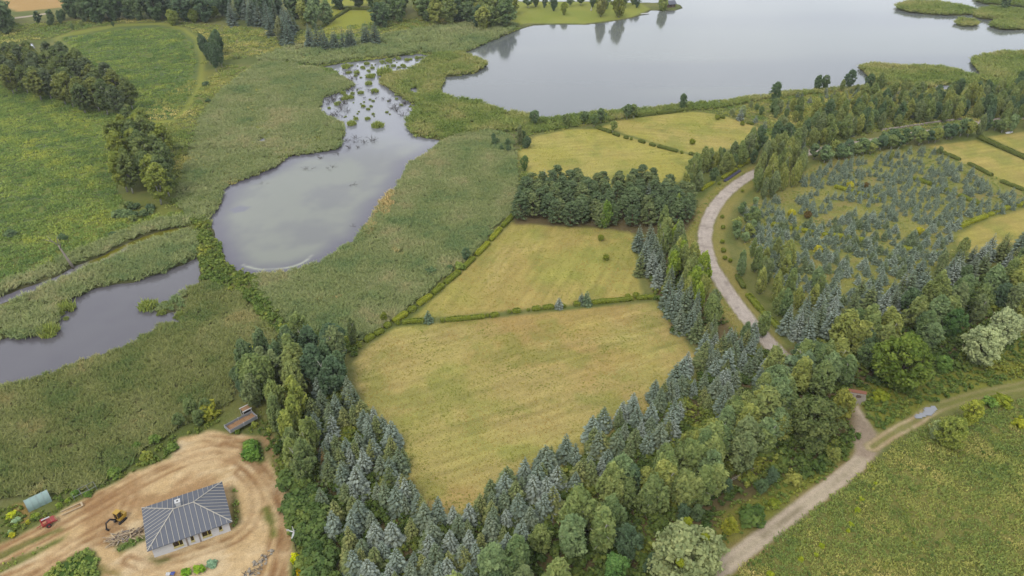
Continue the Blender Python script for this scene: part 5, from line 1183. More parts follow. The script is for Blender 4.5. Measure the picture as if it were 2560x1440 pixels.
scatter('rough_grass', 'rough grass and weeds on the slope between the groves and the marsh', 'grass',
        [([(290, 300), (480, 200), (520, 230), (640, 160), (1300, 60), (1330, 340), (900, 400), (470, 570), (420, 560), (430, 400)], 0.3, 1.2, 2.2), ([(500, 160), (650, 140), (740, 112), (850, 100), (1000, 80), (1130, 60), (1250, 58), (1230, 45), (1000, 50), (740, 80), (500, 60), (300, 45), (100, 60), (0, 60), (0, 110), (130, 95), (180, 78), (300, 58), (410, 54), (470, 70), (508, 100), (516, 150)], 0.22, 1.4, 2.6), ([(440, 300), (500, 230), (560, 200), (620, 170), (560, 160), (520, 200), (430, 310), (330, 300), (440, 380), (450, 480), (480, 400)], 0.5, 1.1, 2.0)],
        'grass', M_ROUGH, 14, 18, tint_c=1.8)
scatter('rough_grass', 'rough grass between the lakeside fields, the shore reeds and the upper wood', 'grass', [([(1330, 335), (1500, 308), (1700, 278), (1800, 270), (1960, 240), (2160, 226), (2330, 240), (2600, 230), (2600, 300), (2200, 330), (2000, 370), (1880, 350), (1915, 325), (1800, 284), (1730, 277), (1548, 298), (1420, 320), (1340, 340)], 0.5, 0.8, 1.7), ([(1290, 340), (1330, 340), (1300, 380), (1320, 430), (1300, 480)], 0.6, 0.8, 1.6)], 'grass', M_ROUGH, 8, 28, tint_c=1.8)
scatter('rough_grass', 'rough weedy grass of the bottom right meadow', 'grass',
        [([(1800, 1450), (1880, 1385), (2010, 1285), (2110, 1212), (2200, 1140), (2240, 1100), (2350, 1050), (2600, 990), (2700, 1100), (2700, 1500), (1790, 1500)], 2.6, 0.55, 1.25)],
        'grass', M_ROUGH, 6, 19, tint_c=1.3)
scatter('rough_weeds', 'leafy weeds dotted through the bottom right meadow and verges', 'weeds',
        [([(1800, 1450), (2010, 1285), (2110, 1212), (2200, 1140), (2350, 1060), (2600, 1000), (2700, 1100), (2700, 1500), (1790, 1500)], 0.35, 0.3, 0.7), ([(2150, 990), (2170, 960), (2300, 920), (2420, 890), (2620, 820), (2620, 930), (2420, 975), (2300, 1020), (2200, 1085), (2160, 1030)], 1.2, 0.5, 1.3), ([(1780, 1290), (1900, 1200), (2040, 1165), (2150, 1060), (2150, 1100), (2110, 1160), (1990, 1245), (1840, 1350), (1750, 1410)], 1.0, 0.4, 1.1)],
        'weed', M_DYKE, 5, 20, tint_c=2.0)
scatter('stubble', 'short dry stubble tufts of the mown fields', 'grass',
        [([(888, 905), (925, 864), (990, 820), (1100, 810), (1640, 757), (1690, 830), (1740, 888), (1700, 985), (1560, 1060), (1430, 1150), (1340, 1215), (1100, 1300), (975, 1130), (892, 960)], 2.4, 0.16, 0.34), ([(1280, 560), (1580, 578), (1603, 743), (1030, 798), (1180, 660)], 1.4, 0.18, 0.36, 0, 0.05), ([(1300, 380), (1340, 345), (1420, 326), (1495, 325), (1735, 394), (1690, 450), (1345, 470)], 0.5, 0.25, 0.4), ([(1510, 318), (1548, 303), (1730, 282), (1800, 289), (1905, 324), (1740, 384)], 0.4, 0.25, 0.4)],
        'grass', M_HAY, 7, 21, tint_c=2.2)
scatter('plantation_weeds', 'grass tufts between the young spruces and along the lane verge', 'grass',
        [([(1850, 520), (1900, 480), (2060, 400), (2180, 380), (2330, 370), (2600, 490), (2390, 580), (2380, 660), (2150, 760), (2050, 780), (1950, 720), (1860, 640)], 0.45, 0.4, 0.8), ([(1880, 425), (1800, 460), (1740, 530), (1710, 600), (1740, 690), (1800, 770), (1850, 840), (1840, 775), (1775, 680), (1750, 600), (1765, 540), (1810, 480)], 0.8, 0.4, 0.8)],
        'grass', M_ROUGH, 6, 22, tint_c=1.8)
scatter('undergrowth', 'dark leafy undergrowth beneath the near belts', 'undergrowth',
        [([(690, 1100), (760, 1000), (860, 965), (985, 1150), (1090, 1320), (1300, 1240), (1500, 1120), (1760, 930), (1850, 880), (1960, 890), (2060, 900), (2130, 960), (2115, 1000), (2130, 1040), (2130, 1120), (2060, 1180), (1960, 1200), (1900, 1200), (1790, 1280), (1740, 1400), (1700, 1480), (800, 1500), (740, 1280)], 0.9, 0.9, 2.2),
         ([(1980, 890), (2100, 830), (2350, 730), (2560, 650), (2700, 640), (2700, 780), (2560, 800), (2500, 900), (2400, 930), (2150, 975)], 0.7, 1.0, 2.4), ([(1600, 620), (1640, 590), (1690, 640), (1800, 780), (1860, 860), (1760, 880), (1680, 830), (1620, 720)], 0.5, 0.8, 1.6)],
        'weed', M_UNDER, 5, 23)
scatter('bank_weeds', 'leafy weeds along the edges of the sandy plot', 'weeds',
        [([(690, 1100), (720, 1180), (760, 1270), (780, 1400), (790, 1470), (730, 1470), (745, 1330), (730, 1250), (690, 1180), (668, 1120)], 1.4, 0.5, 1.3), ([(-60, 1290), (60, 1260), (150, 1235), (250, 1210), (320, 1165), (430, 1095), (520, 1060), (570, 1050), (520, 1075), (445, 1095), (420, 1145), (330, 1180), (286, 1210), (235, 1232), (180, 1262), (120, 1298), (60, 1328), (-60, 1390)], 1.3, 0.4, 1.0), ([(560, 1060), (640, 1010), (690, 1060), (700, 1120), (660, 1110), (640, 1090), (600, 1085)], 1.2, 0.35, 0.8)],
        'weed', M_DYKE, 4, 24, avoid=[PP([(565, 1092), (562, 1058), (636, 1018), (650, 1058)]), PP([(64, 1290), (60, 1240), (128, 1215), (140, 1270)]), PP([(100, 1322), (100, 1290), (145, 1290), (148, 1322)]), PP([(155, 1290), (152, 1270), (200, 1256), (208, 1276)])])
scatter('crop_rows', 'dense leafy crop covering the garden patch', 'crop', [([(100, 1450), (150, 1407), (200, 1380), (230, 1374), (246, 1395), (248, 1440), (250, 1460)], 3.0, 0.6, 1.0), ([(606, 1106), (652, 1102), (660, 1148), (646, 1156), (612, 1134)], 1.6, 0.5, 0.9), ([(295, 1366), (330, 1347), (358, 1342), (358, 1350), (330, 1368), (302, 1382)], 1.6, 0.4, 0.8), ([(-60, 1440), (60, 1387), (150, 1347), (164, 1338), (156, 1350), (60, 1403), (-60, 1462)], 1.5, 0.25, 0.5), ([(585, 1225), (592, 1250), (594, 1300), (586, 1318)], 1.6, 0.4, 0.8)], 'weed', M_MEAD, 4, 25)

# islets in the channel, one reed clump each
M_CLUMP = leaf_mat('clump_leaves', trans=0.4)
def reed_clump(seed):
    r = np.random.default_rng(seed); v, f, t, b = [], [], [], 0
    for k in range(26):
        a = r.random() * 6.28; q = math.sqrt(r.random()) * 1.0; n = 14
        base = np.tile([math.cos(a) * q, math.sin(a) * q, -0.2], (n, 1)) + np.concatenate([r.normal(size=(n, 2)) * 0.12, np.zeros((n, 1))], 1)
        hh = (0.9 + 0.7 * r.random(n)) * (1.1 - 0.4 * q); le = r.normal(size=(n, 2)) * 0.28
        tip = base + np.concatenate([le * hh[:, None], hh[:, None]], 1); d = tip - base; L = np.linalg.norm(d, axis=1)
        bb = r.random(n) * 6.28; vv, ff = quads_from((base + tip) / 2, np.stack([np.cos(bb), np.sin(bb), 0.5 + 0 * bb], 1), d / L[:, None], 0.09 + 0 * L, L / 2)
        v.append(vv); f.append(ff + b); b += len(vv); t.append(r.random(n))
    return mesh_np('reed_clump', np.concatenate(v), np.concatenate(f), M_CLUMP, attrs={'tint': ('FACE', np.concatenate(t))})
RC = [reed_clump(s) for s in (1, 2, 3)]
for i_, (a_, b_, s_, l_) in enumerate(((945, 315, 2.1, 'wide low green islet in the lower channel'), (880, 310, 1.7, 'rounded green islet left of the wide low one'), (937, 228, 1.5, 'small round green islet in the middle of the channel'), (861, 247, 1.3, 'dark green tuft by the left snags, left of two'), (876, 244, 1.4, 'dark green tuft by the left snags, right of two'), (962, 184, 3.4, 'largest pale reed islet in the upper channel'), (922, 209, 1.5, 'small reed tuft in the narrow of the channel'), (908, 265, 0.9, 'tiny tuft below the snag tufts'), (892, 182, 1.3, 'small green tuft near the upper channel'), (890, 297, 1.0, 'tiny dark tuft right of the rounded islet'), (972, 152, 1.6, 'reed tuft at the top of the channel'), (1017, 150, 1.2, 'small tuft near the upper right of the channel'), (925, 192, 1.8, 'pale tuft above the narrow of the channel'), (1015, 238, 2.0, 'green tuft beside the small bright inlet'), (1030, 240, 2.0, 'green tuft below the small bright inlet'), (372, 766, 2.0, 'pale green reed clump at the tip in the left pond'), (125, 830, 2.2, 'reed clump standing off the left pond bank'), (165, 772, 2.0, 'reed clump in the water right of the left pond bank'), (865, 168, 2.0, 'reed tuft at the upper left of the channel'))):
    x, y = P(a_, b_); o = link('reed_clump', RC[i_ % 3], None, (x, y, -0.3), i_ * 1.3, s_); o.color = L_(116, 126, 62); tag(o, l_, 'reed clump', 'reed clumps in the water')

for poly_, n_, where in (([(852, 160), (985, 146), (1060, 140), (1000, 178), (950, 185), (890, 195), (860, 185)], 48, 'in the upper channel'), ([(815, 250), (880, 220), (960, 225), (1030, 262), (1010, 300), (900, 300), (830, 288)], 34, 'in the lower channel'), ([(150, 760), (180, 750), (165, 800), (130, 835), (20, 842), (100, 815)], 14, 'off the bank of the left pond'), ([(370, 765), (420, 755), (460, 770), (450, 800), (400, 790)], 10, 'round the spit in the left pond')):
    w = PP(poly_); lo, hi = w.min(0), w.max(0); k_ = 0
    while k_ < n_:
        p = lo + rng.random(2) * (hi - lo)
        if sdf(w, p[:1], p[1:])[0] > 0: continue
        o = link('reed_clump', RC[k_ % 3], None, (p[0], p[1], -0.3), rng.random() * 6, 0.35 + 0.9 * rng.random() ** 2); o.color = L_(112, 122, 64); tag(o, 'little reed tuft standing in the water ' + where, 'reed clump', 'reed tufts ' + where); k_ += 1

# dead branches standing in the water
def snag(seed, n=7, up=1.0):
    r = np.random.default_rng(seed); m = MB()
    for k in range(n):
        a = r.random() * 6.28; q = r.random() * 0.9; b = Vector((math.cos(a) * q, math.sin(a) * q, -0.4)); e = b + Vector((r.normal() * 1.1, r.normal() * 1.1, (0.7 + 1.0 * r.random()) * up + 0.3))
        mid = (b + e) / 2 + Vector((r.normal() * 0.2, r.normal() * 0.2, 0.15)); taper(m, [b, mid, e], 0.07, 0.02, 4)
        for j in range(2):
            t = 0.4 + 0.4 * r.random(); s_ = b.lerp(e, t); taper(m, [s_, s_ + Vector((r.normal() * 0.4, r.normal() * 0.4, 0.25 + 0.3 * r.random()))], 0.035, 0.012, 3)
    return m.mesh('dead_branches', M_SNAG)
SN = [snag(s, 6 + s % 4, 0.5 + 0.25 * (s % 4)) for s in range(6)]
SNZ = [([(806, 250), (835, 232), (870, 255), (868, 290), (830, 292), (805, 275)], 26, 'in the brown thicket at the left of the channel', 1.1), ([(970, 245), (1035, 262), (1030, 288), (985, 290)], 20, 'in the right half of the channel', 0.9), ([(850, 172), (900, 176), (915, 205), (900, 225), (870, 232)], 18, 'in the narrow upper channel', 1.0), ([(850, 335), (900, 340), (935, 350), (900, 370), (850, 368)], 10, 'where the channel opens into the pond', 1.0), ([(900, 205), (940, 215), (960, 250), (900, 245)], 8, 'in the middle of the channel', 0.8)]
for poly_, n_, where, sc_ in SNZ:
    w = PP(poly_); lo, hi = w.min(0), w.max(0); k_ = 0
    while k_ < n_:
        p = lo + rng.random(2) * (hi - lo)
        if sdf(w, p[:1], p[1:])[0] > 0: continue
        o = link('dead_branches', SN[int(rng.integers(6))], None, (p[0], p[1], -0.32), rng.random() * 6.28, sc_ * (0.8 + 0.6 * rng.random())); tag(o, 'bare dead branches in the water ' + where, 'dead branches', 'dead branches ' + where); k_ += 1
for a_, b_, s_, l_ in ((658, 458, 1.0, 'lone star-shaped snag in the left of the pond'), (875, 462, 1.3, 'faint sunken branches in the middle of the pond'), (805, 395, 1.3, 'branches lying in the pond below the left reeds'), (770, 420, 1.2, 'sunken twigs left of the pond centre'), (830, 418, 1.2, 'sunken twigs right of the pond centre'), (887, 565, 0.9, 'thin upright twigs by the dry reeds'), (845, 382, 1.2, 'branches at the reed point of the pond')):
    x, y = P(a_, b_); tag(link('dead_branches', SN[int(a_) % 6], None, (x, y, -0.45), a_ * 0.7, (s_, s_, s_ * 0.6)), l_, 'dead branches')

# dead tree by the ditch
x, y = P(183, 668); dt = empty('dead_tree', (x, y, -0.1)); tag(dt, 'bare bleached dead tree leaning left beside the ditch', 'dead tree')
m = MB(); taper(m, [(0, 0, -0.3), (-0.9, 0.2, 2.6), (-1.8, 0.4, 5.2), (-2.3, 0.5, 7.0)], 0.42, 0.2, 8); m.build('trunk', M_DEAD, dt, True)
for k_, pts_ in enumerate(([(-2.2, 0.5, 6.7), (-3.4, 0.2, 8.4), (-4.4, 0.3, 10.0)], [(-2.25, 0.5, 6.8), (-2.4, 0.9, 8.5), (-2.2, 1.2, 9.8)], [(-2.0, 0.4, 6.0), (-1.3, 0.0, 7.6), (-1.2, -0.3, 9.0)], [(-3.2, 0.3, 8.1), (-4.2, -0.2, 8.8), (-5.2, -0.4, 9.4)], [(-1.6, 0.4, 4.9), (-2.8, 1.0, 5.8)])):
    m = MB(); taper(m, pts_, 0.15, 0.04, 5); m.build('branch', M_DEAD, dt, True)

# ================================================================== clipped hedges
def hedge_mesh(a, b, w, h, z=0.0, seed=0):
    """a clipped hedge: rounded box skinned with leaves between two ground points (local to the first)"""
    r = np.random.default_rng(seed); a = np.array(a); b = np.array(b); d = b - a; L = np.linalg.norm(d); d /= L; s = np.array([-d[1], d[0]])
    n = int(max(60, L * (w + 2 * h) * 26))
    t = r.random(n) * L; ph = r.random(n) * math.pi; ex = 0.45
    cx = np.sign(np.cos(ph)) * np.abs(np.cos(ph)) ** ex * w / 2; cz = np.abs(np.sin(ph)) ** ex * h
    bump = 1 + (vnoise(t / 1.1, cx * 0 + seed, seed) - 0.5) * 0.22; cx *= bump; cz *= bump
    endr = np.clip(np.minimum(t, L - t) / (w * 0.5), 0, 1) ** 0.5; cz *= 0.55 + 0.45 * endr; cx *= 0.5 + 0.5 * endr
    c = np.stack([d[0] * t + s[0] * cx, d[1] * t + s[1] * cx, cz], 1)
    nr = np.stack([s[0] * np.cos(ph), s[1] * np.cos(ph), np.sin(ph) + 0.2], 1) + r.normal(size=(n, 3)) * 0.35
    v, f = quads_from(c, nr, rand_dirs(r, n), 0.13 + 0.05 * r.random(n), 0.16 + 0.06 * r.random(n))
    # solid core just under the skin so no gaps show
    m = MB(); ang = math.atan2(d[1], d[0]); m.box((d[0] * L / 2, d[1] * L / 2, h * 0.44), (L * 0.94, w * 0.76, h * 0.86), ang)
    v2 = np.array(m.v); f2 = np.array(m.f) + len(v)
    return mesh_np('hedge', np.vstack([v, v2]), np.vstack([f, f2]), M_LEAF, attrs={'tint': ('FACE', np.concatenate([np.clip(0.5 + r.normal(size=n) * 0.25, 0, 1), np.full(len(f2), 0.2)]))})
HG = L_(104, 112, 44); HGY = L_(124, 128, 46); HGD = L_(92, 100, 50)
def hedge(p0, p1, w, h, label, col=HG, group=None):
    a, b = P(*p0), P(*p1)
    o = link('hedge', hedge_mesh(a, b, w, h, seed=int(p0[0] * 7 + p0[1])), None, (a[0], a[1], float(ground_z(*a)) - 0.05)); o.color = col
    return tag(o, label, 'hedge', group)
for p0, p1, l_ in (((1006, 809), (1062, 805), 'short clipped hedge left of the dark little spruce'), ((1114, 804), (1212, 795), 'long clipped hedge piece in the left half of the dividing hedge'), ((1226, 793), (1247, 789), 'short clipped hedge piece after the round ball'), ((1281, 782), (1302, 779), 'short greyish clipped hedge piece in the middle of the dividing hedge'), ((1330, 776), (1352, 774), 'stubby clipped hedge piece left of the silvery spruce'), ((1356, 773), (1384, 770), 'clipped hedge piece touching the silvery spruce'), ((1434, 764), (1452, 762), 'tiny clipped hedge piece left of the spruce pair'), ((1476, 760), (1582, 750), 'long straight clipped hedge right of the spruce pair'), ((1590, 749), (1640, 745), 'last clipped hedge piece at the right end of the dividing hedge')):
    hedge(p0, p1, 1.2, 1.15, l_, HG, 'pieces of the dividing hedge')
for i_, (p0, p1) in enumerate((((912, 856), (935, 842)), ((938, 840), (958, 829)), ((962, 822), (975, 813)), ((984, 808), (1018, 786)), ((1022, 783), (1040, 772)), ((1045, 766), (1078, 742)), ((1082, 738), (1108, 716)), ((1112, 712), (1150, 682)), ((1155, 676), (1185, 648)), ((1190, 642), (1222, 610)), ((1226, 604), (1252, 575)), ((1256, 570), (1284, 540)))):
    hedge(p0, p1, 1.5, 1.3, 'clipped hedge piece %s of the diagonal reed-side hedge' % ['at the lower end', 'second from the lower end', 'third from the lower end', 'long and just below the dividing hedge', 'just above the dividing hedge', 'beside the hay field corner', 'in the middle', 'next to the dark reed bush', 'above the dark reed bush', 'fourth from the upper end', 'yellowish and second from the upper end', 'at the upper end'][i_], HGY if i_ in (3, 5, 9, 10) else HG, 'diagonal hedge pieces')
for i_, (p0, p1) in enumerate((((1490, 320), (1528, 334)), ((1532, 336), (1548, 342)), ((1560, 345), (1570, 348)), ((1596, 354), (1612, 359)), ((1624, 362), (1638, 367)), ((1643, 368), (1695, 381)), ((1722, 386), (1732, 388)), ((1734, 388), (1752, 392)))):
    hedge(p0, p1, 1.3, 1.2, 'dotted hedge piece %s between the two upper fields' % ['at the left end', 'just right of the small hedge tree', 'third from the left', 'fourth from the left', 'fifth from the left', 'longest of the row', 'small and near the right end', 'at the right end'][i_], HGD, 'dotted hedge pieces')
for p0, p1, w, h, c_, l_ in (((1590, 293), (1640, 287), 1.6, 1.4, HGD, 'dark hedge piece along the lakeside field, left'), ((1642, 286), (1688, 281), 1.6, 1.4, HGD, 'dark hedge piece along the lakeside field, middle'), ((1690, 280), (1722, 276), 1.6, 1.3, HGD, 'dark hedge piece by the lone lakeside tree'), ((1788, 292), (1812, 297), 1.2, 1.1, HGD, 'short hedge near the upper corner of the lakeside field'), ((1866, 308), (1884, 312), 1.2, 1.1, HGD, 'short hedge before the small blue lakeside spruce'),
                             ((2396, 572), (2420, 560), 1.6, 1.3, HGY, 'yellow-green hedge piece at the plantation corner, left'), ((2422, 559), (2466, 543), 1.6, 1.3, HGY, 'yellow-green hedge piece at the plantation corner, longest'), ((2470, 540), (2482, 536), 1.5, 1.2, HGY, 'yellow-green round hedge piece at the plantation corner'), ((2485, 534), (2508, 525), 1.5, 1.3, HGY, 'yellow-green hedge piece right of the round one'), ((2508, 525), (2522, 521), 1.4, 1.2, HGY, 'last yellow-green hedge piece near the right edge'), ((2540, 518), (2575, 508), 1.4, 1.2, HGY, 'yellow-green hedge piece cut by the right edge'),
                             ((1928, 563), (1980, 574), 1.4, 1.2, HGY, 'hedge line low in the plantation, left piece'), ((1985, 576), (2050, 586), 1.4, 1.2, HGY, 'hedge line low in the plantation, second piece'), ((2055, 588), (2110, 594), 1.4, 1.2, HGY, 'hedge line low in the plantation, third piece'), ((2115, 596), (2162, 606), 1.4, 1.2, HGY, 'hedge line low in the plantation, right piece'), ((2240, 618), (2282, 628), 1.3, 1.1, HGY, 'isolated hedge piece low in the plantation'),
                             ((2085, 469), (2140, 484), 1.4, 1.2, HGY, 'hedge line in the middle of the plantation, left piece'), ((2144, 485), (2200, 504), 1.4, 1.2, HGY, 'hedge line in the middle of the plantation, right piece'), ((2280, 448), (2330, 464), 1.4, 1.2, HG, 'hedge line right of the plantation middle, left piece'), ((2340, 468), (2390, 488), 1.4, 1.2, HG, 'hedge line right of the plantation middle, second piece'), ((2396, 490), (2455, 516), 1.4, 1.2, HG, 'hedge line right of the plantation middle, right piece'),
                             ((2446, 346), (2500, 370), 1.8, 1.5, HGD, 'long dark hedge between the right edge fields, upper piece'), ((2500, 370), (2575, 404), 1.8, 1.5, HGD, 'long dark hedge between the right edge fields, lower piece'), ((2340, 378), (2400, 402), 1.4, 1.1, HGD, 'low dark hedge on the plantation edge, upper piece'), ((2420, 410), (2480, 442), 1.4, 1.1, HGD, 'low dark hedge on the plantation edge, middle piece'), ((2500, 455), (2560, 478), 1.4, 1.1, HGD, 'low dark hedge on the plantation edge, lower piece'),
                             ((1868, 738), (1905, 780), 1.7, 1.1, HG, 'clipped green hedge along the lane, upper piece'), ((1906, 782), (1950, 826), 1.7, 1.1, HG, 'clipped green hedge along the lane, lower piece'), ((1842, 690), (1860, 722), 1.5, 1.0, HGD, 'low hedge on the lane verge above the clipped one'), ((1805, 448), (1840, 424), 1.3, 1.0, HGY, 'yellow-green hedge at the head of the lane, lower piece'), ((1845, 420), (1880, 400), 1.3, 1.0, HGY, 'yellow-green hedge at the head of the lane, upper piece'), ((1752, 478), (1785, 456), 1.3, 1.0, HGY, 'short hedge on the outer side of the lane'), ((1810, 455), (1850, 428), 0.9, 0.6, C(120, 118, 140, 1.3), 'grey-violet lavender row beside the head of the lane'),
                             ((795, 76), (838, 46), 2.0, 1.6, HGD, 'dark hedge between the far green fields, lower piece'), ((840, 45), (876, 22), 2.0, 1.6, HGD, 'dark hedge between the far green fields, upper piece'), ((830, 22), (930, 25), 1.8, 1.4, HGD, 'dark hedge across the top of the far green fields')):
    hedge(p0, p1, w, h, l_, c_)
for a_, b_, h_, l_ in ((995, 812, 1.2, 'round clipped ball at the junction of the two hedges'), (1106, 805, 1.2, 'round clipped ball left of the long dividing hedge piece'), (1219, 793, 1.1, 'round clipped ball between two dividing hedge pieces'), (1273, 783, 1.1, 'round clipped ball in the middle of the dividing hedge'), (1321, 778, 0.9, 'tiny clipped ball left of the stubby hedge pieces'), (1410, 768, 1.0, 'clipped ball right of the silvery spruce'), (1569, 747, 1.6, 'round bush behind the long straight hedge'), (1590, 745, 1.8, 'round dark bush at the gap of the straight hedge'), (1578, 350, 1.2, 'round ball in the dotted hedge, left'), (1704, 384, 1.2, 'round ball in the dotted hedge, right'), (1829, 426, 1.2, 'small ball beside the head of the lane'), (1856, 480, 1.1, 'small ball on the lane verge below its head'), (1805, 545, 1.2, 'clipped ball on the inner lane verge, topmost'), (1807, 572, 1.3, 'clipped ball on the inner lane verge, second'), (1805, 608, 1.3, 'clipped ball on the inner lane verge, third'), (1808, 630, 1.5, 'clipped ball on the inner lane verge, fourth'), (1812, 648, 1.3, 'clipped ball on the inner lane verge, fifth'), (1825, 655, 1.3, 'clipped ball on the inner lane verge, lowest'), (1798, 462, 1.2, 'small ball on the outer lane verge')):
    lone('ball', 'clipped_ball', 'bush', a_, b_, h_, HG, l_, 'clipped balls')

# ================================================================== the house
M_ROOF = plain('roof_membrane', C(112, 116, 126), 0.75, 0.06, 1.2)
M_BATTEN = plain('batten_wood', C(206, 200, 186), 0.8, 0.06, 3)
M_WHITE = plain('white_paint', C(225, 225, 222), 0.6, 0.03, 4)
def block_wall():
    m, n, l, b = newmat('block_wall')
    tc = n.new('ShaderNodeTexCoord'); v = n.new('ShaderNodeTexVoronoi'); v.inputs['Scale'].default_value = 2.6
    l.new(tc.outputs['Object'], v.inputs['Vector'])
    rp = n.new('ShaderNodeValToRGB'); rp.color_ramp.elements[0].position = 0.10; rp.color_ramp.elements[0].color = C(180, 178, 180)
    rp.color_ramp.elements[1].position = 0.2; rp.color_ramp.elements[1].color = C(240, 238, 236)
    l.new(v.outputs['Distance'], rp.inputs[0])
    nz = n.new('ShaderNodeTexNoise'); nz.inputs['Scale'].default_value = 0.8; l.new(tc.outputs['Object'], nz.inputs['Vector'])
    mx = n.new('ShaderNodeMix'); mx.data_type = 'RGBA'; mx.blend_type = 'MULTIPLY'; mx.inputs[0].default_value = 0.3
    l.new(rp.outputs[0], mx.inputs[6]); l.new(nz.outputs['Color'], mx.inputs[7]); l.new(rp.outputs[0], b.inputs['Base Color'])
    b.inputs['Roughness'].default_value = 0.9
    return m
M_BLOCK = block_wall()
M_FRAME = plain('window_frame_yellow', C(214, 196, 96), 0.6, 0.05, 3)
M_GLASS = plain('dark_glass', C(58, 50, 44), 0.15, 0.1, 2, spec=0.5)
M_STRIP = plain('wall_strip', C(172, 160, 150), 0.9, 0.1, 2)
EZ = 2.75
A_, B_, C_, D_ = [np.array(P(*p, EZ)) for p in ((352.5, 1270), (369, 1379), (582, 1303), (554, 1205))]
ux = ((C_ - B_) + (D_ - A_)); ux /= np.linalg.norm(ux); uy = np.array([-ux[1], ux[0]])
cen = (A_ + B_ + C_ + D_) / 4
HL = (np.linalg.norm(C_ - B_) + np.linalg.norm(D_ - A_)) / 2; HW = (np.linalg.norm(B_ - A_) + np.linalg.norm(C_ - D_)) / 2
print('house', HL, HW)
house = empty('house', (cen[0], cen[1], 0.0), math.atan2(ux[1], ux[0])); tag(house, 'new single-storey house with grey hipped roof and pale battens on the sandy plot', 'house')
hl, hw = HL / 2, HW / 2; RH = EZ + hw * 0.44; rx = hl - hw
ovh = 0.65; wx, wy = hl - ovh, hw - ovh; T = 0.3; wz = EZ - 0.15
# windows on the near long wall (fractions along the wall from its left end)
WIN = [(0.26, 0.385, 0.75, 1), (0.485, 0.53, 0.75, 0), (0.635, 0.755, 0.75, 1), (0.86, 0.905, 1.0, 0)]
m = MB(); top = wz; x_ = -wx
def wallbox(mm, x0, x1, z0, z1): mm.box(((x0 + x1) / 2, -wy + T / 2, (z0 + z1) / 2), (x1 - x0, T, z1 - z0))
for f0, f1, zb, mu in WIN:
    a, b = -wx + 2 * wx * f0, -wx + 2 * wx * f1
    wallbox(m, x_, a, -0.2, top); wallbox(m, a, b, -0.2, zb); wallbox(m, a, b, 2.15, top); x_ = b
wallbox(m, x_, wx, -0.2, top)
front = m.build('wall', M_BLOCK, house); front['label'] = 'white block wall with windows facing the viewer'
for nm, c, d in (('wall', (0, wy - T / 2, top / 2 - 0.1), (2 * wx, T, top + 0.2)), ('wall', (-wx + T / 2, 0, top / 2 - 0.1), (T, 2 * wy - 2 * T, top + 0.2)), ('wall', (wx - T / 2, 0, top / 2 - 0.1), (T, 2 * wy - 2 * T, top + 0.2))):
    MB().box(c, d).build(nm, M_BLOCK, house)
for f0, f1, zb, mu in WIN:
    a, b = -wx + 2 * wx * f0, -wx + 2 * wx * f1; yy = -wy + 0.10; z0, z1 = zb, 2.15
    m = MB(); fw = 0.07
    for c, d in ((((a + b) / 2, yy, z0 + fw / 2), (b - a, 0.1, fw)), (((a + b) / 2, yy, z1 - fw / 2), (b - a, 0.1, fw)), ((a + fw / 2, yy, (z0 + z1) / 2), (fw, 0.1, z1 - z0 - 2 * fw)), ((b - fw / 2, yy, (z0 + z1) / 2), (fw, 0.1, z1 - z0 - 2 * fw))): m.box(c, d)
    if mu: m.box((a + (b - a) * 0.62, yy, (z0 + z1) / 2), (0.12, 0.1, z1 - z0 - 2 * fw))
    w_ = m.build('window', M_FRAME, house)
    MB().box(((a + b) / 2, yy + 0.03, (z0 + z1) / 2), (b - a - 2 * fw, 0.02, z1 - z0 - 2 * fw)).build('pane', M_GLASS, w_)
    MB().box(((a + b) / 2, -wy - 0.06, z0 - 0.05), (b - a + 0.1, 0.2, 0.07)).build('sill', M_FRAME, w_)
for fx in (0.435, 0.60): MB().box((-wx + 2 * wx * fx, -wy - 0.03, 1.2), (0.28, 0.05, 2.5)).build('downpipe_strip', M_STRIP, house)
# roof planes
def plane_obj(name, pts, mat, parent, th=0.12):
    m = MB(); n = len(pts); lo = [(p[0], p[1], p[2] - th) for p in pts]
    m.add(list(pts) + lo, [tuple(range(n)), tuple(range(2 * n - 1, n - 1, -1))] + [(i, i + n, (i + 1) % n + n, (i + 1) % n) for i in range(n)])
    return m.build(name, mat, parent)
e = [(-hl, -hw, EZ), (hl, -hw, EZ), (hl, hw, EZ), (-hl, hw, EZ)]; r0, r1 = (-rx, 0, RH), (rx, 0, RH)
roof = [plane_obj('roof', [e[0], e[1], r1, r0], M_ROOF, house), plane_obj('roof', [e[1], e[2], r1], M_ROOF, house), plane_obj('roof', [e[2], e[3], r0, r1], M_ROOF, house), plane_obj('roof', [e[3], e[0], r0], M_ROOF, house)]
up = 0.035
def batten(parent, a, b, w=0.075, name='batten', zoff=up):
    MB().beam((a[0], a[1], a[2] + zoff), (b[0], b[1], b[2] + zoff), w, 0.06).build(name, M_BATTEN, parent)
N = 16
for sgn, rf in ((-1, roof[0]), (1, roof[2])):
    for k in range(1, N):
        x = -hl + 2 * hl * k / N; t = min(1.0, (hl - abs(x)) / (hl - rx)); batten(rf, (x, sgn * hw, EZ), (x, sgn * hw * (1 - t), EZ + (RH - EZ) * t))
N = 13
for sgn, rf in ((1, roof[1]), (-1, roof[3])):
    for k in range(1, N):
        y = -hw + 2 * hw * k / N; t = 1 - abs(y) / hw; batten(rf, (sgn * hl, y, EZ), (sgn * (hl - (hl - rx) * t), y, EZ + (RH - EZ) * t))
for a, b in ((e[0], r0), (e[3], r0), (e[1], r1), (e[2], r1), (r0, r1)): batten(house, a, b, 0.16, 'ridge_cap', 0.07)
ch = MB().box((-rx + 0.9, 0.75, RH + 0.15), (0.8, 0.8, 1.3)).build('chimney', M_WHITE, house)
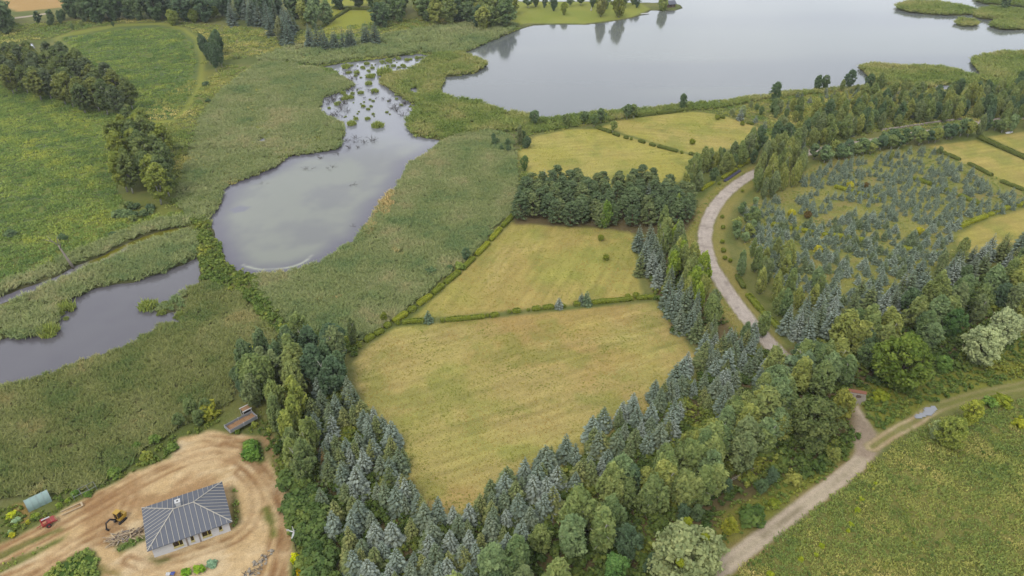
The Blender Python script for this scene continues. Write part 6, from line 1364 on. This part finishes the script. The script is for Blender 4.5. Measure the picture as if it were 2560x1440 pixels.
MB().box((-rx + 0.9, 0.75, RH + 0.83), (0.95, 0.95, 0.08)).build('chimney_cap', M_WHITE, ch)
MB().box((-rx + 0.9, 0.75, RH + 0.885), (0.3, 0.3, 0.04)).build('flue', M_GLASS, ch)

# ================================================================== machines and things on the plot
M_YEL = plain('yellow_paint', C(206, 166, 62), 0.5, 0.08, 3); M_BLK = plain('dark_metal', C(58, 56, 58), 0.6, 0.1, 5); M_RUB = plain('rubber', C(62, 60, 60), 0.9, 0.1, 6)
M_RED = plain('red_paint', C(178, 62, 58), 0.5, 0.12, 4); M_ORG = plain('rusty_slats', C(196, 128, 96), 0.8, 0.15, 4); M_GREY = plain('grey_steel', C(168, 170, 174), 0.6, 0.06, 2); M_RUST = plain('rusty_load', C(170, 132, 96), 0.95, 0.15, 2, bump=0.6)
M_WOOD = plain('pale_planks', C(206, 184, 148), 0.85, 0.1, 4); M_OLDW = plain('old_planks', C(172, 148, 122), 0.9, 0.15, 4); M_OLDW2 = plain('grey_planks', C(150, 142, 134), 0.9, 0.15, 4); M_DARKW = plain('dark_planks', C(116, 96, 82), 0.9, 0.15, 4)
M_FILM = plain('tunnel_film', C(158, 184, 176), 0.4, 0.08, 1.5, bump=0.3); M_STONE = plain('stone', C(178, 168, 152), 0.95, 0.2, 3, bump=0.8); M_BRICK = plain('red_brick', C(164, 110, 86), 0.95, 0.2, 5, bump=0.5)
def at_px(px, py, z=0.0):
    x, y = P(px, py); return (x, y, float(ground_z(x, y)) + z)
def dirpx(a, b):
    p, q = P(*a), P(*b); return math.atan2(q[1] - p[1], q[0] - p[0])
def wheel(parent, c, r, w, ax='Y', nm='wheel', rim=M_GREY):
    m = MB(); p = Vector(c); d = Vector((0, w / 2, 0)) if ax == 'Y' else Vector((w / 2, 0, 0))
    m.tube([p - d, p - d * 0.7, p + d * 0.7, p + d], [r * 0.86, r, r, r * 0.86], 14); t = m.build(nm, M_RUB, parent, True)
    MB().tube([p - d * 1.05, p + d * 1.05], r * 0.5, 10).build('rim', rim, t)
    return t
# mini excavator, facing lower left
ex = empty('excavator', at_px(302, 1302), dirpx((304, 1300), (286, 1316))); tag(ex, 'small yellow excavator with black arm on the sand left of the house', 'excavator')
for s in (-1, 1):
    m = MB(); m.add([(-0.95, s * 0.62 - 0.16, 0.2), (-0.7, s * 0.62 - 0.16, 0.0), (0.7, s * 0.62 - 0.16, 0.0), (0.95, s * 0.62 - 0.16, 0.2), (0.75, s * 0.62 - 0.16, 0.46), (-0.75, s * 0.62 - 0.16, 0.46)] + [(-0.95, s * 0.62 + 0.16, 0.2), (-0.7, s * 0.62 + 0.16, 0.0), (0.7, s * 0.62 + 0.16, 0.0), (0.95, s * 0.62 + 0.16, 0.2), (0.75, s * 0.62 + 0.16, 0.46), (-0.75, s * 0.62 + 0.16, 0.46)],
                   [(0, 1, 2, 3, 4, 5), (11, 10, 9, 8, 7, 6)] + [(i, i + 6, (i + 1) % 6 + 6, (i + 1) % 6) for i in range(6)]); m.build('track', M_RUB, ex, bevel=0.03)
MB().box((0, 0, 0.4), (0.9, 0.9, 0.28)).build('undercarriage', M_BLK, ex)
MB().box((-0.25, 0, 0.85), (1.6, 1.35, 0.55)).build('body', M_YEL, ex, bevel=0.08)
MB().box((-0.85, 0, 1.25), (0.7, 1.3, 0.5)).build('engine_cover', M_YEL, ex, bevel=0.08)
cb = MB(); 
for sx in (-0.42, 0.48):
    for sy in (-0.48, 0.42): cb.box((sx + 0.1, sy, 1.75), (0.08, 0.08, 1.3))
cb.box((0.13, -0.03, 2.44), (1.05, 1.05, 0.1)); cab = cb.build('cab', M_YEL, ex)
for c, d in (((0.62, -0.03, 1.75), (0.03, 0.8, 1.15)), ((0.13, -0.5, 1.75), (0.75, 0.03, 1.15)), ((0.13, 0.44, 1.75), (0.75, 0.03, 1.15)), ((-0.34, -0.03, 1.75), (0.03, 0.8, 1.15))): MB().box(c, d).build('window', M_GLASS, cab)
bm = MB(); bm.beam((0.6, -0.25, 0.8), (1.6, -0.25, 1.9), 0.2, 0.24); bm.beam((1.55, -0.25, 1.87), (2.5, -0.25, 1.75), 0.18, 0.2); bm.build('boom', M_BLK, ex)
MB().beam((2.45, -0.25, 1.85), (2.75, -0.25, 0.5), 0.16, 0.18).build('stick', M_BLK, ex)
m = MB(); m.add([(2.55, -0.5, 0.55), (2.9, -0.5, 0.55), (2.75, -0.5, 0.1), (2.4, -0.5, 0.15), (2.55, 0.0, 0.55), (2.9, 0.0, 0.55), (2.75, 0.0, 0.1), (2.4, 0.0, 0.15)], [(0, 1, 2, 3), (7, 6, 5, 4), (0, 4, 5, 1), (1, 5, 6, 2), (2, 6, 7, 3)]); m.build('bucket', M_BLK, ex)
MB().tube([(0.9, -0.25, 0.9), (1.5, -0.25, 1.5)], 0.06, 6).build('hydraulic_ram', M_GREY, ex)
# red farm machine
rm = empty('farm_machine', at_px(124, 1311), dirpx((106, 1318), (142, 1300))); tag(rm, 'red farm digger with orange slatted end beside the ploughed strip', 'farm machine')
MB().box((-0.4, 0, 0.75), (1.5, 1.5, 0.5)).build('body', M_RED, rm, bevel=0.06)
MB().box((-0.75, 0.35, 1.2), (0.7, 0.6, 0.5)).build('hopper', M_RED, rm, bevel=0.06); MB().box((-0.6, -0.45, 1.15), (0.6, 0.5, 0.35)).build('gear_case', M_ORG, rm, bevel=0.05)
MB().tube([(-0.9, 0.1, 1.55), (0.45, 0.1, 1.5)], 0.11, 8).build('white_tube', M_WHITE, rm)
MB().box((0.6, 0, 0.85), (0.9, 1.45, 0.1)).build('conveyor_frame', M_RED, rm)
for k in range(6): MB().box((0.25 + 0.2 * k, 0, 0.95 - 0.06 * k), (0.11, 1.4, 0.07)).build('slat', M_ORG, rm)
for s in (-1, 1): wheel(rm, (-0.2, s * 0.92, 0.42), 0.42, 0.24, rim=M_RED)
MB().beam((-1.1, 0, 0.6), (-2.0, 0, 0.45), 0.1, 0.1).build('drawbar', M_RED, rm)
for s in (-1, 1): MB().beam((0.05, s * 0.72, 0.9), (1.3, s * 0.72, 0.6), 0.08, 0.18).build('side_rail', M_RED, rm)
# polytunnel
pt = empty('polytunnel', at_px(97, 1258), dirpx((68, 1262), (118, 1238))); tag(pt, 'pale green plastic polytunnel on the grass left of the sandy plot', 'polytunnel')
def arch(x0, x1, r, hh, n=12, wave=0.0):
    m = MB(); nx = 9; vv = []; ff = []
    for i in range(nx):
        for k in range(n + 1):
            a = math.pi * k / n; rr = r * (1 + wave * math.sin(i * math.pi)) * (1 - wave * 0.5 * (i % 2)); vv.append((x0 + (x1 - x0) * i / (nx - 1), -math.cos(a) * rr, math.sin(a) ** 0.8 * hh * (1 - wave * (i % 2))))
    for i in range(nx - 1):
        for k in range(n): ff.append((i * (n + 1) + k, i * (n + 1) + k + 1, (i + 1) * (n + 1) + k + 1, (i + 1) * (n + 1) + k))
    return m.add(vv, ff)
arch(-2.0, 2.0, 1.25, 1.9, wave=0.03).build('film', M_FILM, pt, True)
for s in (-1, 1):
    m = MB(); pts = [(s * 2.0, -math.cos(math.pi * k / 12) * 1.24, math.sin(math.pi * k / 12) ** 0.8 * 1.89) for k in range(13)]; m.add(pts, [tuple(range(13))]); m.build('end_panel', M_FILM, pt)
for x in (-2.0, -1.0, 0.0, 1.0, 2.0):
    m = MB(); m.tube([(x, -math.cos(math.pi * k / 10) * 1.28, math.sin(math.pi * k / 10) ** 0.8 * 1.93) for k in range(11)], 0.022, 5); m.build('hoop', M_GREY, pt, True)
wt = empty('water_trough', at_px(89, 1268), dirpx((80, 1271), (100, 1262))); tag(wt, 'white trough lying beside the polytunnel', 'trough')
MB().box((0, 0, 0.08), (1.6, 0.55, 0.12)).build('base', M_WHITE, wt)
for c, d in (((0, 0.25, 0.3), (1.6, 0.06, 0.34)), ((0, -0.25, 0.3), (1.6, 0.06, 0.34)), ((-0.77, 0, 0.3), (0.06, 0.44, 0.34)), ((0.77, 0, 0.3), (0.06, 0.44, 0.34))): MB().box(c, d).build('side', M_WHITE, wt)
# timber frame on the grass
tf = empty('plank_rack', at_px(180, 1274), dirpx((160, 1282), (202, 1263))); tag(tf, 'open rack of pale planks on the grass by the sand edge', 'rack')
for s in (-1, 1): MB().box((0, s * 0.5, 0.25), (3.6, 0.16, 0.14)).build('plank', M_WOOD, tf)
MB().box((1.75, 0, 0.33), (0.34, 1.25, 0.06)).build('end_board', M_WOOD, tf)
for x in (-1.5, 1.4):
    for s in (-1, 1): MB().box((x, s * 0.5, 0.09), (0.12, 0.12, 0.18)).build('leg', M_WOOD, tf)
# thin metal frames in the weeds
mf = empty('metal_frame', at_px(212, 1232), dirpx((185, 1240), (235, 1215))); tag(mf, 'thin grey metal frame half hidden in weeds above the timber frame', 'frame')
for s in (-1, 1): MB().tube([(-2, s * 0.8, 0.9), (2, s * 0.8, 0.9)], 0.035, 5).build('rail', M_GREY, mf)
for x in (-2, -0.7, 0.7, 2):
    for s in (-1, 1): MB().tube([(x, s * 0.8, 0), (x, s * 0.8, 0.9)], 0.03, 5).build('post', M_GREY, mf)
    MB().tube([(x, -0.8, 0.9), (x, 0.8, 0.9)], 0.03, 5).build('crossbar', M_GREY, mf)
# heap of timber
tp = empty('timber_heap', at_px(315, 1342), dirpx((280, 1352), (352, 1326))); tag(tp, 'untidy heap of scrap planks left of the house', 'timber heap')
PL = [MB().box((0, 0, 0), (L, w, 0.05)).mesh('plank', mt) for L, w, mt in ((2.6, 0.16, M_OLDW), (1.9, 0.2, M_OLDW2), (3.1, 0.13, M_WOOD), (1.4, 0.22, M_DARKW), (2.2, 0.15, M_WOOD), (1.7, 0.12, M_OLDW))]
for k in range(110):
    x, y = rng.uniform(-2.6, 2.6), rng.normal() * 0.5; z = 0.08 + max(0, 0.75 * (1 - abs(y) / 1.2)) * rng.random() + 0.1 * rng.random()
    o = link('plank', PL[int(rng.integers(6))], tp, (x, y, z)); o.rotation_euler = (rng.normal() * 0.3, rng.normal() * 0.16, rng.normal() * 0.75)
# tipper truck bed and its cab
tr = empty('tipper_trailer', at_px(606, 1068), dirpx((578, 1078), (640, 1044))); tag(tr, 'grey tipper trailer with rusty sandy load at the upper edge of the plot', 'trailer')
BL, BW, BH, BZ = 6.3, 2.3, 0.75, 1.15
MB().box((0, 0, BZ - 0.06), (BL, BW, 0.12)).build('bed_floor', M_GREY, tr)
for s in (-1, 1):
    for k in (-1, 1): MB().box((k * BL / 4, s * (BW / 2 - 0.04), BZ + BH / 2), (BL / 2 - 0.1, 0.07, BH)).build('side_board', M_GREY, tr, bevel=0.015)
    for x in (-BL / 2 + 0.02, 0, BL / 2 - 0.02): MB().box((x, s * (BW / 2 - 0.03), BZ + BH / 2 + 0.03), (0.12, 0.12, BH + 0.1)).build('stake', M_WHITE, tr)
for s in (-1, 1): MB().box((s * (BL / 2 - 0.03), 0, BZ + BH / 2), (0.06, BW - 0.2, BH)).build('end_board', M_GREY, tr)
m = MB(); vv = []; ff = []; nx, ny = 14, 7
for i in range(nx):
    for j in range(ny): vv.append((-BL / 2 + 0.1 + (BL - 0.2) * i / (nx - 1), -BW / 2 + 0.1 + (BW - 0.2) * j / (ny - 1), BZ + 0.06 + 0.18 * rng.random() + (0.22 if j < 3 else 0)))
for i in range(nx - 1):
    for j in range(ny - 1): ff.append((i * ny + j, (i + 1) * ny + j, (i + 1) * ny + j + 1, i * ny + j + 1))
m.add(vv, ff).build('load', M_RUST, tr)
for s in (-1, 1): MB().box((0, s * 0.45, 0.88), (BL - 0.4, 0.12, 0.24)).build('chassis_beam', M_BLK, tr)
for x in (-1.9, 1.9):
    MB().tube([(x, -0.85, 0.5), (x, 0.85, 0.5)], 0.07, 8).build('axle', M_BLK, tr)
    for s in (-1, 1): wheel(tr, (x, s * 0.95, 0.5), 0.5, 0.3)
tc_ = empty('truck_cab', at_px(618, 1040), dirpx((612, 1040), (624, 1034))); tag(tc_, 'old pale truck cab frame standing behind the tipper trailer', 'truck cab')
m = MB()
for x in (-0.85, 0.85):
    for y in (-0.75, 0.75): m.box((x, y, 1.15), (0.12, 0.12, 1.9))
m.box((0, 0.75, 2.13), (2.1, 0.2, 0.12)); m.box((0, -0.75, 2.13), (2.1, 0.2, 0.12)); m.build('frame', M_WHITE, tc_)
MB().box((0, 0, 2.1), (1.7, 1.3, 0.07)).build('roof', M_RUST, tc_); MB().box((0, 0, 0.6), (1.7, 1.5, 0.8)).build('body', M_OLDW2, tc_, bevel=0.05)
MB().box((0, -0.74, 1.5), (1.55, 0.04, 0.9)).build('window', M_GLASS, tc_); MB().box((-0.84, 0, 1.5), (0.04, 1.3, 0.9)).build('window', M_GLASS, tc_)
# wind turbine
wtb = empty('wind_turbine', at_px(741, 1377)); tag(wtb, 'small white wind turbine on a dark pole at the right edge of the sand', 'wind turbine')
MB().tube([(0, 0, -0.2), (0, 0, 5.0)], [0.06, 0.045], 8).build('pole', M_BLK, wtb)
MB().tube([(-0.5, 0.1, 5.05), (0.25, -0.1, 5.05)], [0.09, 0.12], 8).build('nacelle', M_WHITE, wtb)
MB().box((-0.75, 0.16, 5.15), (0.5, 0.03, 0.4)).build('tail_fin', M_WHITE, wtb)
for k in range(3):
    a = R(80 + 120 * k); d = Vector((-0.15, math.cos(a) * 1.0, math.sin(a) * 1.0)); h = Vector((0.33, -0.12, 5.05)); t = Vector((0.15, -math.sin(a) * 0.14, math.cos(a) * 0.14))
    m = MB(); m.add([h - t * 0.4, h + t * 0.5, h + d * 0.4 + t, h + d * 1.15 + t * 0.35, h + d * 1.2 - t * 0.2, h + d * 0.4 - t * 0.6] + [p + Vector((0.04, 0, 0)) for p in (h - t * 0.4, h + t * 0.5, h + d * 0.4 + t, h + d * 1.15 + t * 0.35, h + d * 1.2 - t * 0.2, h + d * 0.4 - t * 0.6)], [(0, 1, 2, 3, 4, 5), (11, 10, 9, 8, 7, 6)] + [(i, i + 6, (i + 1) % 6 + 6, (i + 1) % 6) for i in range(6)]); m.build('blade', M_WHITE, wtb)
# rubble along the bottom right of the plot
def stone_mesh(seed):
    r = np.random.default_rng(seed); m = MB(); m.tube([(0, 0, 0), (0, 0, 0.12), (0.02, 0, 0.3), (0, 0.02, 0.4)], [0.22, 0.3, 0.24, 0.08], 7); me = m.mesh('stone', M_STONE)
    for v in me.vertices: v.co += Vector(r.normal(size=3) * 0.045)
    return me
ST = [stone_mesh(s) for s in range(4)]
RZ = PP([(600, 1440), (620, 1420), (660, 1385), (685, 1365), (692, 1375), (670, 1405), (640, 1445)])
pts_ = sample(RZ, 0.75, 0.6, 5)
rb = empty('rubble_heap', (RZ[:, 0].mean(), RZ[:, 1].mean(), 0)); tag(rb, 'strip of broken stones and roots on the sand near the bottom edge', 'rubble')
for x, y in pts_:
    o = link('stone', ST[int(rng.integers(4))], rb, (x - rb.location.x, y - rb.location.y, float(ground_z(x, y)) - 0.1), rng.random() * 6, 0.5 + 0.9 * rng.random()); o.rotation_euler = (rng.random(), rng.random(), rng.random() * 6)
for k in range(14):
    x, y = pts_[int(rng.integers(len(pts_)))]; m = MB(); p = Vector((x - rb.location.x, y - rb.location.y, 0.2)); taper(m, [p, p + Vector((rng.normal() * 0.6, rng.normal() * 0.6, 0.2)), p + Vector((rng.normal() * 1.2, rng.normal() * 1.2, 0.1))], 0.06, 0.02, 4); m.build('root', M_SNAG, rb)
# tarpaulin bits at the bottom edge
tb = empty('tarpaulin', at_px(416, 1440)); tag(tb, 'crumpled white and blue tarpaulin at the bottom edge below the house', 'tarpaulin')
M_BLUE = plain('blue_tarp', C(80, 96, 170), 0.5, 0.1, 4)
for cc, mt, ofs in (('white_sheet', M_WHITE, (-0.2, 0)), ('blue_sheet', M_BLUE, (0.5, 0.1))):
    m = MB(); vv = [(ofs[0] + 0.18 * i + 0.03 * rng.random(), ofs[1] + 0.16 * j, 0.06 + 0.22 * rng.random()) for i in range(5) for j in range(5)]
    m.add(vv, [(i * 5 + j, (i + 1) * 5 + j, (i + 1) * 5 + j + 1, i * 5 + j + 1) for i in range(4) for j in range(4)]).build(cc, mt, tb)

# ================================================================== stone wall with oval plaque
sw = empty('stone_wall', at_px(2136, 1004), dirpx((2113, 997), (2156, 1004))); tag(sw, 'rough stone wall with brick cap and dark oval plaque at the end of the track', 'wall')
m = MB(); m.add([(-2.1, -0.7, -0.2), (2.0, -0.7, -0.2), (2.0, 0.7, -0.2), (-2.1, 0.7, -0.2), (-1.75, -0.45, 2.7), (1.75, -0.45, 2.7), (1.75, 0.45, 2.7), (-1.75, 0.45, 2.7)], [(0, 3, 2, 1), (4, 5, 6, 7), (0, 1, 5, 4), (1, 2, 6, 5), (2, 3, 7, 6), (3, 0, 4, 7)]); m.build('wall_core', M_STONE, sw)
SB = [MB().box((0, 0, 0), (0.46, 0.14, 0.3)).mesh('stone', M_STONE), MB().box((0, 0, 0), (0.34, 0.16, 0.24)).mesh('stone', M_STONE)]
for row in range(8):
    z = 0.12 + row * 0.31; half = 2.02 - 0.35 * z / 2.7; x = -half + 0.1
    while x < half - 0.1:
        if not ((x - 0.35) ** 2 / 0.62 ** 2 + (z - 1.95) ** 2 / 0.42 ** 2 < 1.0):
            o = link('stone', SB[int(rng.integers(2))], sw, (x + 0.1, -0.7 + 0.25 * z / 2.7 - 0.02 + rng.normal() * 0.015, z + rng.normal() * 0.02)); o.rotation_euler = (rng.normal() * 0.06, rng.normal() * 0.1, rng.normal() * 0.08)
        x += 0.42
BRK = MB().box((0, 0, 0), (0.26, 1.05, 0.13)).mesh('brick', M_BRICK)
for k in range(13): o = link('brick', BRK, sw, (-1.74 + 0.29 * k, 0.0, 2.78 + 0.03 * rng.random())); o.rotation_euler = (0, 0, rng.normal() * 0.03)
m = MB(); pr = [(0.35 + 0.58 * math.cos(2 * math.pi * k / 20), -0.66, 1.95 + 0.38 * math.sin(2 * math.pi * k / 20)) for k in range(20)]; bk = [(p[0], -0.4, p[2]) for p in pr]
m.add(pr + bk, [tuple(range(20))] + [(i, i + 20, (i + 1) % 20 + 20, (i + 1) % 20) for i in range(20)]); m.build('plaque', M_DARKW, sw)
MB().tube([(-0.85, -0.66, 2.2), (-0.85, -0.5, 2.2)], 0.12, 10).build('small_plaque', M_DARKW, sw)
# log rails at the wood edge
for i_, (p0, p1) in enumerate((((1828, 1206), (1866, 1188)), ((1866, 1188), (1904, 1170)), ((1774, 1252), (1794, 1238)))):
    a, b = P(*p0), P(*p1); rf_ = empty('log_fence', (a[0], a[1], 0)); tag(rf_, ['left length of the pale log rail fence at the wood edge', 'right length of the pale log rail fence at the wood edge', 'short piece of log rail beside the silvery willow'][i_], 'fence')
    d = Vector((b[0] - a[0], b[1] - a[1], 0))
    for z in (0.55, 1.0): MB().tube([Vector((0, 0, z)), d + Vector((0, 0, z + rng.normal() * 0.08))], 0.07, 6).build('rail', M_DEAD, rf_)
    for t in (0.02, 0.5, 0.98): MB().tube([d * t + Vector((0, 0, -0.2)), d * t + Vector((0, 0, 1.15))], 0.08, 6).build('post', M_DEAD, rf_)
# dry stone wall by the upper road and the pale slab
for i_, (p0, p1) in enumerate((((2205, 327), (2310, 312)), ((2312, 311), (2405, 299)))):
    a, b = P(*p0), P(*p1); w_ = empty('dry_stone_wall', (a[0], a[1], 0)); tag(w_, ['left half of the low dry stone wall along the upper road', 'right half of the low dry stone wall along the upper road'][i_], 'wall')
    d = np.array(b) - np.array(a); n = int(np.linalg.norm(d) / 0.75)
    for k in range(n):
        for lay in range(2):
            o = link('stone', ST[int(rng.integers(4))], w_, (d[0] * k / n + rng.normal() * 0.12, d[1] * k / n + rng.normal() * 0.12, lay * 0.4 - 0.05), rng.random() * 6, 1.25)
bo = empty('rowing_boat', at_px(2522, 332), dirpx((2510, 334), (2536, 328))); tag(bo, 'pale upturned boat lying by the corner field at the right', 'boat')
m = MB(); vv = []; ff = []
for i in range(9):
    t = i / 8; wd = 0.75 * math.sin(math.pi * (0.08 + 0.84 * t)) ** 0.7
    for k in range(7): a = math.pi * k / 6; vv.append((-2.2 + 4.4 * t, -math.cos(a) * wd, 0.1 + math.sin(a) * 0.6 * wd))
for i in range(8):
    for k in range(6): ff.append((i * 7 + k, i * 7 + k + 1, (i + 1) * 7 + k + 1, (i + 1) * 7 + k))
m.add(vv, ff).build('hull', M_WHITE, bo, True); MB().box((0, 0, 0.62), (4.0, 0.08, 0.08)).build('keel', M_OLDW2, bo)
# hut, jetty and statue on the peninsula
hu = empty('lake_hut', at_px(1676, 17), 0.35); tag(hu, 'small dark hut with pitched roof at the tip of the peninsula', 'hut')
MB().box((0, 0, 1.2), (5.0, 4.0, 2.4)).build('wall', M_DARKW, hu)
for s in (-1, 1):
    plane_obj('roof', [(-3, 0, 4.2), (3, 0, 4.2), (3, s * 2.8, 2.2), (-3, s * 2.8, 2.2)][::s], M_ROOF, hu)
MB().box((0.6, -2.03, 1.0), (0.9, 0.05, 1.9)).build('door', M_OLDW2, hu); MB().box((-1.3, -2.03, 1.4), (0.9, 0.05, 0.8)).build('window', M_GLASS, hu)
jt = empty('jetty', at_px(1612, 34), 0.5); tag(jt, 'little white jetty at the lawn shore near the hut', 'jetty')
for k in range(6): MB().box((-2.5 + 1.0 * k, 0, 0.35), (0.92, 1.6, 0.1)).build('plank', M_WHITE, jt)
for x in (-2.6, 0, 2.6):
    for s in (-1, 1): MB().tube([(x, s * 0.7, -1), (x, s * 0.7, 0.3)], 0.09, 6).build('post', M_OLDW2, jt)
stt = empty('garden_statue', at_px(1478, 26)); tag(stt, 'small white statue on the peninsula lawn', 'statue')
MB().box((0, 0, 0.3), (0.9, 0.9, 0.6)).build('pedestal', M_WHITE, stt, bevel=0.05)
MB().tube([(0, 0, 0.6), (0, 0, 0.9), (0, 0, 1.3), (0.02, 0, 1.75), (0.02, 0, 1.9), (0.02, 0, 2.05), (0.02, 0, 2.25)], [0.3, 0.26, 0.2, 0.27, 0.1, 0.15, 0.06], 10).build('figure', M_WHITE, stt, True)


# ================================================================== thin summer haze round the whole place
m = bpy.data.materials.new('haze_air'); m.use_nodes = True; nn, ll = m.node_tree.nodes, m.node_tree.links
nn.remove(nn['Principled BSDF']); pv = nn.new('ShaderNodeVolumePrincipled'); pv.inputs['Color'].default_value = (0.9, 0.93, 0.97, 1)
pv.inputs['Density'].default_value = 0.00007; pv.inputs['Anisotropy'].default_value = 0.2
ll.new(pv.outputs[0], nn['Material Output'].inputs['Volume'])
hz = MB().box((0, 750, 56.5), (7000, 6400, 118)).build('haze', m); tag(hz, 'thin pale summer haze over the whole valley', 'haze', kind='stuff')
